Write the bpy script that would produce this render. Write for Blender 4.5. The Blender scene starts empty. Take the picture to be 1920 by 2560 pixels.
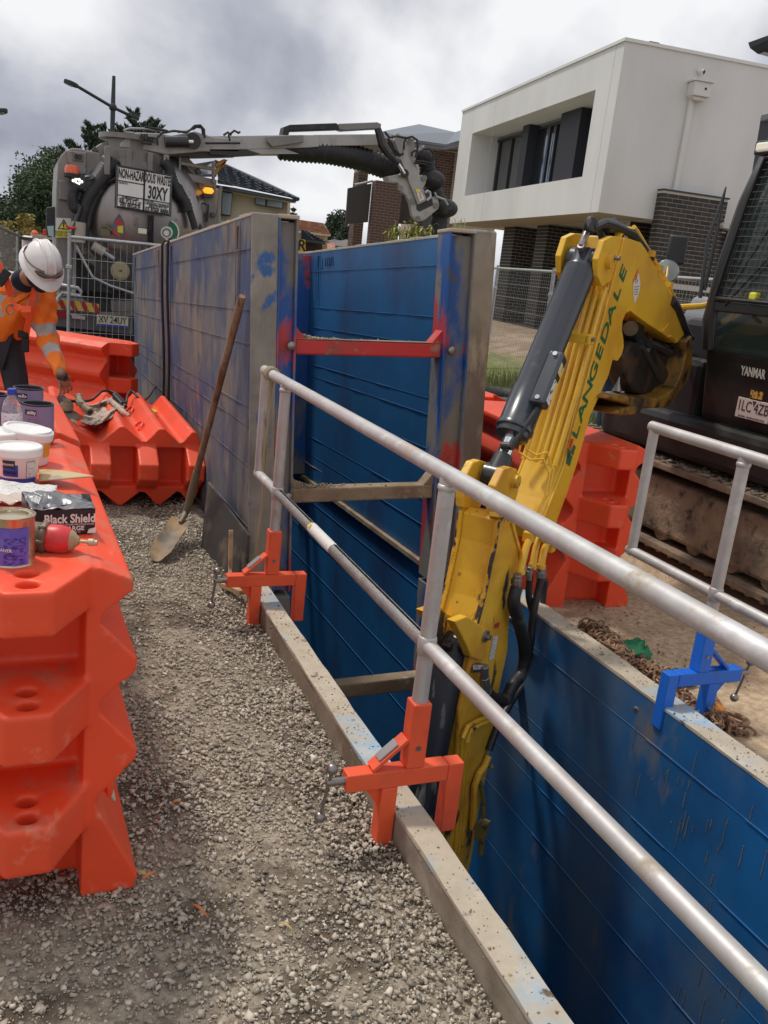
import bpy, math, random
import numpy as np
from mathutils import Vector, Matrix
random.seed(7); rng=np.random.default_rng(11)
SC=bpy.context.scene; COL=SC.collection
# ---------------- camera ----------------
EYE=np.array([0.,0.,1.7]); FOC=2210.
def nrm(v):
    v=np.array(v,float); return v/np.linalg.norm(v)
_Y=nrm([50-960,578-1280,FOC]); _D=nrm([65-960,9400-1280,FOC]); _D=nrm(_D-_D.dot(_Y)*_Y)
_Z=-_D; _X=np.cross(_Y,_Z); RC=np.array([_X,_Y,_Z])
cd=bpy.data.cameras.new('camera'); cam=bpy.data.objects.new('camera',cd); COL.objects.link(cam); SC.camera=cam
cd.sensor_fit='VERTICAL'; cd.sensor_height=24; cd.lens=24*FOC/2560.; cd.clip_start=.05; cd.clip_end=2000
m=Matrix.Identity(4)
for i in range(3):
    m[i][0]=RC[i,0]; m[i][1]=-RC[i,1]; m[i][2]=-RC[i,2]; m[i][3]=EYE[i]
cam.matrix_world=m
# ---------------- sky ----------------
W=bpy.data.worlds.new('World'); SC.world=W; W.use_nodes=True
nt=W.node_tree; nt.nodes.clear(); N=nt.nodes.new; L_=nt.links.new
out=N('ShaderNodeOutputWorld')
sky=N('ShaderNodeTexSky'); sky.sky_type='NISHITA'; sky.sun_disc=False
SUN_EL=math.radians(63); SUN_AZ=math.radians(-34)   # azimuth from +Y towards +X
sky.sun_elevation=SUN_EL; sky.sun_rotation=SUN_AZ; sky.dust_density=2
b1=N('ShaderNodeBackground'); b1.inputs[1].default_value=.10; L_(sky.outputs[0],b1.inputs[0])
b2=N('ShaderNodeBackground'); b2.inputs[1].default_value=1.0
tc=N('ShaderNodeTexCoord'); sx=N('ShaderNodeSeparateXYZ'); L_(tc.outputs['Generated'],sx.inputs[0])
def mth(op,a,b=None,c=None):
    n_=N('ShaderNodeMath'); n_.operation=op
    for i,q in enumerate((a,b,c)):
        if q is None: continue
        if isinstance(q,(int,float)): n_.inputs[i].default_value=q
        else: L_(q,n_.inputs[i])
    return n_.outputs[0]
zc=mth('ADD',mth('MAXIMUM',sx.outputs[2],0.),.75)
cx_=N('ShaderNodeCombineXYZ'); L_(mth('DIVIDE',sx.outputs[0],zc),cx_.inputs[0]); L_(mth('DIVIDE',sx.outputs[1],zc),cx_.inputs[1])
def noise(vec,scale,det,rough,dist=0.):
    n_=N('ShaderNodeTexNoise'); n_.inputs['Scale'].default_value=scale; n_.inputs['Detail'].default_value=det
    n_.inputs['Roughness'].default_value=rough; n_.inputs['Distortion'].default_value=dist; L_(vec,n_.inputs['Vector']); return n_.outputs[0]
mp=N('ShaderNodeMapping'); L_(cx_.outputs[0],mp.inputs[0]); mp.inputs['Location'].default_value=(4.11,6.33,2.1)
n1=noise(mp.outputs[0],3.9,7,.50,.15); n2=noise(mp.outputs[0],1.7,3,.5)
mixn=mth('ADD',mth('MULTIPLY',n1,.62),mth('MULTIPLY',n2,.38))
cr=N('ShaderNodeValToRGB'); L_(mixn,cr.inputs[0]); e=cr.color_ramp.elements
e[0].position=.355; e[0].color=(.33,.35,.43,1); e[1].position=.555; e[1].color=(.92,.93,.95,1)
q=e.new(.43); q.color=(.50,.52,.59,1); q=e.new(.485); q.color=(.71,.72,.76,1)
L_(cr.outputs[0],b2.inputs[0])
mp2=N('ShaderNodeMapping'); L_(cx_.outputs[0],mp2.inputs[0]); mp2.inputs['Location'].default_value=(9.3,4.1,0)
gap=N('ShaderNodeMapRange'); gap.inputs[1].default_value=.27; gap.inputs[2].default_value=.34; L_(noise(mp2.outputs[0],.8,5,.55),gap.inputs[0])
ms=N('ShaderNodeMixShader'); L_(gap.outputs[0],ms.inputs[0]); L_(b1.outputs[0],ms.inputs[1]); L_(b2.outputs[0],ms.inputs[2]); L_(ms.outputs[0],out.inputs[0])
# ---------------- sun ----------------
sd=bpy.data.lights.new('sun','SUN'); sd.energy=2.3; sd.angle=math.radians(6); sd.color=(1,.95,.87)
so=bpy.data.objects.new('sun',sd); COL.objects.link(so)
dv=Vector((math.sin(SUN_AZ)*math.cos(SUN_EL),math.cos(SUN_AZ)*math.cos(SUN_EL),math.sin(SUN_EL)))
so.rotation_euler=dv.to_track_quat('Z','Y').to_euler(); so.location=(0,0,30)
SC.view_settings.view_transform='Standard'; SC.view_settings.look='None'; SC.view_settings.gamma=1; SC.view_settings.exposure=0; SC.view_settings.use_curve_mapping=False
SC.render.engine='CYCLES'; SC.cycles.max_bounces=6; SC.cycles.transparent_max_bounces=24
# ---------------- helpers ----------------
KD=1920/1659.
def ray(u,v,s=KD):
    return RC@np.array([(u*s-960)/FOC,(v*s-1280)/FOC,1.])
def at(u,v,x=None,y=None,z=None,s=KD):
    r=ray(u,v,s); ax,val=(0,x) if x is not None else (1,y) if y is not None else (2,z)
    return EYE+(val-EYE[ax])/r[ax]*r
def onp(u,v,p0,dr,s=KD):
    dr=nrm(dr); nn=np.array([-dr[1],dr[0],0.]); r=ray(u,v,s); t=np.dot(nn[:2],p0)/nn.dot(r); p=EYE+t*r
    return float(np.dot(p[:2]-np.array(p0),dr)),float(p[2])
def far(u,v,d,s=KD):      # point at camera depth d
    return EYE+ray(u,v,s)*d
class MB:
    def __init__(s): s.v=[]; s.f=[]; s.m=[]; s.k=0
    def add(s,vs,fs):
        b=len(s.v); s.v+= [tuple(map(float,p)) for p in vs]; s.f+= [tuple(b+i for i in f) for f in fs]; s.m+= [s.k]*len(fs); return s
    def box(s,c,d,R=None):
        c=np.array(c,float); h=np.array(d,float)/2; R=np.eye(3) if R is None else np.array(R,float)
        vs=[c+R@(h*np.array(q)) for q in ((-1,-1,-1),(1,-1,-1),(1,1,-1),(-1,1,-1),(-1,-1,1),(1,-1,1),(1,1,1),(-1,1,1))]
        return s.add(vs,[(0,3,2,1),(4,5,6,7),(0,1,5,4),(1,2,6,5),(2,3,7,6),(3,0,4,7)])
    def bb(s,a,b): a=np.array(a,float); b=np.array(b,float); return s.box((a+b)/2,np.abs(b-a))
    def bar(s,p,q,w,h,up=(0,0,1)):
        p=np.array(p,float); q=np.array(q,float); a=q-p; l=np.linalg.norm(a); a/=l
        x=np.cross(a,up); x=x/max(np.linalg.norm(x),1e-9); u=np.cross(x,a)
        return s.box((p+q)/2,(w,l,h),np.array([x,a,u]).T)
    def tube(s,path,r,seg=10,cap=True):
        P=[np.array(p,float) for p in path]; n_=len(P); rs=[r]*n_ if isinstance(r,(int,float)) else list(r)
        if len(rs)!=n_: rs=list(np.interp(np.linspace(0,1,n_),np.linspace(0,1,len(rs)),rs))
        T=[nrm(P[min(i+1,n_-1)]-P[max(i-1,0)]) for i in range(n_)]
        ref=np.array([0,0,1.]) if abs(T[0][2])<.9 else np.array([1.,0,0]); u=nrm(np.cross(T[0],ref)); vs=[]
        for i in range(n_):
            u=u-u.dot(T[i])*T[i]; u=nrm(u); w=np.cross(T[i],u)
            for k in range(seg):
                a=2*math.pi*k/seg; vs.append(P[i]+rs[i]*(math.cos(a)*u+math.sin(a)*w))
        fs=[(i*seg+k,i*seg+(k+1)%seg,(i+1)*seg+(k+1)%seg,(i+1)*seg+k) for i in range(n_-1) for k in range(seg)]
        if cap: fs+= [tuple(range(seg))[::-1],tuple((n_-1)*seg+k for k in range(seg))]
        return s.add(vs,fs)
    def cyl(s,p,q,r,r2=None,seg=16): return s.tube([p,q],[r,r if r2 is None else r2],seg)
    def prism(s,pts,o,ax,ay,an,d0,d1):
        o,ax,ay,an=[np.array(t,float) for t in (o,ax,ay,an)]; n_=len(pts)
        vs=[o+ax*p[0]+ay*p[1]+an*d0 for p in pts]+[o+ax*p[0]+ay*p[1]+an*d1 for p in pts]
        fs=[tuple(range(n_))[::-1],tuple(range(n_,2*n_))]+[(i,(i+1)%n_,n_+(i+1)%n_,n_+i) for i in range(n_)]
        return s.add(vs,fs)
    def lathe(s,prof,o,ax=(0,0,1),seg=24):
        ax=nrm(ax); ref=np.array([1.,0,0]) if abs(ax[0])<.9 else np.array([0,1.,0]); u=nrm(np.cross(ax,ref)); w=np.cross(ax,u); o=np.array(o,float)
        vs=[o+ax*z+r*(math.cos(2*math.pi*k/seg)*u+math.sin(2*math.pi*k/seg)*w) for r,z in prof for k in range(seg)]; n_=len(prof)
        fs=[(i*seg+k,i*seg+(k+1)%seg,(i+1)*seg+(k+1)%seg,(i+1)*seg+k) for i in range(n_-1) for k in range(seg)]
        fs+= [tuple(range(seg))[::-1],tuple((n_-1)*seg+k for k in range(seg))]
        return s.add(vs,fs)
    def ball(s,c,r,seg=14,sc=(1,1,1)):
        c=np.array(c,float); k=seg//2; vs=[];fs=[]
        for i in range(1,k):
            t=math.pi*i/k
            for j in range(seg):
                a=2*math.pi*j/seg; vs.append(c+r*np.array([math.sin(t)*math.cos(a)*sc[0],math.sin(t)*math.sin(a)*sc[1],math.cos(t)*sc[2]]))
        b=len(vs); vs+= [c+np.array([0,0,r*sc[2]]),c-np.array([0,0,r*sc[2]])]
        fs=[(i*seg+j,(i+1)*seg+j,(i+1)*seg+(j+1)%seg,i*seg+(j+1)%seg) for i in range(k-2) for j in range(seg)]
        fs+= [(b,j,(j+1)%seg) for j in range(seg)]+[(b+1,(k-2)*seg+(j+1)%seg,(k-2)*seg+j) for j in range(seg)]
        return s.add(vs,fs)
    def quad(s,*p): return s.add(p,[tuple(range(len(p)))])
    def mat(s,k): s.k=k; return s
ORG={}
_cr=[(random.uniform(0,6.28),f*random.uniform(.8,1.2),random.uniform(0,6.28),1./f) for f in (5,8,11,16,23,31)]
def crum(u,v,s=0.):
    """crumpled-cloth height 0..1 from a few folded ridges"""
    h=0.
    for a,f,p,w in _cr: q=math.sin((u*math.cos(a+s)+v*math.sin(a+s))*f+p+s+1.2*math.sin(3*v+2*u+a)); h+=w*(1-abs(q))**1.5
    return h/.62
def setp(o,label=None,cat=None,group=None,kind=None):
    if label: o['label']=label
    if cat: o['category']=cat
    if group: o['group']=group
    if kind: o['kind']=kind
    return o
def thing(name,loc,label,cat,group=None):
    o=bpy.data.objects.new(name,None); COL.objects.link(o); o.location=tuple(map(float,loc)); o.empty_display_size=.1
    ORG[o.name]=np.array(loc,float); return setp(o,label,cat,group)
def groups_of(mb,tol=.002):
    n_=len(mb.v); par=list(range(n_))
    def fd(a):
        while par[a]!=a: par[a]=par[par[a]]; a=par[a]
        return a
    for f in mb.f:
        r=fd(f[0])
        for i in f[1:]: par[fd(i)]=r
    V=np.array(mb.v); root=np.array([fd(i) for i in range(n_)]); ids,inv=np.unique(root,return_inverse=True)
    if len(ids)<2 or len(ids)>60: return None
    lo=np.array([V[inv==k].min(0) for k in range(len(ids))])-tol; hi=np.array([V[inv==k].max(0) for k in range(len(ids))])+tol
    g=list(range(len(ids)))
    def fg(a):
        while g[a]!=a: a=g[a]
        return a
    for i in range(len(ids)):
        for j in range(i):
            if (lo[i]<hi[j]).all() and (lo[j]<hi[i]).all(): g[fg(i)]=fg(j)
    gg=[fg(i) for i in range(len(ids))]; u=sorted(set(gg))
    if len(u)<2: return None
    fgp=[gg[inv[f[0]]] for f in mb.f]; out=[]
    for q in u:
        m2=MB(); mp={}
        for f,mi,k in zip(mb.f,mb.m,fgp):
            if k!=q: continue
            for i in f:
                if i not in mp: mp[i]=len(m2.v); m2.v.append(mb.v[i])
            m2.f.append(tuple(mp[i] for i in f)); m2.m.append(mi)
        out.append(m2)
    return out
def build(mb,name,mats,parent=None,bev=0,smooth=False,seg=2,label=None,cat=None,group=None,kind=None,ang=35):
    if parent is not None and kind is None and name not in ('body','shell','leaves','crown','stalks','stems','foliage') and len(mb.f)<4000:
        gs=groups_of(mb)
        if gs:
            for q in gs: o=build1(q,name,mats,parent,bev,smooth,seg,label,cat,group,kind,ang)
            return o
    return build1(mb,name,mats,parent,bev,smooth,seg,label,cat,group,kind,ang)
def build1(mb,name,mats,parent=None,bev=0,smooth=False,seg=2,label=None,cat=None,group=None,kind=None,ang=35):
    if not isinstance(mats,(list,tuple)): mats=[mats]
    V=np.array(mb.v,float)
    if parent is not None: o0=ORG[parent.name]; loc=(0,0,0)
    else:
        o0=(V.min(0)+V.max(0))/2; o0[2]=V[:,2].min(); loc=tuple(o0)
    me=bpy.data.meshes.new(name); me.from_pydata([tuple(p) for p in (V-o0)],[],mb.f)
    for q in mats: me.materials.append(q)
    if len(mats)>1: me.polygons.foreach_set('material_index',mb.m)
    if smooth: me.shade_smooth()
    if smooth and ang: me.set_sharp_from_angle(angle=math.radians(ang))
    me.update(); o=bpy.data.objects.new(name,me); COL.objects.link(o); o.location=loc
    if parent is not None: o.parent=parent
    ORG[o.name]=o0
    if bev:
        b=o.modifiers.new('bevel','BEVEL'); b.width=bev; b.segments=seg; b.limit_method='ANGLE'; b.angle_limit=math.radians(28)
    return setp(o,label,cat,group,kind)
def copy_tree(o,parent=None):
    c=o.copy(); COL.objects.link(c); c.parent=parent; ORG[c.name]=ORG.get(o.name)
    for ch in list(o.children): copy_tree(ch,c)
    return c
def text(s,size,origin,ax,ay,name,mt,parent,align='CENTER',depth=.0006,bold=0.,sx=1.,maxw=None,label=None):
    """flat lettering: origin, ax = reading direction, ay = up"""
    cu=bpy.data.curves.new('t','FONT'); cu.body=s; cu.size=size; cu.align_x=align; cu.align_y='CENTER'; cu.extrude=depth; cu.offset=bold; cu.resolution_u=3
    t=bpy.data.objects.new('t',cu); COL.objects.link(t); dg=bpy.context.evaluated_depsgraph_get(); dg.update()
    me=bpy.data.meshes.new_from_object(t.evaluated_get(dg)); bpy.data.objects.remove(t); bpy.data.curves.remove(cu)
    n_=len(me.vertices); co=np.empty(n_*3); me.vertices.foreach_get('co',co); co=co.reshape(-1,3)
    if maxw and n_:
        w=co[:,0].max()-co[:,0].min(); sx=maxw/w
    co[:,0]*=sx
    ax,ay,o=nrm(ax),np.array(ay,float),np.array(origin,float); ay=nrm(ay-ay.dot(ax)*ax); an=np.cross(ax,ay)
    wv=o+co[:,:1]*ax+co[:,1:2]*ay+co[:,2:]*an-(ORG[parent.name] if parent is not None else 0)
    me.vertices.foreach_set('co',wv.ravel()); me.materials.clear(); me.materials.append(mt); me.name=name; me.update()
    ob=bpy.data.objects.new(name,me); COL.objects.link(ob); ob.parent=parent; ORG[ob.name]=ORG[parent.name]
    if label: ob['label']=label
    return ob
# ---------------- materials ----------------
MATS={}
def pm(name,base,rough=.5,metal=0.,layers=(),bump=None,updust=None,vary=None,island=None,trans=0.,alpha=1.,emit=None,coat=0.,spec=None):
    """layers: (colour, noise scale, threshold, softness, detail[, stretch xyz[, rough]]) laid over the base"""
    if name in MATS: return MATS[name]
    M=bpy.data.materials.new(name); M.use_nodes=True; t=M.node_tree; P=t.nodes['Principled BSDF']; N=t.nodes.new; L=t.links.new
    P.inputs['Roughness'].default_value=rough; P.inputs['Metallic'].default_value=metal
    if spec is not None: P.inputs['Specular IOR Level'].default_value=spec
    if coat: P.inputs['Coat Weight'].default_value=coat; P.inputs['Coat Roughness'].default_value=.15
    if trans: P.inputs['Transmission Weight'].default_value=trans
    if alpha<1: P.inputs['Alpha'].default_value=alpha
    tcn=N('ShaderNodeTexCoord'); cur=None
    def col(c):
        n_=N('ShaderNodeRGB'); n_.outputs[0].default_value=(*c,1); return n_.outputs[0]
    cur=col(base)
    def nz(scale,det,st=None,off=0):
        n_=N('ShaderNodeTexNoise'); n_.inputs['Scale'].default_value=scale; n_.inputs['Detail'].default_value=det; n_.inputs['Roughness'].default_value=.6
        mpn=N('ShaderNodeMapping'); L(tcn.outputs['Object'],mpn.inputs[0]); mpn.inputs['Location'].default_value=(off*3.7,off*1.3,off*2.1)
        if st: mpn.inputs['Scale'].default_value=st
        L(mpn.outputs[0],n_.inputs['Vector']); return n_.outputs[0]
    if vary:
        sc_,am=vary; hs=N('ShaderNodeHueSaturation'); L(cur,hs.inputs['Color']); mr=N('ShaderNodeMapRange'); L(nz(sc_,5),mr.inputs[0])
        mr.inputs[1].default_value=.3; mr.inputs[2].default_value=.7; mr.inputs[3].default_value=1-am; mr.inputs[4].default_value=1+am; L(mr.outputs[0],hs.inputs['Value']); cur=hs.outputs[0]
    if island:
        ge=N('ShaderNodeNewGeometry'); cr=N('ShaderNodeValToRGB'); L(ge.outputs['Random Per Island'],cr.inputs[0]); cr.color_ramp.interpolation='LINEAR'
        el=cr.color_ramp.elements; n_=len(island); el[0].color=(*island[0],1); el[0].position=0; el[1].color=(*island[-1],1); el[1].position=1
        for i,c in enumerate(island[1:-1]): q=el.new((i+1)/(n_-1)); q.color=(*c,1)
        cur=cr.outputs[0]
        if vary:
            hs=N('ShaderNodeHueSaturation'); L(cur,hs.inputs['Color']); L(mr.outputs[0],hs.inputs['Value']); cur=hs.outputs[0]
    ro=None
    for i,ly in enumerate(layers):
        c,sc_,th,sf,de=ly[:5]; st=ly[5] if len(ly)>5 else None
        mr=N('ShaderNodeMapRange'); L(nz(sc_,de,st,i+1),mr.inputs[0]); mr.inputs[1].default_value=th-sf; mr.inputs[2].default_value=th+sf
        mx=N('ShaderNodeMix'); mx.data_type='RGBA'; L(mr.outputs[0],mx.inputs[0]); L(cur,mx.inputs[6]); L(col(c),mx.inputs[7]); cur=mx.outputs[2]
        if len(ly)>6:
            mf=N('ShaderNodeMix'); L(mr.outputs[0],mf.inputs[0])
            if ro is None: mf.inputs[2].default_value=rough
            else: L(ro,mf.inputs[2])
            mf.inputs[3].default_value=ly[6]; ro=mf.outputs[0]
    if updust:   # settled dust: only where the surface faces up
        c,th,am=updust; ge=N('ShaderNodeNewGeometry'); sp=N('ShaderNodeSeparateXYZ'); L(ge.outputs['True Normal'],sp.inputs[0])
        a=N('ShaderNodeMapRange'); L(sp.outputs[2],a.inputs[0]); a.inputs[1].default_value=.75; a.inputs[2].default_value=.97
        b=N('ShaderNodeMapRange'); L(nz(7,8,None,9),b.inputs[0]); b.inputs[1].default_value=th-.07; b.inputs[2].default_value=th+.09; b.inputs[4].default_value=am
        m_=N('ShaderNodeMath'); m_.operation='MULTIPLY'; L(a.outputs[0],m_.inputs[0]); L(b.outputs[0],m_.inputs[1])
        mx=N('ShaderNodeMix'); mx.data_type='RGBA'; L(m_.outputs[0],mx.inputs[0]); L(cur,mx.inputs[6]); L(col(c),mx.inputs[7]); cur=mx.outputs[2]
    if ro is not None: L(ro,P.inputs['Roughness'])
    L(cur,P.inputs['Base Color'])
    if bump:
        bn=N('ShaderNodeBump'); bn.inputs['Strength'].default_value=bump[1]; bn.inputs['Distance'].default_value=bump[2] if len(bump)>2 else .01
        L(nz(bump[0],6),bn.inputs['Height']); L(bn.outputs[0],P.inputs['Normal'])
    if emit: P.inputs['Emission Color'].default_value=(*emit[0],1); P.inputs['Emission Strength'].default_value=emit[1]
    MATS[name]=M; return M
DIRT=(.33,.26,.18); DUST=(.38,.32,.25)
barrier_m=pm('barrier_plastic',(.87,.080,.024),.46,layers=[((.74,.075,.026),3,.58,.15,4),((.80,.24,.15),8,.66,.05,10,(1,.35,1),.6),((.36,.18,.10),5,.67,.05,10,None,.8),((.20,.11,.08),34,.72,.03,6)],bump=(60,.08,.003),vary=(2.5,.06),updust=((.36,.26,.19),.57,.42))
alu=pm('aluminium',(.50,.49,.475),.52,.5,layers=[((.46,.41,.40),3,.54,.12,7),((.62,.60,.60),7,.60,.05,8),((.42,.36,.28),10,.64,.06,9,None,.8),((.16,.13,.11),38,.74,.02,5)],bump=(120,.15,.002),vary=(14,.14))
blue_p=pm('blue_paint',(.008,.095,.27),.5,layers=[((.012,.13,.40),1.6,.58,.12,6),((.16,.14,.12),5,.66,.06,10,(1,1,.35),.8),((.02,.035,.09),2.2,.62,.10,8,(1,1,.3)),((.40,.04,.03),6,.74,.03,8,(1,1,.5))],bump=(12,.12,.01),vary=(3,.12))
panel_out=pm('panel_outside',(.135,.13,.135),.75,layers=[((.038,.062,.145),1.5,.50,.08,10,(1,1,.8)),((.20,.165,.135),2.6,.58,.06,10,(1,1,.65)),((.07,.065,.085),4,.60,.06,10,(1,1,.6)),((.22,.095,.06),4.5,.665,.035,10,(1,1,.7)),((.02,.06,.17),3.4,.68,.03,10,(1,1,.8))],bump=(14,.2,.01),vary=(9,.12))
panel_in=pm('panel_inside',(.011,.10,.26),.5,layers=[((.011,.135,.36),1.1,.60,.14,6),((.020,.045,.13),1.9,.60,.12,9,(1,1,.4)),((.17,.15,.11),5.5,.71,.05,10,(1,1,.22),.8),((.36,.045,.03),4,.76,.03,9,(1,1,.4))],bump=(9,.14,.012),vary=(2.4,.12))
panel_low=pm('trench_panel_inside',(.011,.105,.28),.48,layers=[((.011,.135,.38),1.3,.62,.14,6),((.015,.045,.14),1.5,.60,.14,9),((.07,.12,.19),2.2,.57,.14,10,(1,1,.5),.7),((.16,.14,.10),3.2,.655,.06,10,(1,1,.5),.8),((.02,.14,.42),7,.70,.02,10)],bump=(9,.12,.012),vary=(2.4,.12))
column_m=pm('column_paint',(.010,.085,.32),.5,layers=[((.20,.19,.17),3.6,.50,.05,10,(1,1,.35),.75),((.50,.045,.035),3.3,.575,.025,10,(1,1,.4)),((.07,.08,.10),7,.63,.04,8)],bump=(14,.2,.01))
col_grey=pm('panel_end_steel',(.27,.25,.215),.75,layers=[((.16,.14,.12),2.6,.54,.08,9,(1,1,.5)),((.36,.325,.27),6,.60,.06,9,(1,1,.4)),((.040,.12,.31),5,.625,.025,10,(1,1,.7)),((.40,.06,.05),8,.73,.02,8)],bump=(10,.2,.01),vary=(9,.12))
red_p=pm('red_paint',(.52,.028,.028),.5,layers=[((.30,.05,.04),5,.58,.08,8),((.28,.22,.16),7,.66,.05,9,None,.85)],bump=(20,.15,.006))
clay_m=pm('dark_clay',(.07,.05,.035),.95,bump=(9,.8,.03))  # earth colour darkened so the gap behind the arm stays dark
mud_m=pm('mud_on_steel',(.30,.23,.155),.9,layers=[((.20,.14,.09),5,.52,.12,9),((.40,.33,.24),9,.62,.06,9)],bump=(30,.5,.01))
cap_m=pm('panel_top_edge',(.43,.37,.285),.85,layers=[((.26,.42,.56),2.3,.585,.07,9),((.13,.09,.06),11,.66,.03,9),((.52,.46,.37),5,.60,.07,9)],bump=(35,.35,.006),vary=(20,.1))
capside_m=pm('panel_edge_side',(.27,.23,.18),.85,layers=[((.18,.14,.10),4,.55,.1,9),((.36,.31,.25),7,.62,.08,9)],bump=(30,.4,.006))
orange_p=pm('clamp_orange',(.80,.105,.035),.45,layers=[((.35,.26,.20),12,.69,.03,8,None,.8),((.62,.075,.03),4,.58,.12,5)],bump=(30,.1,.003))
blueclamp=pm('clamp_blue',(.012,.14,.62),.4,layers=[((.05,.10,.30),12,.68,.04,8)],bump=(30,.1,.003))
steel=pm('bare_steel',(.28,.26,.25),.38,.85,layers=[((.16,.11,.08),20,.62,.06,8,None,.7)])
chrome=pm('chrome_rod',(.82,.84,.86),.09,1.)
yellow=pm('machine_yellow',(.78,.47,.032),.36,layers=[((.62,.29,.02),2.6,.60,.12,7),((.09,.055,.02),13,.72,.03,10,None,.6)],bump=(40,.05,.003),vary=(3,.07),coat=.25)
yellow_worn=pm('worn_yellow',(.74,.43,.032),.45,layers=[((.54,.24,.02),3,.56,.12,7),((.035,.03,.03),6,.615,.025,12,(1,1,.45),.6),((.20,.06,.02),16,.70,.03,8)],bump=(30,.2,.006),vary=(4,.1))
black_p=pm('black_paint',(.014,.015,.018),.38,layers=[((.04,.036,.032),5,.60,.08,9,None,.7),((.15,.12,.09),16,.73,.03,8)],coat=.3)
cyl_p=pm('cylinder_charcoal',(.026,.032,.044),.3,layers=[((.07,.065,.06),6,.66,.08,9,None,.6)],coat=.4)
scratched=pm('scratched_black',(.014,.016,.022),.5,layers=[((.22,.20,.18),10,.60,.03,12,(1.2,1.2,.16),.8),((.10,.09,.08),18,.62,.03,10,(1,1,.3))],bump=(30,.3,.004))
rubber=pm('black_rubber',(.018,.018,.020),.55,layers=[((.08,.07,.06),9,.64,.08,9,None,.8)],bump=(40,.1,.003))
hose_m=pm('hose_rubber',(.022,.023,.026),.45,layers=[((.10,.09,.08),9,.66,.08,9,None,.8)])
silver=pm('tank_steel',(.33,.31,.30),.30,.85,layers=[((.25,.225,.21),2.0,.56,.15,8,(1,1,.3),.5),((.18,.16,.14),6,.66,.08,9,None,.6)],bump=(3,.06,.02))
greyp=pm('truck_grey',(.24,.225,.21),.5,.25,layers=[((.16,.14,.125),2.5,.58,.12,8,(1,1,.4)),((.10,.08,.07),9,.68,.05,9)],vary=(3,.08))
lgrey=pm('boom_grey',(.40,.38,.36),.45,.15,layers=[((.28,.26,.24),3,.60,.1,8),((.14,.12,.11),14,.72,.03,8)],vary=(3,.06))
galv=pm('galvanised_steel',(.42,.43,.44),.45,.7,vary=(20,.15))
white_p=pm('white_plastic',(.80,.78,.76),.4)
white_s=pm('white_sign',(.74,.72,.69),.5,vary=(6,.05))
ink=pm('black_ink',(.015,.015,.015),.6)
charcoal=pm('charcoal_frame',(.03,.032,.036),.5)
glassdark=pm('dark_glass',(.015,.018,.022),.06,coat=.6,spec=.8)
cabglass=pm('cab_glass',(.03,.045,.04),.05,alpha=.72,spec=.8)
render_w=pm('white_render',(.70,.69,.67),.85,bump=(120,.1,.002),layers=[((.58,.57,.55),.5,.55,.15,6,(1,1,.35))])
render_b=pm('beige_render',(.42,.36,.26),.85,bump=(80,.1,.002),vary=(2,.04))
mortar_g=pm('grey_mortar',(.56,.53,.48),.9)
mortar_p=pm('pinkish_mortar',(.50,.40,.34),.9)
brick_d=pm('dark_brick',(.028,.023,.020),.6,island=[(.018,.016,.015),(.03,.025,.02),(.045,.034,.027)],vary=(3,.1))
brick_b=pm('brown_brick',(.09,.05,.04),.75,island=[(.055,.032,.030),(.10,.055,.042),(.15,.085,.062)],vary=(3,.1))
wood=pm('shovel_wood',(.19,.075,.030),.6,layers=[((.30,.22,.15),7,.58,.1,9,(1,1,.2)),((.08,.035,.018),11,.62,.06,9,(2,2,.2))],bump=(40,.15,.003))
# ================= setting: ground and trench =================
def hgt(x,y):
    d=0.
    if x<5: k=max(0.,min(1.,(5-x)/3)); d-= k*.052*max(0.,min(y,26)-6.5)
    if x>7.2 and y>6: k=min(1.,(x-7.2)/2.6); d+= k*.68*min(1.,(y-6)/4)
    return d
def gw(x,y): return np.sin(x*5.1+y*1.7)*np.sin(y*3.3-x*2.1)*.6+np.sin(x*13+y*9)*.25
def sheet(xs,ys,amp,mb,fixed=()):
    nx,ny=len(xs),len(ys); vs=[]
    for y in ys:
        for x in xs:
            a=amp*min(1,abs(x-1.03)*3+.15) if x<2 else amp
            vs.append((x,y,hgt(x,y)+a*gw(x,y)))
    mb.add(vs,[(j*nx+i,j*nx+i+1,(j+1)*nx+i+1,(j+1)*nx+i) for j in range(ny-1) for i in range(nx-1)])
def lin(a,b,n): return [a+(b-a)*i/n for i in range(n+1)]
g=MB()
yy=lin(-4,11.4,90)
sheet([-60,-20,-8]+lin(-4,1.03,40)+[1.09,1.15],yy,.012,g)
for y0_,y1_,xs_ in ((-4,3.54,2.43),(3.54,11.4,2.41)): sheet([xs_]+lin(2.53,7.5,40)+[8,8.6,9.2,9.8,11,14,20,40,80],lin(y0_,y1_,45),.012,g)
xx=[-60,-20,-8]+lin(-4,1.03,10)+lin(1.4,7.2,10)+[8,8.6,9.2,9.8,11,14,20,40,80]
sheet(xx,lin(11.4,40,40)+[60,120,400,900],.012,g)
sheet([-60,-20,1.03,2.53,20,80],[-40,-20,-4],0,g)
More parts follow.
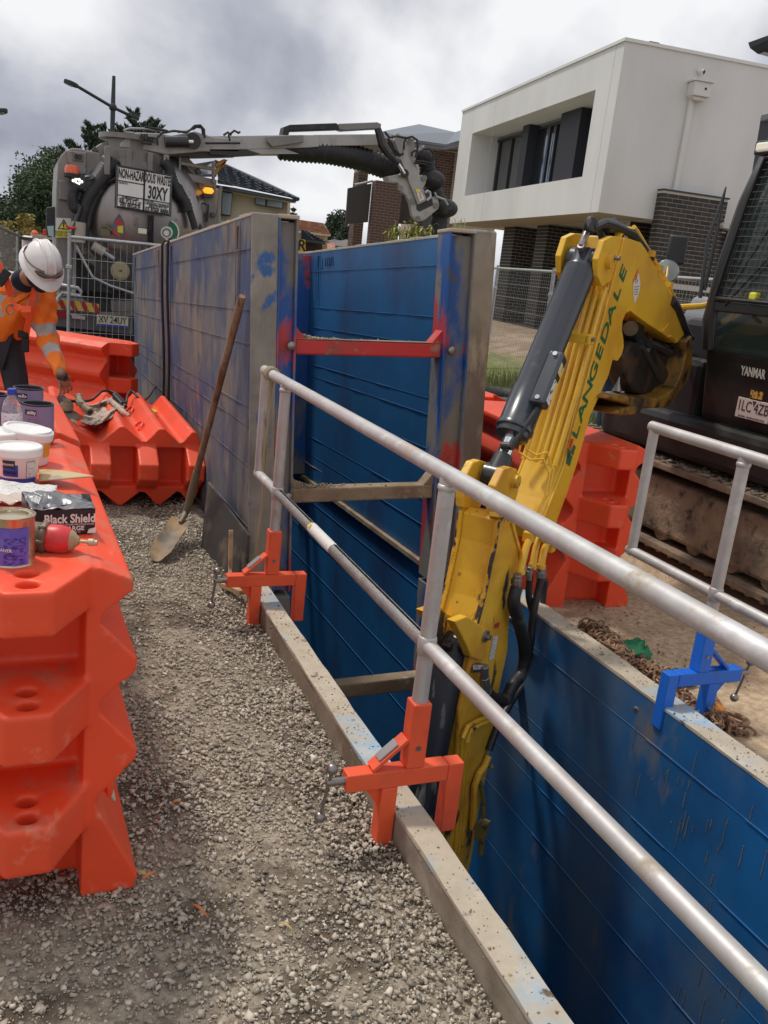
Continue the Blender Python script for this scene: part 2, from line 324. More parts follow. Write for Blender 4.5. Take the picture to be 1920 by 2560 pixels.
def ground_mat():
    M=bpy.data.materials.new('ground_cover'); M.use_nodes=True; t=M.node_tree; P=t.nodes['Principled BSDF']; N=t.nodes.new; L=t.links.new
    ge=N('ShaderNodeNewGeometry'); sp=N('ShaderNodeSeparateXYZ'); L(ge.outputs['Position'],sp.inputs[0])
    def nz(s,d,r=.6):
        n_=N('ShaderNodeTexNoise'); n_.inputs['Scale'].default_value=s; n_.inputs['Detail'].default_value=d; n_.inputs['Roughness'].default_value=r; L(ge.outputs['Position'],n_.inputs['Vector']); return n_.outputs[0]
    def mr(v,a,b,c=0,d=1):
        n_=N('ShaderNodeMapRange'); L(v,n_.inputs[0])
        for i,q in enumerate((a,b,c,d)): n_.inputs[i+1].default_value=q
        return n_.outputs[0]
    def ma(op,a,b):
        n_=N('ShaderNodeMath'); n_.operation=op
        for i,q in enumerate((a,b)):
            if isinstance(q,(int,float)): n_.inputs[i].default_value=q
            else: L(q,n_.inputs[i])
        return n_.outputs[0]
    def mix(f,a,b):
        n_=N('ShaderNodeMix'); n_.data_type='RGBA'; L(f,n_.inputs[0])
        for i,q in ((6,a),(7,b)):
            if isinstance(q,tuple): n_.inputs[i].default_value=(*q,1)
            else: L(q,n_.inputs[i])
        return n_.outputs[2]
    n1=nz(2.2,8); n2=nz(26,8); n3=nz(90,4)
    gravel=mix(mr(n2,.4,.6),(.18,.145,.108),(.37,.315,.24)); gravel=mix(mr(n1,.49,.58),gravel,(.085,.062,.043))
    dirt=mix(mr(n2,.38,.62),(.36,.25,.155),(.54,.41,.275)); dirt=mix(mr(n1,.52,.68),dirt,(.24,.16,.10)); dirt=mix(mr(n3,.62,.70),dirt,(.12,.085,.06))
    asph=mix(mr(n3,.4,.6),(.05,.05,.05),(.10,.095,.09))
    grass=mix(mr(nz(14,6),.35,.65),(.10,.15,.03),(.25,.25,.08)); grass=mix(mr(n1,.55,.65),grass,(.25,.20,.11))
    mound=mix(mr(n1,.4,.6),(.22,.15,.095),(.34,.26,.18))
    x=ma('ADD',sp.outputs[0],ma('MULTIPLY',ma('SUBTRACT',n1,.5),1.6)); y=ma('ADD',sp.outputs[1],ma('MULTIPLY',ma('SUBTRACT',n1,.5),1.6))
    c=mix(mr(sp.outputs[0],1.5,1.6),gravel,dirt)
    c=mix(ma('MULTIPLY',mr(x,3.9,4.3),mr(y,6.2,6.8)),c,grass)
    c=mix(mr(x,8.3,8.8),c,mound)
    c=mix(ma('MULTIPLY',mr(sp.outputs[1],10.2,10.6),mr(sp.outputs[0],4.2,4.0)),c,asph)
    L(c,P.inputs['Base Color']); P.inputs['Roughness'].default_value=.95
    b=N('ShaderNodeBump'); b.inputs['Strength'].default_value=.6; b.inputs['Distance'].default_value=.012; L(n2,b.inputs['Height']); L(b.outputs[0],P.inputs['Normal'])
    return M
build(g,'ground',ground_mat(),smooth=True,ang=0,kind='structure')
t=MB(); t.box((1.78,4,-4.3),(2.2,17,.1)); build(t,'trench_floor',mud_m,kind='structure')
t=MB(); t.bb((1.0,-4,-4.3),(1.055,11.4,-.03)); t.bb((2.54,-4,-4.3),(2.56,3.5,-.03)); t.bb((2.64,3.5,-4.3),(2.68,11.4,-.04)); t.bb((1.0,11.36,-4.3),(2.66,11.42,-.3)); build(t,'trench_earth',clay_m,kind='structure')
# crushed rock: every stone its own small solid, one uncountable object
stone_m=pm('crushed_rock',(.3,.27,.23),.9,island=[(.23,.20,.16),(.52,.455,.36),(.34,.30,.24),(.60,.53,.43),(.19,.17,.145),(.46,.40,.32),(.38,.32,.24),(.68,.61,.51)],vary=(30,.12))
CUBE=np.array([(-1,-1,-1),(1,-1,-1),(1,1,-1),(-1,1,-1),(-1,-1,1),(1,-1,1),(1,1,1),(-1,1,1)],float)
CF=np.array([(0,3,2,1),(4,5,6,7),(0,1,5,4),(1,2,6,5),(2,3,7,6),(3,0,4,7)])
def scatter(name,mt,x,y,z,size,flat=.65,kind='stuff',**kw):
    n_=len(x); v=CUBE[None]*(1+rng.uniform(-.75,.25,(n_,8,3)))
    v*=np.stack([size*rng.uniform(.6,1.25,n_),size*rng.uniform(.55,1.1,n_),size*rng.uniform(.35,.9,n_)*flat/.65],1)[:,None,:]
    a=rng.uniform(0,6.28,n_); b=rng.uniform(-.6,.6,n_); c=rng.uniform(-.6,.6,n_)
    ca,sa,cb,sb,cc,sc=np.cos(a),np.sin(a),np.cos(b),np.sin(b),np.cos(c),np.sin(c)
    R=np.stack([np.stack([ca*cb,ca*sb*sc-sa*cc,ca*sb*cc+sa*sc],1),np.stack([sa*cb,sa*sb*sc+ca*cc,sa*sb*cc-ca*sc],1),np.stack([-sb,cb*sc,cb*cc],1)],1)
    v=np.einsum('nij,nkj->nki',R,v)+np.stack([x,y,z],1)[:,None,:]
    F=(CF[None]+8*np.arange(n_)[:,None,None]).reshape(-1,4)
    me=bpy.data.meshes.new(name); me.vertices.add(n_*8); me.vertices.foreach_set('co',v.ravel())
    me.loops.add(len(F)*4); me.loops.foreach_set('vertex_index',F.ravel()); me.polygons.add(len(F)); me.polygons.foreach_set('loop_start',np.arange(len(F))*4); me.polygons.foreach_set('loop_total',np.full(len(F),4))
    me.update(calc_edges=True); me.materials.append(mt); o=bpy.data.objects.new(name,me); COL.objects.link(o); setp(o,kind=kind,**kw); return o
def patch(x,y,f=1.3,s=0): return np.sin(x*f*1.9+s)*np.sin(y*f*1.3+1+s)+.6*np.sin(x*f*3.7+y*f*2.9+s)
X=[];Y=[];Z=[];S=[]
for n_,(y0,y1),(a,b) in ((30000,(.9,3.2),(.0028,.0135)),(30000,(3.0,6.5),(.0036,.0125)),(7000,(6.3,9.5),(.006,.014)),(85000,(.9,5.2),(.0012,.0036))):
    x=rng.uniform(-.75,1.06,n_); y=rng.uniform(y0,y1,n_); s=a+(b-a)*rng.beta(1.3,3.6,n_)
    dens=patch(x,y,2.1)+.5*patch(x,y,5.3,2)+rng.uniform(-1.5,1.5,n_); k=(dens>(-.45 if b>.006 else -2.2))|(x>.84); x,y,s=x[k],y[k],s[k]
    X.append(x);Y.append(y);S.append(s);Z.append(s*.25+np.array([hgt(0,q) for q in y])+.012*np.minimum(1,np.abs(x-1.03)*3+.15)*gw(x,y)+np.where(x>.8,(x-.8)*.05,0)+rng.uniform(0,.005,len(x)))
scatter('gravel',stone_m,np.concatenate(X),np.concatenate(Y),np.concatenate(Z),np.concatenate(S),.52,label='loose grey crushed rock strewn beside the trench',cat='gravel')
clod_m=pm('dirt_crumbs',(.25,.18,.11),.95,island=[(.30,.22,.14),(.16,.11,.07),(.40,.31,.21),(.10,.075,.055)])
n_=5200; x=rng.uniform(2.55,4.0,n_); y=rng.uniform(1.6,6.0,n_); k=patch(x,y,1.6,2)+rng.uniform(-1,1,n_)>.1; x,y=x[k],y[k]; s=.002+.011*rng.beta(1.1,7,len(x))
scatter('dirt_crumb',clod_m,x,y,s*.4,s,label='brown dirt crumbs scattered on the bare ground right of the trench',cat='dirt')
# bits of dirt lying on the panel edges and the spreader beams
x=rng.uniform(1.03,1.15,420); y=rng.uniform(1.2,4.0,420); s=.0012+.006*rng.beta(1,5,420)
scatter('edge_crumb',clod_m,x,y,np.full(420,.122),s,label='small lumps of dirt on the near panel edge of the trench',cat='dirt')
x=rng.uniform(2.42,2.53,260); y=rng.uniform(1.7,3.5,260); s=.0012+.006*rng.beta(1,5,260)
scatter('edge_crumb',clod_m,x,y,np.full(260,.122),s,label='small lumps of dirt on the far panel edge under the chain',cat='dirt')
# ================= trench shields =================
def seam(mb,p,q,r=.004): mb.tube([p,(np.array(p)+np.array(q))/2+np.array([0,0,.003]),q],r,6)
P=thing('trench_shield',(1.09,0,-3),'steel trench panel with dirty top edge running along the gravel','trench shield')
t=MB()
def dented(mb,x0,x1,z0,z1,ya,yb,n_,a=.003):
    vs=[]
    for i in range(n_+1):
        y=ya+(yb-ya)*i/n_; d=[a*(math.sin(i*.9+k)*.5+random.uniform(-1,1)*(random.random()<.25)) for k in range(4)]
        vs+= [(x0,y,z0),(x1,y,z0),(x1+d[0]*.6,y,z1+d[1]*.7),(x0+d[2],y,z1+d[3]*.7)]
    mb.add(vs,[(0,1,2,3),tuple(4*n_+k for k in (3,2,1,0))]+[(4*i+k,4*i+4+k,4*i+4+(k+1)%4,4*i+(k+1)%4) for i in range(n_) for k in range(4)])
dented(t,1.062,1.150,-3,.106,-3,4.12,90); build(t,'panel_body',[capside_m],P,bev=.003)
t=MB(); dented(t,1.060,1.152,.104,.121,-3,4.122,110,.004); build(t,'top_edge',cap_m,P,bev=.003)
t=MB(); t.bb((1.150,-3,-3),(1.156,4.1,.100)); build(t,'inner_skin',panel_low,P)
P=thing('trench_shield',(2.47,0,-3),'blue steel trench panel under the chain and green sling','trench shield')
t=MB(); t.bb((2.42,-3,-3.2),(2.535,4.12,.112)); build(t,'panel_body',panel_low,P,bev=.003)
t=MB(); dented(t,2.418,2.537,.105,.121,-3,4.122,100,.004); build(t,'top_edge',cap_m,P,bev=.003)
t=MB()
for k in range(170):
    y=random.triangular(.9,2.75,1.5); z=random.uniform(-1.5,.04) if y<2.2 else random.uniform(-.35,.04); L=random.uniform(.01,.13)*(1 if random.random()<.85 else 2.6); w=random.uniform(.0006,.0018); t.prism([(-w,0),(w,0),(w*1.6,-L*.7),(0,-L),(-w*1.3,-L*.7)],(2.4188,y,z),(0,1,.03),(0,0,1),(1,0,0),-.0008,.0012)
build(t,'mud_drips',pm('dried_mud',(.15,.145,.12),.9,vary=(9,.25)),P,kind='stuff')
for z in (-.06,-.43,-.72,-.98,-1.3,-1.65,-2.0,-2.35,-2.7):
    t=MB(); seam(t,(2.4195,-3,z),(2.4195,4.1,z),.0018)
    for k in range(16):
        y=random.uniform(-1,3.3); t.tube([(2.419,y,z),(2.418,y+.12,z+.001),(2.419,y+.22,z)],.0034,6)
    build(t,'weld_seam',panel_low,P,smooth=True)

# tall box
_a=nrm(ray(105,715,1.)); _x=nrm(np.cross(_a,[0,0,1])); _u=np.cross(_x,_a); _r=.044
BX=_x*math.cos(_r)+_u*math.sin(_r); BU=-_x*math.sin(_r)+_u*math.cos(_r); BA=_a; BO=np.array([1.056,4.496,1.909]); BR=np.array([BX,BA,BU]).T
def B(u,v,w): return BO+BX*u+BA*v+BU*w
def bbox(mb,a,b): mb.box(B(*[(a[i]+b[i])/2 for i in range(3)]),[abs(b[i]-a[i]) for i in range(3)],BR)
def side_panel(mb,u0,u1,v0,v1,slots,nseg=26):
    """panel with its upper edge a little dented; slots are real recesses"""
    zs=[-1.98,-.415,-.18]; cuts=sorted([v0,v1]+[s-.012 for s in slots]+[s+.012 for s in slots])
    for i in range(len(cuts)-1):
        a,b=cuts[i],cuts[i+1]; isslot=any(abs((a+b)/2-s)<.002 for s in slots)
        if isslot:
            bbox(mb,(u0,a,-1.98),(u1,b,-.415)); bbox(mb,(u0,a,-.18),(u1,b,0)); bbox(mb,(u0+.035,a,-.42),(u1-.035,b,-.17))
        else: bbox(mb,(u0,a,-1.98),(u1,b,0))
for idx,(v0,v1,sl) in enumerate(((0,3.40,(.35,2.98)),(3.44,6.32,(3.85,6.0)))):
    T=thing('trench_box',B(.6,v0,-2),('nearer tall blue trench box with red spreader beam standing in the trench','farther tall trench box behind the dark slings')[idx],'trench box')
    for s_ in (0,1):
        u0,u1=((.0,.131),(1.221,1.345))[s_]
        t=MB(); side_panel(t,u0,u1,v0+.02,v1,sl); o=build(t,'side_panel',[panel_out if s_==0 else panel_in],T,bev=.004)
        t=MB(); # worn top lip
        for i in range(22):
            a=v0+.02+(v1-v0-.02)*i/22; b=a+(v1-v0-.02)/22; bbox(t,(u0-.003,a,-.012),(u1+.003,b,.004+random.uniform(-.004,.005)))
        build(t,'top_edge',cap_m,T,bev=.003)
        for w in (-.17,-.47,-.64,-.96,-1.06,-1.27,-1.6,-1.76):
            uu=u0-.002 if s_==0 else u0-.002; t=MB(); t.tube([B(uu,v0+.03,w),B(uu,v1-.02,w)],.0014,5)
            for k in range(7):
                a=random.uniform(v0+.1,v1-.5); t.tube([B(uu,a,w),B(uu-.002,a+.15,w+.001),B(uu,a+.3,w)],.0028,5)
            build(t,'weld_seam',[panel_out if s_==0 else panel_in],T,smooth=True)
        for s0 in sl:
            t=MB(); uu=u0-.001
            for k in (-.055,.055): t.tube([B(uu,s0+k,-.02),B(uu,s0+k,-.45)],.003,6)
            pts=[B(uu-.004,s0-.01+.02*math.sin(q*2.4),-.04-.12*q) for q in lin(0,1,8)]; t.tube(pts,.005,6)
            build(t,'lifting_eye',[panel_out if s_==0 else panel_in],T)
    for s_ in (0,1):     # end columns (channel section) at both ends
        for vv in ((v0,1),(v1,-1)):
            c0,d=vv
            if s_==0: a0,a1,e0,e1=.131,.234,0,.131
            else: a0,a1,e0,e1=1.068,1.221,1.221,1.345
            t=MB(); f=.012
            if d==1:
                bbox(t,(a0,c0-.004,-1.97),(a0+f,c0+.16,-.004)); bbox(t,(a1-f,c0-.004,-1.97),(a1,c0+.16,-.004)); bbox(t,(a0+f,c0+.03,-1.97),(a1-f,c0+.042,-.03)); bbox(t,(a0+f,c0+.148,-1.97),(a1-f,c0+.16,-.03)); 
            else:
                bbox(t,(a0,c0-.16,-1.97),(a1,c0-.02,-.03))
            build(t,'column',column_m,T,bev=.003)
            if d==1:
                t=MB(); bbox(t,(e0-.004,c0-.006,-1.98),(e1,c0+.018,.002)); build(t,'end_plate',col_grey,T,bev=.008)
                t=MB(); bbox(t,(a0-.004,c0-.008,-.016),(a1+.004,c0+.17,.004)); build(t,'column_cap',cap_m,T,bev=.005)
    for w0,mm in ((-.644,red_p),(-1.438,mud_m)):
        v=v0+.07; t=MB(); bbox(t,(.234,v-.05,w0-.04),(1.068,v+.05,w0+.04)); build(t,'spreader_beam',mm,T,bev=.01)
        t=MB()
        for u_,s2 in ((.234,1),(1.068,-1)): t.prism([(0,0),(s2*.06,0),(0,.07)],B(u_,v,w0+.04),BX,BU,BA,-.045,.045)
        build(t,'gusset',mm,T)
        if mm is red_p:
            t=MB(); bbox(t,(.236,v-.052,w0+.040),(1.066,v+.052,w0+.043)); build(t,'dirt_film',mud_m,T)
        t=MB()
        for u_ in (.205,1.112): t.lathe([(.024,0),(.026,.008),(.022,.020),(.010,.028),(.002,.030)],B(u_,v0-.006,w0+.005),-BA,16)
        build(t,'pin_head',steel,T,smooth=True)
for lv in (1,):   # the lower box the tall one stands on
    T=thing('trench_box',B(.6,0,-4.2),'lower blue trench box deep in the trench beneath the tall one','trench box')
    for u0,u1 in ((0,.131),(1.221,1.345)):
        t=MB(); bbox(t,(u0,.02,-4.2),(u1,6.3,-2.0)); build(t,'side_panel',panel_in,T,bev=.004)
        for w in (-2.18,-2.5,-2.8,-3.1):
            t=MB(); t.tube([B(u0-.002,.03,w),B(u0-.002,6.2,w)],.003,6); build(t,'weld_seam',panel_in,T)
    t=MB(); bbox(t,(1.19,.05,-2.012),(1.26,6.2,-1.982)); build(t,'dirt_ledge',mud_m,T)
    for a0,a1 in ((.131,.234),(1.068,1.221)):
        t=MB(); bbox(t,(a0,0,-4.2),(a1,.16,-2.0)); build(t,'column',column_m,T,bev=.004)
    for w0 in (-2.62,-3.25):
        t=MB(); bbox(t,(.234,.02,w0-.045),(1.068,.12,w0+.045)); build(t,'spreader_beam',mud_m,T,bev=.01)
tb0=[q for q in bpy.data.objects if q.name=='trench_box'][0]
text('J  11374',.10,B(1.2185,2.72,-.10),-BA,BU,'stamped_number',pm('stamp_blue',(.004,.045,.14),.6),tb0,depth=.002,bold=.001)
# dirt heaps on the upper beams
X=[];Z=[];Y=[];S=[]
for w0,cu,am in ((-.6,.27,150),(-.6,.45,60),(-1.394,.3,120),(-1.394,.5,60)):
    for k in range(am):
        u_=.235+abs(random.gauss(0,.09))*(1 if cu<.4 else 2.5); p=B(min(u_,1.05),.07+random.uniform(-.045,.045),w0+.001+max(0,.035-abs(u_-.235)*.3)*random.random()); X.append(p[0]);Y.append(p[1]);Z.append(p[2]);S.append(random.uniform(.002,.008))
scatter('beam_dirt',pm('pale_crumbs',(.4,.32,.22),.95,island=[(.45,.36,.25),(.30,.22,.14),(.5,.42,.30)]),np.array(X),np.array(Y),np.array(Z),np.array(S),label='pale dirt heaped on the spreader beams of the tall trench box',cat='dirt')
# ================= water-filled barriers =================
def barrier_proto():
    """local: x across, y along (near end at y=0), z up; 1.5 m long, 0.93 high"""
    T=thing('plastic_barrier',(0,0,0),'x','barrier')
    half=[(.275,0.0),(.285,.035),(.17,.275),(.175,.30),(.268,.40),(.272,.43),(.175,.545),(.178,.58),(.262,.655),(.264,.69),(.172,.79),(.176,.815),(.250,.875),(.246,.905),(.165,.940)]
    prof=[(x,z) for x,z in half]+[(-x,z) for x,z in half[::-1]]
    Lg=1.5; t=MB()
    core=prof
    ends=[(.0,1.0)]
    # body in rings so that ridges soften towards the ends
    rings=[(0.12,1),(.16,1),(.5,1),(1.0,1),(1.34,1),(1.38,1)]
    n_=len(prof); vs=[]
    for y,k in rings: vs+= [(x*k,y,z) for x,z in prof]
    fs=[tuple(range(n_))[::-1],tuple(range((len(rings)-1)*n_,len(rings)*n_))]
    fs=[tuple(reversed(f)) for f in fs]
    fs+= [(r*n_+(i+1)%n_,r*n_+i,(r+1)*n_+i,(r+1)*n_+(i+1)%n_) for r in range(len(rings)-1) for i in range(n_)]
    t.add([(x,y,z) for x,y,z in vs],[tuple(reversed(f)) for f in fs])
    # flanks: the zigzag skins run on past the core at both ends
    for sgn in (1,-1):
        pl=[(sgn*x,z) for x,z in half]+[(sgn*.135,.93),(sgn*.135,.0)]
        for y0,y1 in ((0.0,.2),(1.3,1.5)): t.prism(pl,(0,0,0),(1,0,0),(0,0,1),(0,1,0),y0,y1)
    # interlocking lugs with pin holes
    def lug(y0,s,z0,z1,L,holes=()):
        w0,w1=.150,.050
        pl=[(-w0,.16),(w0,.16),(w0,.0),(w1,-L),(-w1,-L),(-w0,.0)]
        if s>0: pass
        P2=[(x,y0+s*q) for x,q in pl]
        if not holes: t.prism(P2,(0,0,0),(1,0,0),(0,1,0),(0,0,1),z0,z1); return
        from mathutils.geometry import tessellate_polygon
        if P2[0]!=P2[-1]: pass
        nseg=18; loops=[P2]+[[(.0255*math.cos(-a),yc+.0255*math.sin(-a)) for a in [2*math.pi*k/nseg for k in range(nseg)]] for yc in holes]
        flat_=[p for l in loops for p in l]; tr=tessellate_polygon([[Vector((p[0],p[1],0)) for p in l] for l in loops])
        vs=[(x,y,z1) for x,y in flat_]; fs=[]
        for a,b,c in tr:
            A,B_,C=[np.array(flat_[i]) for i in (a,b,c)]; cr_=(B_[0]-A[0])*(C[1]-A[1])-(B_[1]-A[1])*(C[0]-A[0]); fs.append((a,b,c) if cr_>0 else (a,c,b))
        n0=len(P2); nb=len(vs); vs+=[(x,y,z0) for x,y in P2]; fs.append(tuple(nb+i for i in range(n0)))
        fs+=[(i,(i+1)%n0,nb+(i+1)%n0,nb+i) for i in range(n0)]; off=n0
        for yc in holes:
            nb=len(vs); vs+=[(vs[off+k][0],vs[off+k][1],z1-.07) for k in range(nseg)]; fs+=[(off+k,off+(k+1)%nseg,nb+(k+1)%nseg,nb+k) for k in range(nseg)]; fs.append(tuple(nb+k for k in range(nseg))); off+=nseg
        t.add(vs,fs)
    for z0,z1 in ((.835,.944),(.515,.645),(.215,.345)): lug(0.0,1,z0,z1,.165,[-.040,-.110])
    for z0,z1 in ((.665,.80),(.365,.495),(.06,.19)): lug(1.5,-1,z0,z1,.0)
    b=build(t,'shell',barrier_m,T)
    rm=b.modifiers.new('r','REMESH'); rm.mode='VOXEL'; rm.voxel_size=.0072; sm_=b.modifiers.new('s','SMOOTH'); sm_.factor=.5; sm_.iterations=3
    dg=bpy.context.evaluated_depsgraph_get(); dg.update(); me2=bpy.data.meshes.new_from_object(b.evaluated_get(dg)); b.modifiers.clear(); b.data=me2; me2.shade_smooth()
    if not me2.materials: me2.materials.append(barrier_m)
    # dark sleeves of the pin holes
    # half-round pockets moulded into the valleys
    for sgn in (1,-1):
        for zc in (.29,.56):
            for yc in (.42,1.02):
                t=MB(); t.tube([(sgn*(.18+.045*math.sin(q)),yc+.075*math.cos(q),zc+.0+.04*math.sin(q)) for q in lin(0,math.pi,10)],.008,6)
                build(t,'moulded_rib',barrier_m,T,smooth=True)
        t=MB(); t.ball((sgn*.226,.27,.165),.06,16,(.35,1,1)); build(t,'filler_recess',barrier_m,T,smooth=True)
        t=MB(); t.lathe([(.001,0),(.046,0),(.048,.012),(.03,.016),(.001,.016)],(sgn*.224,.27,.15),(sgn*.9,0,.44),20); build(t,'drain_plug',plug_m,T,smooth=True)
    return T
hole_m=pm('pin_hole_red',(.30,.018,.010),.6)
plug_m=pm('drain_plug',(.58,.50,.34),.6,layers=[((.25,.2,.12),12,.6,.05,5)])
bp=barrier_proto()
def place(o,loc,rz=0,rot=None,label=None,group=None):
    o.location=tuple(loc)
    if rot is not None: o.rotation_euler=rot
    else: o.rotation_euler=(0,0,rz)
    if label: o['label']=label
    if group: o['group']=group
    return o
place(bp,(.012,2.11,0),math.radians(1.5),label='orange plastic barrier nearest the camera, carrying tins, buckets and a glove box')
o=place(copy_tree(bp),(-.02,3.72,.0),math.radians(3.0),label='orange plastic barrier carrying the water bottle and purple tins, second in line'); o.scale=(1,.72,1)
# on its side: local z -> world +x, local x -> world -z
o=copy_tree(bp); Rm=Matrix(((0,0,1),(0,1,0),(-1,0,0))); o.matrix_world=Matrix.Translation((.20,5.93,.272))@Rm.to_4x4()@Matrix.Rotation(math.radians(0),4,'Z')
o['label']='orange plastic barrier lying on its side with grinder, rag and cable on top'
o=copy_tree(bp); place(o,(.80,8.05,-.07),math.radians(48),label='orange plastic barrier standing behind the worker beside the tall trench box')
place(copy_tree(bp),(2.94,3.86,0),math.radians(-4),label='orange plastic barrier standing on bare dirt behind the excavator boom')
place(copy_tree(bp),(2.98,5.55,0),math.radians(3),label='orange plastic barrier with cardboard on top beyond the tall trench box')
# ================= guard rails =================
def clamp(T,x,y,s,paint,zt=.12,drop=.13):
    """s=+1: screw on the -x side"""
    bz=.235; sg=-s
    t=MB(); t.bb((x-.035,y-.026,bz-.03),(x+.03,y+.026,bz+.028)) ; t.v=[];t.f=[];t.m=[]
    t.bb((x+sg*.215,y-.026,bz-.029),(x-sg*.115,y+.026,bz+.029)); build(t,'clamp_beam',paint,T,bev=.004)
    t=MB(); t.bb((x-sg*.10,y-.0215,bz-.024),(x-sg*.160,y+.0215,bz+.024)); build(t,'sliding_beam',paint,T,bev=.003)
    t=MB(); t.bb((x-sg*.17,y-.026,bz+.028),(x-sg*.118,y+.026,bz-.215)); build(t,'clamp_leg',paint,T,bev=.004)
    t=MB(); t.bb((x+sg*.048,y-.026,bz-.0292),(x+sg*.100,y+.026,bz-.27)); build(t,'clamp_leg',paint,T,bev=.004)
    t=MB(); t.prism([(x+sg*.098,bz-.029),(x+sg*.155,bz-.029),(x+sg*.098,bz-.10)],(0,0,0),(1,0,0),(0,0,1),(0,1,0),y-.008,y+.008); build(t,'gusset',paint,T)
    t=MB(); t.bb((x-.030,y-.030,bz+.0292),(x+.030,y+.030,bz+.245)); build(t,'socket',paint,T,bev=.006)
    t=MB(); t.bar((x+sg*.135,y,bz+.034),(x+sg*.032,y,bz+.125),.05,.012,(0,0,1)); build(t,'brace_plate',paint,T,bev=.002)
    t=MB(); t.bar((x+sg*.115,y,bz+.062),(x+sg*.06,y,bz+.11),.036,.010,(0,0,1)); build(t,'rating_label',pm('foil_label',(.35,.34,.33),.35,.6),T)
    t=MB(); t.cyl((x-sg*.0,y-.034,bz+.10),(x,y+.034,bz+.10),.008); build(t,'bolt',steel,T)
    t=MB(); t.cyl((x+sg*.21,y,bz),(x+sg*.262,y,bz),.013); hx=x+sg*.262
    build(t,'screw',steel,T,smooth=True)
    t=MB(); t.cyl((hx,y-.01,bz+.045),(hx-.012,y+.02,bz-drop),.0055,seg=8); t.ball((hx,y-.01,bz+.05),.0185); t.ball((hx-.012,y+.02,bz-drop),.0185); t.ball((hx,y,bz),.014)
    build(t,'handle',steel,T,smooth=True)
def rail(name,x,ys,y0,y1,ztop,zmid,label,paint,s,T=None):
    T=thing(name,(x,y0,.12),label,'guard rail'); r=.0245
    t=MB(); t.tube([(x,y0,ztop),(x,y1,ztop)],r,20); build(t,'top_rail',alu,T,smooth=True,ang=60)
    segs=[y0]+[v for y in ys for v in (y-.015,y+.015)]+[y1]
    e=max(y0,y1)
    for i in range(0,len(segs)-1,2):
        t=MB(); t.tube([(x,segs[i],zmid),(x,segs[i+1],zmid)],r*.92,18); build(t,'middle_rail',alu,T,smooth=True,ang=60)
    t=MB(); t.tube([(x,e-.022,zmid-.01),(x,e-.022,ztop)],r*.92,18); t.ball((x,e-.02,ztop),r*1.02); t.ball((x,e-.022,zmid-.002),r*.95); build(t,'end_post',alu,T,smooth=True,ang=60)
    for y in ys:
        t=MB(); t.tube([(x,y,.40),(x,y,ztop-.01)],r,20)
        for z,rr in ((zmid,r*.98),(ztop-r,r)):
            t.lathe([(rr,-.03),(rr*1.16,-.024),(rr*1.2,0),(rr*1.16,.024),(rr,.03)],(x,y,z),(0,0,1),18) if z==zmid else t.lathe([(rr,-.012),(rr*1.13,-.006),(rr*1.13,.004),(rr,.008)],(x,y,z-.01),(0,0,1),18)
        build(t,'post',alu,T,smooth=True,ang=60); clamp(T,x,y,s,paint)
    return T
RL=rail('guard_rail',1.105,[2.15,3.85],4.24,-.6,1.175,.660,'aluminium guard rail with orange clamps along the gravel side',orange_p,1)
t=MB(); t.tube([(1.105,3.02,.6601),(1.105,3.30,.6601)],.0232,20,False); build(t,'warning_label',pm('rail_sticker',(.66,.64,.60),.5,layers=[((.2,.2,.2),60,.66,.02,4)]),RL,smooth=True)
t=MB(); c=np.array((1.092,3.28,.68)); t.prism([(-.014,-.011),(.014,-.011),(0,.013)],c+np.array((-.004,0,.002)),(0,-1,0),(.6,0,.8),(-.8,0,.6),0,.0015); build(t,'warning_triangle',pm('label_yellow',(.8,.6,.02),.5),RL)
t=MB() # rope lashing
for k in range(4): t.tube([(1.105+.031*math.cos(q),4.12-.012*k+.006*q/6.28,1.175+.031*math.sin(q)) for q in lin(0,6.28,14)],.0065,6)
t.tube([(1.10,4.10,1.145),(1.13,4.20,.9),(1.16,4.30,.5),(1.15,4.33,.14)],.0075,6); t.tube([(1.115,4.11,1.145),(1.12,4.16,.95),(1.115,4.2,.72),(1.12,4.22,.62)],.0065,6)
build(t,'lashing_rope',pm('rope_beige',(.36,.30,.19),.9,bump=(200,.4,.002)),smooth=True,label='beige rope tied round the end of the near guard rail',cat='rope')
rail('guard_rail',2.58,[2.57],3.14,-.6,1.168,.597,'shorter aluminium guard rail with a blue clamp above the chain',blueclamp,-1)
# ================= shovel, board, timber =================
tip=np.array(at(340,1205,z=.03)); sock=np.array(at(402,1110,z=.17)); bot=np.array(at(385,1135,z=.12)); top=at(523,640,x=1.03)
T=thing('shovel',tip,'long wooden handled shovel leaning on the tall trench box','shovel')
d=nrm(np.array(top)-sock); path=[sock+(np.array(top)-sock)*q for q in lin(.06,1,10)]
t=MB(); t.tube(path,[.020,.020,.0195,.019,.019,.019,.019,.0195,.020,.021,.019],12); build(t,'handle',wood,T,smooth=True)
bd=nrm(tip-sock); side=nrm(np.cross(bd,[0,0,1])); up=np.cross(side,bd)
if up[2]<0: up=-up
t=MB(); Lb=np.linalg.norm(tip-sock)-.05; nu,nv=8,9; vs=[]
st=sock+bd*.05
for lay in (0,-.003):
    for j in range(nv+1):
        v=j/nv; w=.068*(1-.12*v) if v<.8 else .068*(.904)*math.sqrt(max(0,1-((v-.8)/.2)**2*.55))
        for i in range(nu+1):
            u_=-1+2*i/nu; vs.append(st+bd*(Lb*v+.02*(1-u_*u_)*(v>.8)*(v-.8)*5)+side*(w*u_)+up*(.022*u_*u_-.012+lay+.01*math.sin(v*3)))
fs=[]; q=(nu+1)*(nv+1)
for j in range(nv):
    for i in range(nu): a=j*(nu+1)+i; fs+= [(a,a+1,a+nu+2,a+nu+1),(q+a,q+a+nu+1,q+a+nu+2,q+a+1)]
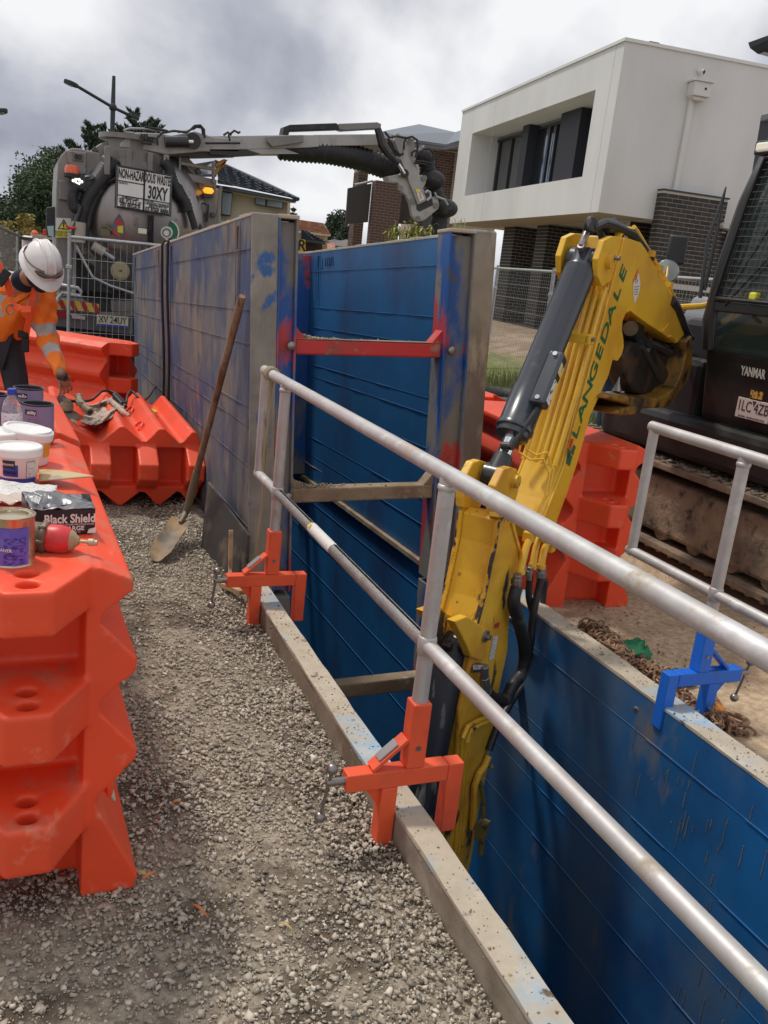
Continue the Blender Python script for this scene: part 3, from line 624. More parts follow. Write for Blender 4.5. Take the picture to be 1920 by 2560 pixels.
for i in range(nu): fs+= [(i,q+i,q+i+1,i+1),(nv*(nu+1)+i,nv*(nu+1)+i+1,q+nv*(nu+1)+i+1,q+nv*(nu+1)+i)]
for j in range(nv): a=j*(nu+1); fs+= [(a,a+nu+1,q+a+nu+1,q+a),(a+nu,q+a+nu,q+a+2*nu+1,a+2*nu+1)]
t.add(vs,fs); build(t,'blade',pm('muddy_blade',(.38,.25,.13),.85,layers=[((.16,.14,.115),5,.55,.06,9,(1,1,.4),.6),((.42,.20,.08),8,.66,.05,8)],bump=(25,.3,.004)),T,smooth=True)
t=MB(); t.tube([sock-d*.0+bd*.10,sock+d*.02,sock+d*.13,sock+d*.34],[.012,.021,.0245,.0225],12); build(t,'socket',pm('shovel_socket',(.22,.18,.13),.6,.3,bump=(25,.3,.004)),T,smooth=True)
t=MB(); a_,b_,c_,d_=[np.array(p) for p in ((1.02,5.05,.40),(1.10,4.33,.30),(1.07,4.28,-.02),(.99,5.0,-.02))]
nn=nrm(np.cross(b_-a_,d_-a_)); t.add([a_,b_,c_,d_,a_+nn*.014,b_+nn*.014,c_+nn*.014,d_+nn*.014],[(0,1,2,3),(7,6,5,4),(0,4,5,1),(1,5,6,2),(2,6,7,3),(3,7,4,0)])
build(t,'formwork_board',pm('black_board',(.045,.042,.042),.6,layers=[((.16,.13,.10),5,.6,.08,9)]),label='black formwork board leaning on the foot of the tall box',cat='board')
t=MB(); t.bar((.985,4.36,.02),(1.035,4.10,.07),.035,.022); t.bar((1.03,4.42,.30),(1.03,4.38,.10),.02,.02,(1,0,0)); t.bar((1.03,4.38,.1),(1.01,4.30,.03),.02,.02)
build(t,'timber_offcut',pm('raw_timber',(.48,.33,.18),.8,layers=[((.25,.16,.09),9,.58,.06,8)]),label='splintered timber offcut beside the black board',cat='timber')
# slings over the tall box
dk=pm('dark_sling',(.030,.018,.016),.8,bump=(120,.5,.002))
t=MB()
for v,w,off in ((3.46,-1.95,0),(3.10,-1.6,.012)):
    pts=[B(.25,v+.02,.0),B(.13,v,.018),B(.0,v,.018),B(-.018,v,-.02)]+[B(-.018-.004*math.sin(i),v+.012*math.sin(i*.8)+off*i*.3,-.1-.17*i) for i in range(0,9)]
    t.tube(pts,.011,8)
p=B(-.02,3.13,-1.4); t.tube([B(-.018,3.14,-1.25),B(-.03,3.17,-1.38),B(-.07,3.4,-1.46),(1.0,8.15,.33),(.94,8.1,.24)],.011,8)
build(t,'lifting_sling',dk,smooth=True,label='pair of dark slings draped over the tall trench box panel',cat='sling')
# ================= chain, sling, hook =================
rust=pm('rusty_chain',(.30,.17,.10),.6,.3,layers=[((.36,.25,.16),18,.58,.08,8),((.07,.045,.035),12,.60,.06,8)],bump=(80,.2,.002))
def link_into(t,c,R,L=.017,W=.0105,r=.0042,n_=10):
    pts=[]
    for k in range(n_+1):
        a=2*math.pi*k/n_; x=W*math.cos(a); y=W*math.sin(a)+(L-W if math.sin(a)>0 else W-L); pts.append(np.array(c)+R@np.array([x,y,0]))
    t.tube(pts,r,5,False)
t=MB()
def rr():
    q=rng.normal(size=4); q/=np.linalg.norm(q); w,x,y,z=q
    return np.array([[1-2*(y*y+z*z),2*(x*y-z*w),2*(x*z+y*w)],[2*(x*y+z*w),1-2*(x*x+z*z),2*(y*z-x*w)],[2*(x*z-y*w),2*(y*z+x*w),1-2*(x*x+y*y)]])
for k in range(560):
    s_=random.random(); cy=3.46-1.0*s_; cx=2.66-.02*s_; w=.085+.03*math.sin(s_*9)
    a=random.gauss(0,1)*.5; hgt_=.125*(1-min(1,abs(a)))*(.7+.3*math.sin(s_*13))
    link_into(t,(cx+a*w*1.3,cy+random.uniform(-.02,.02),.012+hgt_*random.uniform(.55,1)),rr(),random.uniform(.024,.029),.0155,.0060)
build(t,'chain_pile',rust,smooth=True,label='heap of rusty lifting chain lying beside the trench edge',cat='chain')
t=MB()
for (a,b,c) in (((1498,1470),(1560,1500),.07),((1560,1510),(1585,1560),.06)):
    pass
def bigloop(cpt,R,L,W,r,nm,lab,mt,cat):
    t=MB(); pts=[]
    for k in range(21):
        a=2*math.pi*k/20; x=W*math.cos(a); y=W*math.sin(a)+(L-W if math.sin(a)>0 else W-L); pts.append(np.array(cpt)+R@np.array([x,y,0]))
    t.tube(pts,r,10,False); return build(t,nm,mt,smooth=True,label=lab,cat=cat)
p=at(1530,1480,z=.10); Rz=np.array([[.6,-.8,0],[.5,.37,-.78],[.62,.47,.62]]).T
bigloop(p,np.array([nrm((.5,.8,.2)),nrm((-.5,.3,.8)),nrm(np.cross((.5,.8,.2),(-.5,.3,.8)))]).T,.065,.045,.011,'lifting_ring','rusty ring standing behind the blue clamp',rust,'ring')
p=at(1572,1548,z=.025); bigloop(p,np.array([nrm((.9,.3,0)),nrm((.25,-.95,.1)),(0,0,1)]).T,.085,.045,.0125,'lifting_ring','rusty oval ring lying at the end of the blue clamp',rust,'ring')
oh=pm('orange_hook',(.55,.20,.03),.5,layers=[((.10,.06,.04),9,.55,.06,8)])
p=np.array(at(1535,1545,z=.04)); t=MB(); t.tube([p+np.array((.05*math.cos(q)-.0,.05*math.sin(q),.01)) for q in lin(-.4,3.9,14)],[.012]*7+[.011,.011,.010,.009,.008,.006,.005,.003],8); t.bar(p+np.array((.05,-.02,.01)),p+np.array((.08,.06,.02)),.03,.02); t.ball(p+np.array((.08,.07,.02)),.022)
build(t,'chain_hook',oh,smooth=True,label='scuffed orange chain hook behind the blue clamp',cat='hook')
def cloth(pts_fn,nu,nv,name,mt,th=.0015,**kw):
    mb=MB(); vs=[pts_fn(i/nu,j/nv) for j in range(nv+1) for i in range(nu+1)]
    mb.add(vs,[(j*(nu+1)+i,j*(nu+1)+i+1,(j+1)*(nu+1)+i+1,(j+1)*(nu+1)+i) for j in range(nv) for i in range(nu)])
    o=build(mb,name,mt,smooth=True,ang=0,**kw); s=o.modifiers.new('solid','SOLIDIFY'); s.thickness=th; return o
gp=np.array(at(1345,1392,z=.05))
green=pm('green_webbing',(.01,.17,.07),.7,bump=(150,.3,.002))
cloth(lambda u,v: (gp[0]-.10+.24*u+.02*math.sin(v*6),gp[1]+.07-.16*v+.03*math.sin(u*7),.01+.085*crum(u,v,4.)+.035*(1-abs(2*v-1))),26,14,'green_sling',green,.002,label='crumpled green round sling on top of the chain heap',cat='sling')
gp2=np.array(at(1468,1448,z=.05))
cloth(lambda u,v: (gp2[0]-.05+.10*u,gp2[1]+.07-.16*v,.01+.05*crum(u,v,5.)),14,10,'green_sling',green,.002,label='end of the green sling showing beside the blue clamp post',cat='sling')
# litter on the gravel
def leaf(u,v,L,W,ang,mt,lab,cat='leaf',z=.022,curl=.01):
    p=np.array(at(u,v,z=z)); a=np.array([math.cos(ang),math.sin(ang),0]); b=np.array([-math.sin(ang),math.cos(ang),0])
    cloth(lambda s_,w: tuple(p+a*(s_-.5)*L+b*(w-.5)*W*math.sin(math.pi*min(.98,max(.02,s_)))+np.array([0,0,curl*math.sin(s_*3.1)+.004*(w-.5)])),8,3,'fallen_leaf' if cat=='leaf' else 'paper_scrap',mt,.0008,label=lab,cat=cat)
lf=pm('dry_leaf',(.55,.20,.06),.7); lf2=pm('dry_leaf_pale',(.50,.36,.14),.7); ppr=pm('paper_white',(.78,.76,.72),.6)
leaf(322,1893,.045,.010,.5,lf,'orange dry leaf by the foot of the nearest barrier'); leaf(306,1890,.05,.009,-.7,lf2,'pale straw leaf crossing the orange leaf')
leaf(432,1968,.07,.007,-1.1,lf,'long thin brown leaf on the gravel'); leaf(617,2003,.05,.005,-.9,lf2,'thin yellow stalk low on the gravel'); leaf(676,1643,.028,.02,.9,ppr,'small white paper scrap on the gravel','paper',z=.03,curl=.02)
leaf(380,1735,.03,.008,.2,lf,'small rust coloured leaf in the middle of the gravel')
# ================= excavator =================
EX=thing('excavator',(4.9,4.9,0),'yellow and black tracked excavator reaching its arm down into the trench','excavator')
P0=(1.872,3.183); ED=nrm((2.4,1.7,0)); EN=np.array([ED[1],-ED[0],0.]); UP=np.array([0,0,1.])
def E3(s,z,t=0.): return np.array([P0[0],P0[1],0.])+ED*s+UP*z+EN*t
def zb(x,y): return ((1150+x/2.458)/KD,(500+y/2.458)/KD)      # zoom grids used to read the photograph
def zc(x,y): return ((1150+x/3.685)/KD,(1150+y/3.685)/KD)
def zd(x,y): return ((1050+x/2.011)/KD,(1100+y/2.011)/KD)
def ze(x,y): return ((1380+x/3.95)/KD,(540+y/3.95)/KD)
def ep(p,t=0.):   # (s,z) of a photo point on the plane t
    o=(P0[0]+EN[0]*t,P0[1]+EN[1]*t); return onp(p[0],p[1],o,ED[:2])
def e3(p,t=0.): s_,z_=ep(p,t); return E3(s_,z_,t)
BW=.225
grease=pm('greasy_steel',(.10,.06,.02),.5,layers=[((.02,.018,.016),9,.5,.08,8)])
boom=[ze(*q) for q in [(720,215),(790,232),(880,262),(935,340),(1010,480),(1110,640),(1190,790),(1250,900),(1300,1010),(1330,1130),(1300,1230),(1215,1255),(1100,1165),(960,1075),(820,975),(775,935),(730,960),(700,1030),(690,1120),(705,1200),(710,1290),(690,1370),(650,1430),(600,1420),(560,1570)]]+[zb(*q) for q in [(800,1330),(720,1620),(660,1800),(600,1960),(572,2080),(520,2110),(498,2000),(560,1850),(640,1640),(720,1330),(800,1030),(880,740),(950,470)]]
pl=[ep(p) for p in boom]
t=MB(); t.prism(pl,(P0[0],P0[1],0),ED,UP,EN,-BW+.012,-.012); build(t,'boom',yellow,EX,bev=.008)
# raised flange along both sides of the boom front
for t0,t1 in ((-.0125,.0),(-BW,-BW+.0125)):
    t=MB(); t.prism(pl,(P0[0],P0[1],0),ED,UP,EN,t0,t1); build(t,'boom_side_plate',yellow,EX,bev=.003)
t=MB()
for i,(a,b) in enumerate(zip([ze(745,240),ze(640,560),ze(560,760),zb(800,900),zb(720,1250)],[ze(640,560),ze(560,760),zb(800,900),zb(720,1250),zb(640,1560)])): t.bar(e3(a,.004),e3(b,.004),.018,.012,EN)
# cylinder lugs at the boom knee
for tt in (-.012,-.20):
    lug=[ze(*q) for q in [(620,200),(540,240),(480,430),(478,600),(520,700),(620,640),(740,330),(720,210)]]
    t=MB(); t.prism([ep(p,0) for p in lug],(P0[0],P0[1],0),ED,UP,EN,tt-.03,tt+.0); build(t,'cylinder_lug',yellow,EX,bev=.004)
pin=e3(ze(560,450),-.006)
t=MB(); t.cyl(pin+EN*.02,pin-EN*(BW+.03),.035,seg=20); build(t,'pivot_pin',yellow_worn,EX,smooth=True)
t=MB(); t.cyl(pin+EN*.02+ED*.02+UP*.02,pin+EN*.045+ED*.02+UP*.02,.013,seg=6); build(t,'bolt',steel,EX)
# arm cylinder
tc=-BW/2
top=e3(zb(900,385),0); top=top+EN*(tc); 
rodpin=e3(zb(215,1700),-.10)
cd_=nrm(rodpin-top); Lc=np.linalg.norm(rodpin-top)
t=MB(); t.lathe([(.05,-.045),(.072,-.02),(.074,.05),(.080,.06),(.080,.075),(.078,.08),(.078,.62*Lc),(.083,.622*Lc),(.083,.78*Lc),(.088,.785*Lc),(.088,.80*Lc),(.078,.805*Lc),(.078,.825*Lc),(.05,.83*Lc)],top,cd_,28); build(t,'arm_cylinder',cyl_p,EX,smooth=True,ang=40)
t=MB(); t.cyl(top+cd_*.8*Lc,rodpin-cd_*.05,.034,seg=24); build(t,'cylinder_rod',chrome,EX,smooth=True)
t=MB(); t.cyl(rodpin-EN*.045,rodpin+EN*.045,.058,seg=20); t.cyl(rodpin-cd_*.11,rodpin,.043,.055,seg=18); build(t,'rod_eye',black_p,EX,smooth=True)
t=MB(); t.cyl(top-EN*.07,top+EN*.07,.062,seg=20); build(t,'cylinder_eye',black_p,EX,smooth=True)
sdn=nrm(np.cross(cd_,EN)); 
if sdn@np.array([-1,-.5,.2])<0: sdn=-sdn      # towards the camera side of the cylinder
# guard box on the cylinder
c0=top+cd_*.47*Lc+EN*.085+sdn*.045; c1=top+cd_*.70*Lc+EN*.085+sdn*.045
t=MB(); R_=np.array([EN,cd_,sdn]).T; t.box((c0+c1)/2,(.075,np.linalg.norm(c1-c0),.075),R_); build(t,'cylinder_guard',cyl_p,EX,bev=.014)
t=MB()
for q in (.08,.92): pp=c0+(c1-c0)*q; t.cyl(pp+sdn*.036,pp+sdn*.048,.012,seg=6)
build(t,'bolt',chrome,EX)
for (a,b,w) in ((.18,.38,(.62,.55,.3)),(.50,.92,(.66,.64,.60))):
    t=MB(); t.box(c0+(c1-c0)*((a+b)/2)+EN*.0385,(.0012,np.linalg.norm(c1-c0)*(b-a),.05),R_); o=build(t,'guard_label',pm('label%d'%int(a*100),w,.5,layers=[((.05,.05,.05),45,.60,.02,3),((.7,.5,.03),14,.62,.02,2)]),EX)
t=MB(); pp=c1+cd_*.01; t.tube([pp,pp+cd_*.05-EN*.01,pp+cd_*.14-EN*.03,pp+cd_*.19-EN*.045],.012,8); t.cyl(pp+cd_*.17-EN*.04,pp+cd_*.22-EN*.05,.019,seg=10); t.cyl(pp+cd_*.21-EN*.05,pp+cd_*.215-EN*.09,.018); build(t,'elbow_hose',hose_m,EX,smooth=True)
t=MB(); hh=top-cd_*.01+sdn*.07; t.cyl(hh-sdn*.01,hh+sdn*.03,.02,seg=8); t.cyl(hh+sdn*.02,hh+sdn*.02-cd_*.07+UP*.01,.018,seg=8); t.cyl(hh+sdn*.02-cd_*.05,hh+sdn*.02-cd_*.11,.015); build(t,'hose_fitting',steel,EX,bev=.003,smooth=True)
# hoses over the knee
t=MB()
st=hh+sdn*.02-cd_*.10
kn=e3(ze(700,150),-.11)
for k in range(6):
    off=-.03-k*.026; a=st+EN*(-.0-.012*k) if k<2 else e3(ze(560-15*k,470),off)
    m1=e3(ze(400+30*k,120-8*k),off-.05); m2=e3(ze(620+10*k,95),off-.03); m3=e3(ze(800,180),off); m4=e3(ze(980,420),off)
    P_=[a,a*.5+m1*.5+UP*.03,m1,m1*.5+m2*.5+UP*.02,m2,m3,m4]; t.tube(P_,.021 if k<3 else .018,9)
build(t,'boom_hose',hose_m,EX,smooth=True)
t=MB()
for k in range(16):
    q=k/15.; a=st; m1=e3(ze(400,110),-.08); p=a*(1-q)+m1*q+UP*.03*math.sin(q*3.1); t.lathe([(.024,-.008),(.030,0),(.024,.008)],p,nrm(m1-a),10)
build(t,'spiral_guard',rubber,EX,smooth=True)
# wide yellow tubes down the face of the boom
def face(p,t_,h=.03):  # point in front of the boom's upper face at lateral t
    return e3(p,0)+EN*t_+np.array([-ED[0]*.9,-ED[1]*.9,.35])*h
A_=[ze(700,330),ze(640,520),ze(585,740),zb(905,640),zb(840,880),zb(760,1180),zb(690,1420),zb(620,1650)]
for off,end,rr_ in ((-.022,zb(590,1780),.0125),(-.058,zb(560,1800),.0125),(-.092,zb(520,1850),.011),(-.125,zb(480,1880),.011),(-.19,zb(420,1600),.012)):
    pts=[face(p,off,.034) for p in (A_[2:] if off>-.1 else A_[3:])]
    t=MB(); t.tube(pts,rr_,10); build(t,'hydraulic_tube',yellow,EX,smooth=True,ang=60)
t=MB()
for p in (zb(800,875),):
    t.box(face(p,-.055,.04),(.05,.13,.045),np.array([nrm(np.cross(EN,UP)),EN,UP]).T); t.box(face(p,.005,.04),(.05,.03,.05),np.array([ED,EN,UP]).T)
build(t,'tube_clamp',yellow,EX,bev=.006)
t=MB(); t.cyl(face(zb(800,875),.0,.045),face(zb(800,875),.035,.05),.011,seg=6); build(t,'bolt',steel,EX)
t=MB(); q1=[face(p,o,.045) for p,o in ((zb(620,1520),-.19),(zb(600,1610),-.19),(zb(590,1640),-.12),(zb(600,1620),-.06),(zb(590,1700),-.02),(zb(560,1850),-.02),(zb(500,1990),-.04))]; t.tube(q1,.006,7)
q1=[face(p,o,.055) for p,o in ((zb(640,1480),-.17),(zb(615,1590),-.16),(zb(610,1610),-.10),(zb(625,1580),-.06),(zb(610,1680),-.015),(zb(575,1830),-.01),(zb(520,1960),-.03))]; t.tube(q1,.006,7); build(t,'thin_tube',yellow,EX,smooth=True)
# tube ends, clamps, fittings
t=MB()
ends=[(zc(580,1010),zc(690,640),.018),(zc(680,950),zc(740,690),.010),(zc(705,970),zc(760,690),.010),(zc(770,960),zc(820,740),.018)]
for a,b,r in ends: 
    t.tube([e3(b,.03)-ED*.02,e3(((a[0]+b[0])/2,(a[1]*.4+b[1]*.6)),.04)-ED*.03,e3(a,.045)-ED*.03],r,10); t.cyl(e3(a,.045)-ED*.03-UP*.012,e3(a,.045)-ED*.03+UP*.006,r*1.35,seg=8)
build(t,'hydraulic_tube',yellow,EX,smooth=True,ang=50)
t=MB(); t.box(e3(zc(760,690),.035)-ED*.02,(.05,.16,.05),np.array([ED,EN,UP]).T); t.box(e3(zc(650,700),.03)-ED*.02,(.04,.05,.05),np.array([ED,EN,UP]).T); t.box(e3(zc(840,790),.03)-ED*.02,(.05,.05,.05),np.array([ED,EN,UP]).T); build(t,'tube_clamp',yellow,EX,bev=.006)
t=MB()
for p in (zc(775,700),zc(880,780),zc(735,690)): t.cyl(e3(p,.05),e3(p,.08),.011,seg=6)
build(t,'bolt',steel,EX)
def chose(path,r,name,mt=hose_m,corr=True,parent=EX):
    P_=[np.array(p,float) for p in path]; pts=[]
    for i in range(len(P_)-1):   # catmull-rom
        p0=P_[max(i-1,0)];p1=P_[i];p2=P_[i+1];p3=P_[min(i+2,len(P_)-1)]
        for k in range(10):
            q=k/10; pts.append(.5*((2*p1)+(-p0+p2)*q+(2*p0-5*p1+4*p2-p3)*q*q+(-p0+3*p1-3*p2+p3)*q**3))
    pts.append(P_[-1]); t=MB()
    if not corr: t.tube(pts,r,12)
    else:
        D=[0]
        for a,b in zip(pts,pts[1:]): D.append(D[-1]+np.linalg.norm(b-a))
        n_=int(D[-1]/(corr if corr is not True else .0048)); q=np.linspace(0,D[-1],n_); arr=np.array(pts); R2=[]
        S_=np.stack([np.interp(q,D,arr[:,i]) for i in range(3)],1); t.tube(list(S_),[r*(1.0 if (i//1)%2 else .84) for i in range(n_)],12)
    return build(t,name,mt,parent,smooth=True,ang=0)
th=.05
chose([e3(zc(*q),th)-ED*.03 for q in [(550,1150),(520,1300),(560,1450),(610,1650),(620,1800),(590,1950),(510,2060)]]+[e3(zd(*q),th)-ED*.03 for q in [(440,1295),(380,1290),(345,1250)]],.032,'corrugated_hose')
chose([e3(zc(*q),th-.05)-ED*.02 for q in [(660,1050),(650,1250),(690,1420),(730,1600),(720,1800),(670,1950)]]+[e3(zd(*q),0) for q in [(500,1260),(440,1340),(390,1450),(350,1540)]],.017,'arm_hose',corr=False)
chose([e3(zc(*q),th-.02)-ED*.02 for q in [(770,1040),(740,1180),(700,1350),(680,1500),(660,1700)]]+[e3(zd(*q),-.02) for q in [(520,1200),(450,1330)]],.021,'corrugated_hose')
chose([e3(zc(*q),th-.07)-ED*.0 for q in [(790,1100),(765,1300),(760,1500),(745,1700),(700,1900)]]+[e3(zd(*q),-.05) for q in [(500,1290)]],.016,'arm_hose',corr=False)
t=MB()
for a,b,r in ((zc(555,1040),zc(545,1160),.022),(zc(670,970),zc(658,1090),.014),(zc(778,980),zc(765,1060),.022)): t.cyl(e3(a,th)-ED*.03,e3(b,th)-ED*.03,r,seg=8); t.cyl(e3(a,th)-ED*.03-UP*.02,e3(a,th)-ED*.03-UP*.05,r*1.18,seg=6)
t.cyl(e3(zd(255,1145),.0),e3(zd(310,1145),.03),.022,seg=6); t.cyl(e3(zd(305,1145),.03),e3(zd(345,1140),.045)-ED*.02,.018); t.cyl(e3(zd(333,1130),.045)-ED*.02,e3(zd(333,1190),.045)-ED*.02,.021,seg=8); t.cyl(e3(zd(333,1185),.045)-ED*.02,e3(zd(340,1250),.05)-ED*.02,.024,seg=10)
build(t,'hose_fitting',steel,EX,bev=.002,smooth=True)
# ---- arm (dipper) ----
armp=[zc(*q) for q in [(395,505),(500,520),(560,870),(520,1100),(470,1300),(455,1500),(440,1750)]]+[zd(*q) for q in [(400,1250),(370,1450),(340,1650),(300,1850),(262,2090),(235,2210),(120,2210),(150,1950),(190,1600),(205,1350),(235,1200),(262,1090)]]+[zc(*q) for q in [(100,1790),(115,1740),(150,1520),(210,1300),(260,1080),(320,800),(350,560)]]
pl=[ep(p) for p in armp]; AW=.185
t=MB(); t.prism(pl,(P0[0],P0[1],0),ED,UP,EN,-AW+.012,-.012); build(t,'arm',yellow_worn,EX,bev=.006)
for t0,t1 in ((-.0125,.004),(-AW-.004,-AW+.0125)):
    gr=[(s_-.012,z_) for s_,z_ in pl]; t=MB(); t.prism([ep(p) for p in armp],(P0[0]-ED[0]*.012,P0[1]-ED[1]*.012,0),ED,UP,EN,t0,t1); build(t,'arm_side_plate',yellow_worn,EX,bev=.003)
t=MB() # reinforcing strip on the visible side
for a,b in ((zc(470,560),zc(545,830)),(zc(545,830),zc(555,930))): t.bar(e3(a,.006),e3(b,.006),.02,.014,EN)
build(t,'stiffener',yellow_worn,EX,bev=.003)
chip=pm('chipped_edge',(.70,.36,.02),.6,layers=[((.035,.03,.028),9,.47,.03,10),((.42,.38,.33),17,.66,.03,8)],bump=(60,.4,.003))
edge=[zc(*q) for q in [(392,515),(350,575),(318,810),(285,950),(260,1080),(235,1190),(208,1310),(150,1530),(112,1745)]]
for t_ in (.002,-AW-.002):
    t=MB()
    for a,b in zip(edge,edge[1:]): t.bar(e3(a,0)+EN*t_-ED*.004,e3(b,0)+EN*t_-ED*.004,.014,.017,EN)
    build(t,'worn_edge',chip,EX,bev=.003)
# top lugs for the rod
for tt in (-.015,-.165):
    lg=[zc(*q) for q in [(430,90),(490,70),(550,90),(575,200),(560,300),(520,430),(480,520),(330,520),(330,430),(350,250)]]
    t=MB(); t.prism([ep(p) for p in lg],(P0[0],P0[1],0),ED,UP,EN,tt-.035,tt+.004); build(t,'arm_lug',yellow_worn,EX,bev=.006)
t=MB(); t.cyl(rodpin-EN*.11,rodpin+EN*.115,.03,seg=18); build(t,'pivot_pin',yellow_worn,EX,smooth=True)
t=MB(); t.bar(e3(zc(330,505),0),e3(zc(330,505),-AW),.06,.022); build(t,'cross_plate',yellow_worn,EX,bev=.005)
# bucket cylinder in front of the arm
bt=e3(zd(200,1000),-.09)-ED*.05; bb_=e3(zd(30,1950),-.09)-ED*.10; bd_=nrm(bb_-bt); Lb=np.linalg.norm(bb_-bt)
t=MB(); t.lathe([(.045,-.03),(.058,0),(.058,.10),(.070,.12),(.070,Lb),(.04,Lb+.01)],bt,bd_,24); build(t,'bucket_cylinder',scratched,EX,smooth=True)
t=MB(); t.cyl(bt-EN*.10,bt+EN*.085,.045,seg=18); t.cyl(bt+EN*.02-ED*.06,bt-EN*.02-ED*.06,.02); build(t,'pivot_pin',black_p,EX,smooth=True)
for tt in (.0,-.15):
    lg=[zd(*q) for q in [(150,905),(215,880),(330,955),(345,985),(330,1060),(280,1100),(235,1085),(215,1030)]]
    t=MB(); t.prism([ep(p) for p in lg],(P0[0],P0[1],0),ED,UP,EN,tt-.02,tt+.022); build(t,'cylinder_bracket',yellow_worn,EX,bev=.006)
t=MB(); pp=e3(zd(325,985),.022); t.cyl(pp-EN*.02,pp+EN*.012,.028,seg=14); t.cyl(pp,pp+EN*.03,.013,seg=6); build(t,'bolt',steel,EX)
# tubes and valve low on the arm
t=MB()
for dx in (0,-.035,-.07): t.tube([e3(zd(250-10*i,1450+150*i),.012)+ED*dx for i in range(6)],.011,8)
build(t,'hydraulic_tube',yellow_worn,EX,smooth=True)
t=MB(); t.tube([e3(zd(*q),.03) for q in ((345,1590),(325,1640),(295,1680),(275,1740),(270,1850),(262,1950))],.017,10); t.tube([e3(zd(*q),.03) for q in ((330,1395),(290,1410),(240,1440),(215,1500))],.011,8); t.tube([e3(zd(*q),.035) for q in ((345,1415),(300,1430),(255,1460),(235,1520))],.011,8); build(t,'hydraulic_tube',yellow_worn,EX,smooth=True)
t=MB(); t.tube([e3(zd(*q),.035) for q in ((298,1700),(315,1780),(322,1830),(318,1900))],.013,8); t.box(e3(zd(315,1960),.035),(.06,.05,.10),np.array([ED,EN,UP]).T); t.cyl(e3(zd(310,2010),.035),e3(zd(305,2080),.035),.016); t.cyl(e3(zd(350,1640),.04),e3(zd(365,1645),.05),.014,seg=6); build(t,'valve',pm('valve_brass',(.30,.24,.08),.45,.3,layers=[((.05,.05,.04),12,.6,.06,8)]),EX,bev=.004)
chose([e3(zd(*q),.02) for q in [(450,1330),(400,1420),(370,1490),(345,1560)]],.022,'corrugated_hose')
t=MB(); cpt=e3(zd(372,1010),.0046); 
# stickers
def sticker(p,w,h,t_,mt,name='sticker',tilt=0.,par=EX):
    c=e3(p,t_); ax=ED*math.cos(tilt)+UP*math.sin(tilt); ay=-ED*math.sin(tilt)+UP*math.cos(tilt); mb=MB(); mb.add([c-ax*w/2-ay*h/2,c+ax*w/2-ay*h/2,c+ax*w/2+ay*h/2,c-ax*w/2+ay*h/2],[(0,1,2,3)]); build(mb,name,mt,par); return c,ax,ay
stk=pm('white_label',(.62,.60,.56),.5,layers=[((.10,.10,.10),70,.60,.02,3,(1,1,2.5))])
sticker(zd(370,1045),.055,.115,.0065,stk,tilt=-.12); sticker(zd(387,932),.05,.024,.007,pm('label_red',(.42,.02,.03),.5),tilt=-.12)
lm=pm('label_diamond',(.70,.68,.64),.5)
mb=MB(); mb.add([e3(ze(*q),.0015) for q in ((850,520),(872,660),(866,730),(820,868),(803,790),(803,640))],[tuple(range(6))]); build(mb,'safety_label',lm,EX)
mb=MB(); mb.add([e3(ze(*q),.003) for q in ((852,520),(858,560),(806,660),(803,640))],[(0,1,2,3)]); build(mb,'label_flash',pm('flash_orange',(.8,.2,.03),.5),EX)
mb=MB()
for c_ in ((838,590,9),(832,620,12),(845,640,9),(828,655,8),(840,600,6)): c=e3(ze(c_[0],c_[1]),.0032); r_=c_[2]*.0006; mb.add([c+ED*r_*math.cos(a)*.8+UP*r_*math.sin(a)*1.5 for a in lin(0,6.28,8)[:-1]],[tuple(range(8))])
for y in (700,725,750,775): mb.add([e3(ze(*q),.003) for q in ((815+(780-y)*.02,y),(860-(y-700)*.2,y-8),(860-(y-700)*.2,y-2),(815,y+6))],[(0,1,2,3)])
build(mb,'label_print',ink,EX)
# company lettering painted up the boom
grn=pm('lettering_green',(.005,.13,.06),.4)
a=e3(zb(655,1620),.002); b=e3(zb(1020,395),.002); ax=nrm(b-a)
L_all=np.linalg.norm(b-a)
nm_='LANGEDALE'
ay=nrm(np.cross(EN,ax)); 
if ay@UP<0: pass
for i,ch in enumerate(nm_):
    q=.11+.89*(i+.5)/len(nm_); text(ch,.125,a+(b-a)*q+ay*(-.0)+EN*.001,ax,ay,'lettering',grn,EX,sx=1.25,depth=.0004,bold=.001)
mb=MB()
for k,(q0,q1,h0,h1) in enumerate(((0,.05,-.055,.03),(.03,.065,-.01,.055),(.055,.10,-.06,-.02))):
    p0_=a+(b-a)*q0; p1_=a+(b-a)*q1; mb.add([p0_+ay*h0,p1_+ay*h0,p1_+ay*h1,p0_+ay*h1*.3],[(0,1,2,3)])
build(mb,'company_mark',grn,EX)
mb=MB(); p0_=a+(b-a)*.07; mb.add([p0_+ay*-.0,p0_+(b-a)*.05+ay*.0,p0_+(b-a)*.045+ay*.045,p0_+(b-a)*-.005+ay*.03],[(0,1,2,3)]); build(mb,'company_mark',pm('mark_red',(.5,.04,.02),.5),EX)
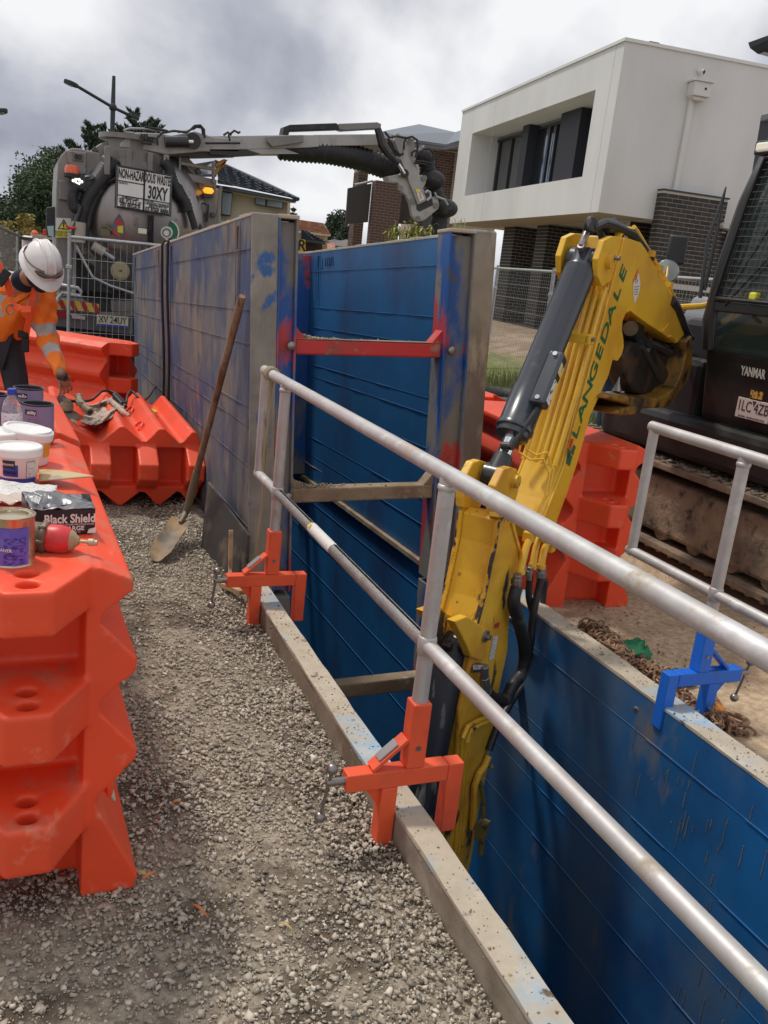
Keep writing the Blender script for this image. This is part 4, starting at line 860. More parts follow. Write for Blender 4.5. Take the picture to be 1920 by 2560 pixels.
# details on the boom back edge
t=MB()
pts=[e3(ze(*q),-.03)+UP*.02 for q in ((800,150),(830,190),(880,270),(940,370),(1000,470),(1070,590),(1150,740),(1210,850))]; t.tube(pts,.012,8)
for q in ((960,400),(1040,540),(1140,700)): t.box(e3(ze(*q),-.01)+UP*.015,(.05,.05,.03),np.array([ED,EN,UP]).T)
build(t,'hydraulic_tube',yellow,EX,smooth=True,ang=50)
t=MB(); t.tube([e3(ze(*q),-.06) for q in ((620,290),(660,180),(700,140),(800,150),(850,220))],.02,8); build(t,'knee_guard',yellow,EX,smooth=True)
t=MB(); t.box(e3(ze(815,1170),.002),(.001,.001,.001)); t=MB(); t.cyl(e3(ze(775,1110),.006),e3(ze(775,1110),-BW-.01),.040,seg=24); build(t,'pivot_pin',grease,EX,smooth=True)
t=MB(); t.tube([e3(ze(*q),.006) for q in ((1085,1140),(1120,1100),(1145,1065))],.006,6); t.tube([e3(ze(*q),.006) for q in ((1165,1185),(1195,1200),(1210,1235))],.007,6); build(t,'weld_bracket',yellow,EX,smooth=True)
# boom lift cylinder below the notch
p1=e3(ze(770,1120),-.11); p2=e3(ze(1050,1640),-.11)
t=MB(); t.lathe([(.05,0),(.06,.02),(.06,.2),(.085,.22),(.085,np.linalg.norm(p2-p1)-.05),(.05,np.linalg.norm(p2-p1))],p1,nrm(p2-p1),20); t.cyl(p1-EN*.06,p1+EN*.06,.065); build(t,'lift_cylinder',black_p,EX,smooth=True)
t=MB(); t.tube([e3(ze(*q),.0) for q in ((890,1290),(960,1420),(1040,1580),(1090,1640))],.015,8); t.tube([e3(ze(*q),.0) for q in ((1180,830),(1230,900),(1290,1060),(1340,1180),(1370,1200))],.028,8); t.tube([e3(ze(*q),-.03) for q in ((960,1260),(1060,1300),(1160,1350),(1250,1340),(1330,1230))],.022,8); t.tube([e3(ze(*q),-.06) for q in ((1400,1400),(1330,1350),(1200,1300),(1090,1290))],.02,8); build(t,'boom_hose',hose_m,EX,smooth=True)
# swing bracket
br=[ze(*q) for q in [(1385,1180),(1395,1330),(1385,1480),(1345,1620),(1250,1760),(1190,1850),(1150,1890),(930,1905),(900,1900),(860,1960),(700,1975),(600,1950),(700,1900),(780,1880),(720,1850),(525,1800),(560,1765),(700,1775),(830,1790),(930,1815),(1060,1800),(1140,1770),(1225,1690),(1290,1540),(1325,1380),(1325,1240)]]
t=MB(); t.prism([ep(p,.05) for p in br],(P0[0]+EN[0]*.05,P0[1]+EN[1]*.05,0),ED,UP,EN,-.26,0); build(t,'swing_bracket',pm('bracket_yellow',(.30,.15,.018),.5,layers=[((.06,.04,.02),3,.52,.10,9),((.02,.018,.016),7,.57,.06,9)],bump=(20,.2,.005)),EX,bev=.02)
t=MB(); t.prism([ep(p,-.06) for p in [ze(*q) for q in [(790,1240),(1000,1230),(1290,1250),(1285,1420),(1240,1600),(1150,1780),(960,1800),(800,1730),(715,1560),(700,1380)]]],(P0[0]-EN[0]*.06,P0[1]-EN[1]*.06,0),ED,UP,EN,-.12,0); build(t,'swing_housing',pm('greasy_black',(.018,.015,.014),.6,layers=[((.07,.035,.02),6,.58,.06,9),((.16,.09,.04),12,.68,.04,8)],bump=(14,.5,.01)),EX,bev=.02)
t=MB(); c=e3(ze(635,1760),-.08); t.lathe([(.07,-.04),(.07,0),(.055,.008),(.02,.012)],c,(0,0,1),18); t.lathe([(.012,0),(.03,.01),(.012,.05),(.003,.09)],c+UP*.01,(0,0,1),10); build(t,'pivot_cap',steel,EX,smooth=True)
t=MB(); t.prism([ep(ze(*q),-.1) for q in [(960,1400),(1190,1420),(1180,1500),(1120,1640),(1050,1560),(980,1470)]],(P0[0]-EN[0]*.1,P0[1]-EN[1]*.1,0),ED,UP,EN,-.05,0); build(t,'swing_casting',yellow_worn,EX,bev=.01)
# ---- house, cab ----
body=pm('machine_black',(.016,.015,.016),.45,layers=[((.035,.032,.028),3,.60,.12,9,None,.75),((.16,.13,.10),26,.76,.02,4,None,.8)],bump=(20,.08,.004))
hoodm=pm('hood_grey',(.22,.225,.24),.4,layers=[((.30,.28,.26),3,.58,.1,8)])
t=MB(); t.prism([(-.85,-1.2),(.75,-1.25),(1.05,-.8),(1.05,.75),(.7,1.15),(-.6,1.2),(-.88,.8)],(4.95,4.72,0),(1,0,0),(0,1,0),(0,0,1),.70,.98); build(t,'turntable_deck',body,EX,bev=.05)
t=MB(); t.prism([(4.32,.86),(4.20,1.0),(4.17,1.22),(4.15,1.38),(4.13,1.46),(5.6,1.46),(5.62,.86)],(0,0,0),(1,0,0),(0,0,1),(0,1,0),3.6,4.66); build(t,'cab_base',body,EX,bev=.035,seg=3)
t=MB(); t.bb((4.22,4.74,.88),(4.9,5.5,1.36)); t.bb((4.3,4.72,1.3),(4.8,5.1,1.62)); build(t,'swing_frame',body,EX,bev=.05)
t=MB(); t.bb((4.95,4.78,.9),(5.9,5.9,1.46)); build(t,'engine_case',body,EX,bev=.04)
t=MB(); t.prism([(5.0,1.47),(5.95,1.47),(5.95,1.55),(5.7,1.72),(5.05,1.78),(4.97,1.6)],(0,0,0),(1,0,0),(0,0,1),(0,1,0),4.75,5.95); build(t,'engine_hood',hoodm,EX,bev=.06,seg=3)
t=MB(); t.bb((4.85,4.72,1.05),(5.2,5.2,1.45)); build(t,'side_cover',yellow,EX,bev=.05)
prof=[(4.14,1.44),(4.10,1.62),(4.13,1.98),(4.20,2.35),(4.29,2.62),(4.42,2.72)]
for y in (4.63,3.63):
    t=MB(); t.tube([(x,y,z) for x,z in prof],.042,8); build(t,'cab_pillar',body,EX,smooth=True)
    t=MB(); t.tube([(5.55,y,1.4),(5.5,y,2.7)],.04,8); build(t,'cab_pillar',body,EX,smooth=True)
t=MB(); t.bb((4.36,3.58,2.70),(5.6,4.68,2.78)); build(t,'cab_roof',body,EX,bev=.03)
t=MB(); t.bar((4.11,3.63,1.71),(4.11,4.63,1.71),.05,.06); build(t,'window_rail',body,EX,bev=.01)
t=MB(); t.add([(4.125,3.66,1.47),(4.125,4.60,1.47),(4.095,4.60,1.66),(4.095,3.66,1.66)],[(0,1,2,3)]); t.v=[]; t.f=[]; t.m=[]
t.prism([(4.135,1.44),(4.10,1.68),(4.106,1.68),(4.141,1.44)],(0,0,0),(1,0,0),(0,0,1),(0,1,0),3.67,4.58); build(t,'lower_windscreen',cabglass,EX)
t=MB(); t.prism([(4.11,1.74),(4.14,1.98),(4.205,2.35),(4.29,2.62),(4.296,2.62),(4.211,2.35),(4.146,1.98),(4.116,1.74)],(0,0,0),(1,0,0),(0,0,1),(0,1,0),3.67,4.59); build(t,'windscreen',cabglass,EX)
t=MB() # wire guard in front of the windscreen
def wx(z): return float(np.interp(z,[1.74,1.98,2.35,2.62],[4.075,4.105,4.17,4.25]))
for y in np.arange(3.68,4.58,.045): t.tube([(wx(z),y,z) for z in (1.78,1.98,2.2,2.35,2.6)],.0028,4,False)
for z in np.arange(1.78,2.62,.045): t.tube([(wx(z),3.68,z),(wx(z),4.57,z)],.0028,4,False)
build(t,'windscreen_guard',body,EX,kind='stuff')
t=MB(); t.tube([(wx(1.76),3.66,1.76),(wx(1.76),4.59,1.76),(wx(2.0),4.59,2.0),(wx(2.35),4.59,2.35),(wx(2.62),4.59,2.62),(wx(2.62),3.66,2.62)],.014,6); build(t,'guard_frame',body,EX,smooth=True)
t=MB(); t.bb((4.16,4.0,2.66),(4.30,4.52,2.72)); build(t,'roof_bracket',charcoal,EX,bev=.01)
LB=at(1645,318,x=4.1); t=MB(); t.bb((4.08,LB[1]-.35,LB[2]-.025),(4.14,LB[1]+.03,LB[2]+.025)); build(t,'light_bar',pm('light_bar',(.65,.62,.50),.4,emit=((1,.93,.75),.25)),EX,bev=.01)
t=MB(); t.bb((4.10,LB[1]-.36,LB[2]-.04),(4.18,LB[1]+.06,LB[2]+.04)); build(t,'light_bar_housing',black_p,EX,bev=.01)
t=MB(); t.tube([(4.02,4.66,1.75),(4.00,4.67,2.1),(4.06,4.67,2.42),(4.05,4.66,2.1),(4.04,4.66,1.8)],.012,6); t.tube([(4.08,4.5,1.72),(4.14,4.2,2.1),(4.27,3.9,2.6)],.008,6); t.tube([(4.1,4.56,1.72),(4.16,4.4,2.1),(4.27,4.2,2.6)],.008,6); build(t,'wiper_arm',charcoal,EX,smooth=True)
t=MB(); t.bb((4.5,3.85,1.35),(5.0,4.45,1.55)); t.bb((4.95,3.85,1.5),(5.08,4.45,2.2)); t.tube([(4.45,4.35,1.4),(4.4,4.3,1.75)],.012,6); t.ball((4.4,4.3,1.77),.03); build(t,'cab_seat',pm('seat_grey',(.05,.05,.055),.8),EX,bev=.03)
t=MB(); t.box((4.10,4.28,1.79),(.05,.06,.05)); build(t,'valve_yellow_tag',pm('fluoro_tag',(.72,.68,.05),.5),EX,bev=.012)
t=MB(); t.tube([(4.12,4.32,1.74),(4.11,4.28,1.68),(4.13,4.22,1.64)],.012,6); t.tube([(4.13,4.50,1.60),(4.10,4.38,1.72),(4.1,4.34,1.73)],.004,5); build(t,'cab_fitting',steel,EX,smooth=True)
t=MB(); t.tube([(3.95,4.95,1.66),(4.2,4.85,1.70),(4.6,4.75,1.83)],.02,8); build(t,'hand_rail',yellow,EX,smooth=True)
# front writing on the cab skirt
fx=4.163
ax=np.array([0,-1.,0]); 
def cp(u,v): p=at(u,v,x=4.16); return p
pY=cp(1630,806); text('YANMAR',.078,(4.147,pY[1],pY[2]),ax,(-.1,0,1),'lettering',pm('letter_silver',(.55,.52,.48),.5),EX,bold=.0022,maxw=.205)
pp=cp(1623,886); t=MB(); t.box((4.172,pp[1],pp[2]),(.006,.275,.125)); build(t,'number_plate',pm('plate_white',(.60,.52,.48),.5),EX,bev=.004)
text('1LC 4ZB',.092,(4.1675,pp[1],pp[2]+.012),ax,(0,0,1),'plate_lettering',pm('plate_ink',(.04,.03,.04),.6),EX,maxw=.245)
text('VICTORIA  THE EDUCATION STATE',.014,(4.1675,pp[1],pp[2]-.05),ax,(0,0,1),'plate_lettering',pm('plate_ink',(.04,.03,.04),.6),EX,maxw=.22)
t=MB(); t.add([(4.1678,pp[1]+.012,pp[2]+.055),(4.1678,pp[1]-.02,pp[2]+.055),(4.1678,pp[1]-.004,pp[2]+.02)],[(0,1,2)]); build(t,'plate_triangle',pm('plate_ink',(.04,.03,.04),.6),EX)
q=cp(1632,853); t=MB(); t.box((4.168,q[1],q[2]),(.003,.10,.048)); build(t,'warning_label',pm('label_ochre',(.55,.30,.06),.5,layers=[((.03,.02,.02),50,.58,.02,3)]),EX)
t=MB()
for i in range(7):
    for j in range(16): t.box((4.166+max(0,(1.0-(.985-.022*i)))*.6,4.02-.0+.026*j+(.013 if i%2 else 0),.985-.022*i),(.006,.020,.009))
build(t,'grille_slots',pm('slot_black',(.004,.004,.004),.9),EX,kind='stuff')
# mirrors
t=MB(); m1=at(1462,555,y=5.6); 
def card(u,v,w,h,Y,name,mt,disc=False):
    c=at(u,v,y=Y); mb=MB(); ax_=nrm((.85,-.5,0))
    if disc: mb.lathe([(.001,-.01),(w*.9,-.008),(w,.0),(w*.9,.008),(.001,.01)],c,nrm((-.5,-.8,.05)),24)
    else: mb.box(c,(w,.05,h),np.array([ax_,nrm((.5,.85,0)),UP]).T)
    return build(mb,name,mt,EX,bev=0 if disc else .015,smooth=True)
card(1462,540,.13,.20,5.4,'mirror',charcoal); card(1441,586,.085,.1,5.4,'round_mirror',pm('mirror_back',(.30,.32,.30),.15,.6),True)
t=MB(); t.tube([at(1447,600,y=5.4),at(1450,560,y=5.42),at(1448,530,y=5.42)],.011,8); t.tube([at(1428,612,y=5.3),at(1440,596,y=5.35),at(1443,575,y=5.4)],.008,6); build(t,'mirror_arm',yellow,EX,smooth=True)
# ---- undercarriage ----
trk=pm('muddy_track',(.26,.19,.13),.95,layers=[((.13,.10,.075),5,.52,.10,9),((.30,.23,.155),4,.60,.08,9),((.05,.045,.04),11,.62,.06,8)],bump=(18,.7,.02))
for X0 in (4.02,5.55):
    TR=MB(); ns=60; pts=[]
    L1=3.3; r=.27; yc=4.68
    def tp(q):   # perimeter point
        Ls=L1-2*r; per=2*Ls+2*math.pi*r; d=(q%1)*per
        if d<Ls: return (yc-Ls/2+d,.63),0.
        d-=Ls
        if d<math.pi*r: a=d/r; return (yc+Ls/2+r*math.sin(a),.36+r*math.cos(a)),-a
        d-=math.pi*r
        if d<Ls: return (yc+Ls/2-d,.09),math.pi
        d-=Ls; a=d/r; return (yc-Ls/2-r*math.sin(a),.36-r*math.cos(a)),math.pi-a
    for k in range(ns):
        (y,z),an=tp(k/ns); ca,sa=math.cos(an),math.sin(an); R_=np.array([[1,0,0],[0,ca,-sa],[0,sa,ca]])
        mb=MB(); mb.box((X0+.21,y,z),(.42,.128,.045),R_); nz_=R_@np.array([0,0,1.]); mb.box(np.array((X0+.21,y,z))+nz_*.026,(.40,.035,.022),R_); build(mb,'track_shoe',trk,EX,bev=.008)
    mb=MB(); mb.prism([(yc-1.4,.16),(yc+1.4,.16),(yc+1.45,.36),(yc+1.35,.54),(yc-1.35,.54),(yc-1.45,.36)],(0,0,0),(0,1,0),(0,0,1),(1,0,0),X0+.05,X0+.34); build(mb,'track_frame',trk,EX,bev=.03)
    for y in (yc-1.3,yc+1.3): mb=MB(); mb.lathe([(.02,-.10),(.20,-.10),(.22,-.06),(.22,.06),(.20,.10),(.02,.10)],(X0+.21,y,.36),(1,0,0),24); build(mb,'track_wheel',trk,EX,smooth=True)
    for y in lin(yc-1.,yc+1.,6): mb=MB(); mb.lathe([(.02,-.14),(.08,-.14),(.085,0),(.08,.14),(.02,.14)],(X0+.21,y,.20),(1,0,0),16); build(mb,'track_roller',trk,EX,smooth=True)
t=MB(); t.bb((4.4,4.3,.25),(5.6,5.7,.60)); t.lathe([(.45,0),(.45,.12)],(4.95,4.9,.6),(0,0,1),28); build(t,'undercarriage',trk,EX,bev=.04)
X=rng.uniform(4.03,4.42,1300); Y=rng.uniform(3.3,6.1,1300); s=.004+.03*rng.beta(1.1,5,1300)
o=scatter('caked_mud',pm('caked_mud',(.2,.15,.1),.95,island=[(.27,.20,.13),(.12,.09,.07),(.34,.27,.19),(.08,.065,.055)]),X,Y,.658+s*.3,s,.5); o.parent=EX; o.location=tuple(-ORG[EX.name]+0)
# ================= things lying on the barriers =================
ZT=.942
def za(x,y): return ((x/3.95)/KD,(900+y/3.95)/KD)
def z4(x,y): return ((x/2.633)/KD,(560+y/2.633)/KD)
def cam_axes(p):   # horizontal right / toward-camera vectors at p
    d=nrm(np.array([p[0],p[1],0.])); return np.array([d[1],-d[0],0.]),-d
def on_can(T,c,r,z0,z1,a0,a1,mt,name,dr=.0008,n_=14,r1=None):
    """curved label on a tin: angles measured from the direction to the camera, + to the right"""
    rt,tw=cam_axes(c); mb=MB(); vs=[]; r1=r if r1 is None else r1
    for i in range(n_+1):
        a=a0+(a1-a0)*i/n_
        for z,q in ((z0,r),(z1,r1)): vs.append(np.array([c[0],c[1],c[2]+z])+(q+dr)*(math.sin(a)*rt+math.cos(a)*tw))
    mb.add(vs,[(2*i,2*i+2,2*i+3,2*i+1) for i in range(n_)]); return build(mb,name,mt,T,smooth=True)
def can_text(T,s,c,r,z,a,size,mt,name='lettering',maxw=None,bold=0.,tilt=0):
    rt,tw=cam_axes(c); n_=math.sin(a)*rt+math.cos(a)*tw; ax=math.cos(a)*rt-math.sin(a)*tw
    return text(s,size,np.array([c[0],c[1],c[2]+z])+n_*(r+.0022),ax,(0,0,1),name,mt,T,maxw=maxw,bold=bold)
tin=pm('tin_metal',(.55,.47,.33),.25,.9,layers=[((.30,.20,.10),14,.6,.06,8,None,.5)])
# purple paint tin
c=at(26,1213,z=ZT); T=thing('paint_tin',c,'open topped tin with purple blue label at the left edge, nearest the camera','tin')
r=.051; t=MB(); t.lathe([(r,0),(r+.002,.002),(r,.006),(r,.112),(r+.002,.116),(r+.0025,.120),(r-.002,.121),(r-.004,.117),(r-.008,.1155),(r-.009,.1185),(r-.013,.1185),(r-.014,.113),(.001,.113)],c,seg=32); build(t,'can',tin,T,smooth=True)
on_can(T,c,r,.006,.097,-1.5,.78,pm('purple_label',(.13,.10,.48),.35,layers=[((.22,.18,.62),9,.55,.1,3)]),'label')
on_can(T,c,r,.010,.075,-.35,.62,pm('purple_label_text',(.14,.11,.50),.35,layers=[((.04,.03,.22),95,.52,.03,2,(1,1,3))]),'label_print',.0014)
can_text(T,'CLEANER',c,r,.045,-.42,.011,white_s)
# red caulking motor / impact head
redm=pm('tool_red',(.62,.035,.04),.4,layers=[((.50,.20,.17),5,.58,.08,8,None,.6),((.30,.20,.14),12,.66,.05,8)])
grim=pm('grimy_metal',(.16,.12,.085),.6,.4,layers=[((.34,.27,.19),9,.58,.06,8),((.06,.05,.04),16,.62,.05,6)],bump=(60,.4,.003))
c=np.array(at(100,1162,z=ZT+.034)); T=thing('power_tool',c-[0,0,.035],'grimy red power tool head lying on the nearest barrier','power tool')
ax=nrm((.93,-.30,-.02)); t=MB(); t.lathe([(.001,-.045),(.034,-.043),(.038,-.03),(.038,-.012),(.036,-.008)],c,ax,24); build(t,'rear_cap',grim,T,smooth=True)
t=MB(); t.lathe([(.037,-.010),(.040,-.008),(.041,.0),(.037,.004)],c,ax,24)
for k in range(6): a=k*1.05; u_=nrm(np.cross(ax,UP)); w_=np.cross(ax,u_); t.cyl(c+(u_*math.cos(a)+w_*math.sin(a))*.038-ax*.013,c+(u_*math.cos(a)+w_*math.sin(a))*.038+ax*.004,.006,seg=8)
build(t,'clamp_ring',grim,T,smooth=True)
t=MB(); t.lathe([(.033,.002),(.0355,.01),(.0365,.03),(.034,.048),(.027,.060)],c,ax,28); build(t,'red_housing',redm,T,smooth=True)
t=MB(); t.lathe([(.027,.059),(.024,.066),(.014,.074),(.010,.08)],c,ax,20); build(t,'nose',pm('tan_rubber',(.38,.26,.15),.7),T,smooth=True)
t=MB(); t.cyl(c+ax*.078,c+ax*.102,.0045); t.lathe([(.006,0),(.009,.003),(.010,.014),(.007,.018),(.0075,.024),(.002,.026)],c+ax*.10,ax,12); build(t,'spindle',pm('spindle_tan',(.52,.42,.28),.5,.2),T,smooth=True)
# glove box
cb=np.array(at(150,1150,z=ZT)); T=thing('glove_box',cb,'crushed black and grey glove box lettered Black Shield','glove box')
gx=nrm((.97,.12,0)); gy=nrm((-.12,.97,0)); cb=cb+np.array([-.018,-.02,0]); bw,bd,bh=.165,.15,.068
t=MB(); vs=[]
for x,y,z in ((-.5,0,0),(.5,0,0),(.5,1,0),(-.5,1,0),(-.48,.02,1),(.5,-.02,1.0),(.47,1.0,.95),(-.50,1.02,1.12)): vs.append(cb+gx*x*bw+gy*y*bd+UP*z*bh)
t.add(vs,[(0,3,2,1),(0,1,5,4),(1,2,6,5),(2,3,7,6),(3,0,4,7)]); build(t,'carton',pm('box_black',(.018,.018,.022),.35,layers=[((.18,.18,.19),9,.66,.08,6)]),T,bev=.002)
def gtop(u,v): 
    base=(1-u)*(1-v)*vs[4]+u*(1-v)*vs[5]+u*v*vs[6]+(1-u)*v*vs[7]; return tuple(base+UP*(.022*crum(u,v,3.)-.006-.03*math.exp(-((u-.52)**2+(v-.4)**2)*40)+.006))
cloth(gtop,26,20,'torn_lid',pm('box_silver',(.20,.20,.21),.28,.5,layers=[((.55,.55,.56),7,.56,.05,7),((.015,.015,.018),6,.60,.03,5)]),parent=T)
t=MB(); t.add([cb+gx*x*bw+gy*y*bd+UP*z*bh for x,y,z in ((-.3,.05,1.05),(-.02,.18,1.02),(.12,.36,.80),(.24,.30,1.08),(.02,.52,.85),(-.22,.30,1.08))],[(0,1,2,5),(5,2,4),(2,3,4)]); build(t,'opening_flap',pm('box_inside',(.01,.01,.011),.7),T)
fr=cb-gy*.0016+gx*.0; nt_=-gy
text('Black Shield',.033,cb-gy*.002+gx*.018+UP*.043,gx,UP,'lettering',white_s,T,maxw=.128,bold=.0008)
text('SUPERIOR QUALITY POWDER-FREE NITRILE GLOVES',.006,cb-gy*.002+gx*.018+UP*.0275,gx,UP,'lettering',white_s,T,maxw=.122)
text('X-LARGE',.017,cb-gy*.002+gx*.02+UP*.0165,gx,UP,'lettering',white_s,T,maxw=.07,bold=.0004)
text('POWDER FREE',.008,cb-gy*.002+gx*.02+UP*.006,gx,UP,'lettering',pm('print_grey',(.4,.38,.38),.6),T,maxw=.05)
t=MB(); t.add([cb-gy*.003+gx*.062+UP*.002,cb-gy*.004+gx*.084+UP*.003,cb-gy*.003+gx*.084+UP*.018,cb-gy*.004+gx*.066+UP*.014],[(0,1,2,3)]); build(t,'torn_corner',ppr,T)
text('Black S',.030,np.array(gtop(.16,.42))+UP*.012,nrm(gx*.25+gy*1),nrm(-gx+UP*.45),'lettering',white_s,T,maxw=.085,bold=.0006)
text('NITRILE GLOVES',.013,np.array(gtop(.30,.42))+UP*.014,nrm(gx*.25+gy*1),nrm(-gx+UP*.45),'lettering',pm('print_grey',(.4,.38,.38),.6),T,maxw=.08)
t=MB(); t.add([cb+gx*.075+gy*.10+UP*.055,cb+gx*.095+gy*.075+UP*.05,cb+gx*.085+gy*.09+UP*.085,cb+gx*.066+gy*.115+UP*.08],[(0,1,2,3)]); build(t,'lid_flap',pm('box_black',(.018,.018,.022),.35),T)
# papers behind the glove box
pc=np.array(at(48,1088,z=ZT)); 
cloth(lambda u,v: tuple(pc+np.array([-.16+.24*u+.02*v,-.02+.15*v,.004+.035*crum(u*.7,v*.7,1.)+.012*v])),20,12,'paper_sheet',pm('printed_paper',(.66,.63,.60),.6,layers=[((.3,.3,.3),95,.60,.03,2,(1,3,1)),((.75,.06,.14),3.2,.68,.01,0)]),label='printed paper sheet with pink corner lying behind the purple tin',cat='paper')
pc2=np.array(at(28,1105,z=ZT))
cloth(lambda u,v: tuple(pc2+np.array([-.11+.15*u,-.03+.09*v,.025+.015*abs(math.sin(u*9+v*4))])),18,10,'plastic_wrap',pm('crumpled_wrap',(.55,.44,.38),.3),label='crumpled translucent wrapping between the tin and the glove box',cat='wrapping')
# cardboard sheet
kb=np.array(at(150,1024,z=ZT+.02)); cw=pm('cardboard',(.52,.40,.22),.8,layers=[((.36,.26,.13),6,.6,.08,6)])
cloth(lambda u,v: tuple(np.array(at(84+118*u,1038-10*u-(1-u**1.6)*24*v,z=ZT+.014+.012*math.sin(u*3.3)+.014*u))),14,5,'cardboard_sheet',cw,.004,label='bent piece of cardboard behind the white primer bucket',cat='cardboard')
t=MB(); q=np.array(at(118,1033,z=ZT+.03)); t.add([q+np.array(w) for w in ((-.02,0,0),(.03,-.005,.0),(.01,.0,.012))],[(0,1,2)]); build(t,'paper_scrap',ppr,label='white paper triangle on the cardboard',cat='paper')
# white buckets
def bucket(c,r0,r1,h,label,lidtilt=(0,0,1),name='plastic_bucket'):
    T=thing(name,c,label,'bucket'); t=MB()
    t.lathe([(r0*.96,0),(r0,.004),(r1*.985,h*.82),(r1,h*.83),(r1+.004,h*.84),(r1+.003,h*.86),(r1,h*.87),(r1,h*.93)],c,seg=36); build(t,'body',white_p,T,smooth=True)
    t=MB(); ax=nrm(lidtilt); cc=c+UP*h*.90
    t.lathe([(r1+.002,-.020),(r1+.008,-.018),(r1+.008,.004),(r1+.005,.008),(r1-.004,.009),(r1-.007,.004),(.001,.004)],cc,ax,36); build(t,'lid',white_p,T,smooth=True); return T
c=np.array(at(38,1038,z=ZT)); T=bucket(c,.056,.067,.118,'white primer bucket with blue band, front one of the three')
dkb=pm('label_blue',(.03,.07,.38),.4)
rr_=lambda z:.056+(.067*.985-.056)*z/(.118*.82)
on_can(T,c,rr_(.004),.004,.020,-1.5,1.1,dkb,'label_band',r1=rr_(.020))
on_can(T,c,rr_(.026),.026,.064,-.75,.02,dkb,'label',r1=rr_(.064)); on_can(T,c,rr_(.05),.052,.078,-.72,-.12,pm('label_black',(.03,.03,.04),.4),'brand_label',.0016,r1=rr_(.078))
can_text(T,'PRIMER',c,rr_(.04),.038,-.38,.016,pm('label_navy',(.01,.015,.08),.5),maxw=.042); can_text(T,'bitumeric',c,rr_(.065)+.001,.066,-.42,.013,white_s,maxw=.034)
on_can(T,c,rr_(.02),.022,.075,.42,.95,pm('label_outline',(.16,.20,.45),.5),'label_frame',.0008,r1=rr_(.075)); on_can(T,c,rr_(.022),.024,.073,.44,.93,pm('label_text',(.68,.66,.66),.5,layers=[((.35,.35,.38),110,.58,.03,2,(1,1,3))]),'label_print',.0014,r1=rr_(.073))
c=np.array(at(62,1004,z=ZT)); c=c+np.array([.0,.03,0]); T=bucket(c,.062,.074,.125,'white bucket with tilted lid and orange label, just behind the primer bucket',(.16,-.05,1))
on_can(T,c,.066,.03,.075,.75,1.35,pm('label_orange',(.75,.35,.03),.4),'label',r1=.070); on_can(T,c,.068,.072,.092,.55,1.2,pm('label_black',(.03,.03,.04),.4),'brand_label',r1=.071); can_text(T,'N15',c,.071,.082,.85,.014,white_s)
c=np.array(at(-14,1003,z=ZT)); bucket(c,.062,.074,.12,'white bucket half cut off by the left edge of the view')
# second barrier: purple glue tins, bottle
ptin=pm('pipe_tin',(.20,.17,.24),.35,.3,layers=[((.27,.23,.33),4,.55,.1,4)])
def ptinf(c,r,h,label,txt,lab=(.23,.20,.34)):
    T=thing('glue_tin',c,label,'tin'); t=MB(); t.lathe([(r,0),(r,h),(r+.002,h+.003),(r-.001,h+.004),(r-.004,h+.001),(r-.005,h-.02),(.001,h-.02)],c,seg=32); build(t,'can',pm('tin_dark_metal',(.06,.065,.08),.3,.6),T,smooth=True)
    on_can(T,c,r,.016,h-.003,-1.5,1.5,pm('lavender_label',(.24,.20,.34),.4),'label'); on_can(T,c,r,.002,.016,-1.5,1.5,pm('label_navy_band',(.02,.02,.12),.5),'label_band')
    on_can(T,c,r,h-.036,h-.016,-.9,-.1,pm('label_black',(.03,.03,.04),.4),'brand_label',.0016)
    can_text(T,txt,c,r+.001,h-.026,-.4,.018,white_s,maxw=.034,bold=.0005); 
    on_can(T,c,r,.05,h-.05,-.7,.1,pm('lavender_text',(.22,.19,.32),.4,layers=[((.04,.03,.12),120,.60,.03,2,(1,1,3))]),'label_print',.0014); return T
ptinf(np.array(at(82,952,z=ZT)),.056,.142,'lavender labelled glue tin, largest of the group behind the bottle','ability')
ptinf(np.array(at(45,945,z=ZT))+np.array([0,.02,0]),.048,.125,'small lavender glue tin half hidden by the water bottle','ab')
ptinf(np.array(at(62,930,z=ZT))+np.array([0,.10,0]),.056,.155,'dark rimmed glue tin standing behind the other two tins','ab')
ptinf(np.array(at(-6,944,z=ZT))+np.array([-.02,.08,0]),.056,.150,'lavender glue tin at the left edge of the view behind the bottle','ab')
c=np.array(at(27,962,z=ZT))+np.array([.0,-.14,0]); T=thing('water_bottle',c,'clear plastic water bottle with blue cap on the second barrier','bottle')
pet=pm('clear_plastic',(.86,.80,.86),.06,trans=.85,spec=.7)
t=MB(); t.lathe([(.030,0),(.033,.006),(.034,.05),(.029,.075),(.029,.085),(.0335,.10),(.034,.150),(.033,.165),(.026,.188),(.014,.204),(.0125,.212)],c,seg=28); build(t,'bottle_body',pet,T,smooth=True)
t=MB(); t.lathe([(.031,.004),(.0315,.05),(.027,.078),(.0275,.085),(.0275,.088)],c,seg=24); build(t,'water',pm('water',(.75,.72,.78),.02,trans=.95),T,smooth=True)
t=MB(); t.lathe([(.0150,.211),(.0155,.214),(.0155,.229),(.013,.232)],c,seg=24); build(t,'cap',pm('cap_blue',(.02,.04,.33),.4),T,smooth=True)
on_can(T,c,.0340,.103,.150,-1.5,1.5,pm('bottle_label',(.66,.60,.64),.45,layers=[((.25,.22,.35),90,.62,.03,2,(1,1,2.5))]),'label'); on_can(T,c,.0345,.108,.126,.45,1.0,pm('barcode_purple',(.25,.22,.45),.5,layers=[((.6,.56,.62),160,.5,.02,0,(4,4,.2))]),'barcode',.0012)
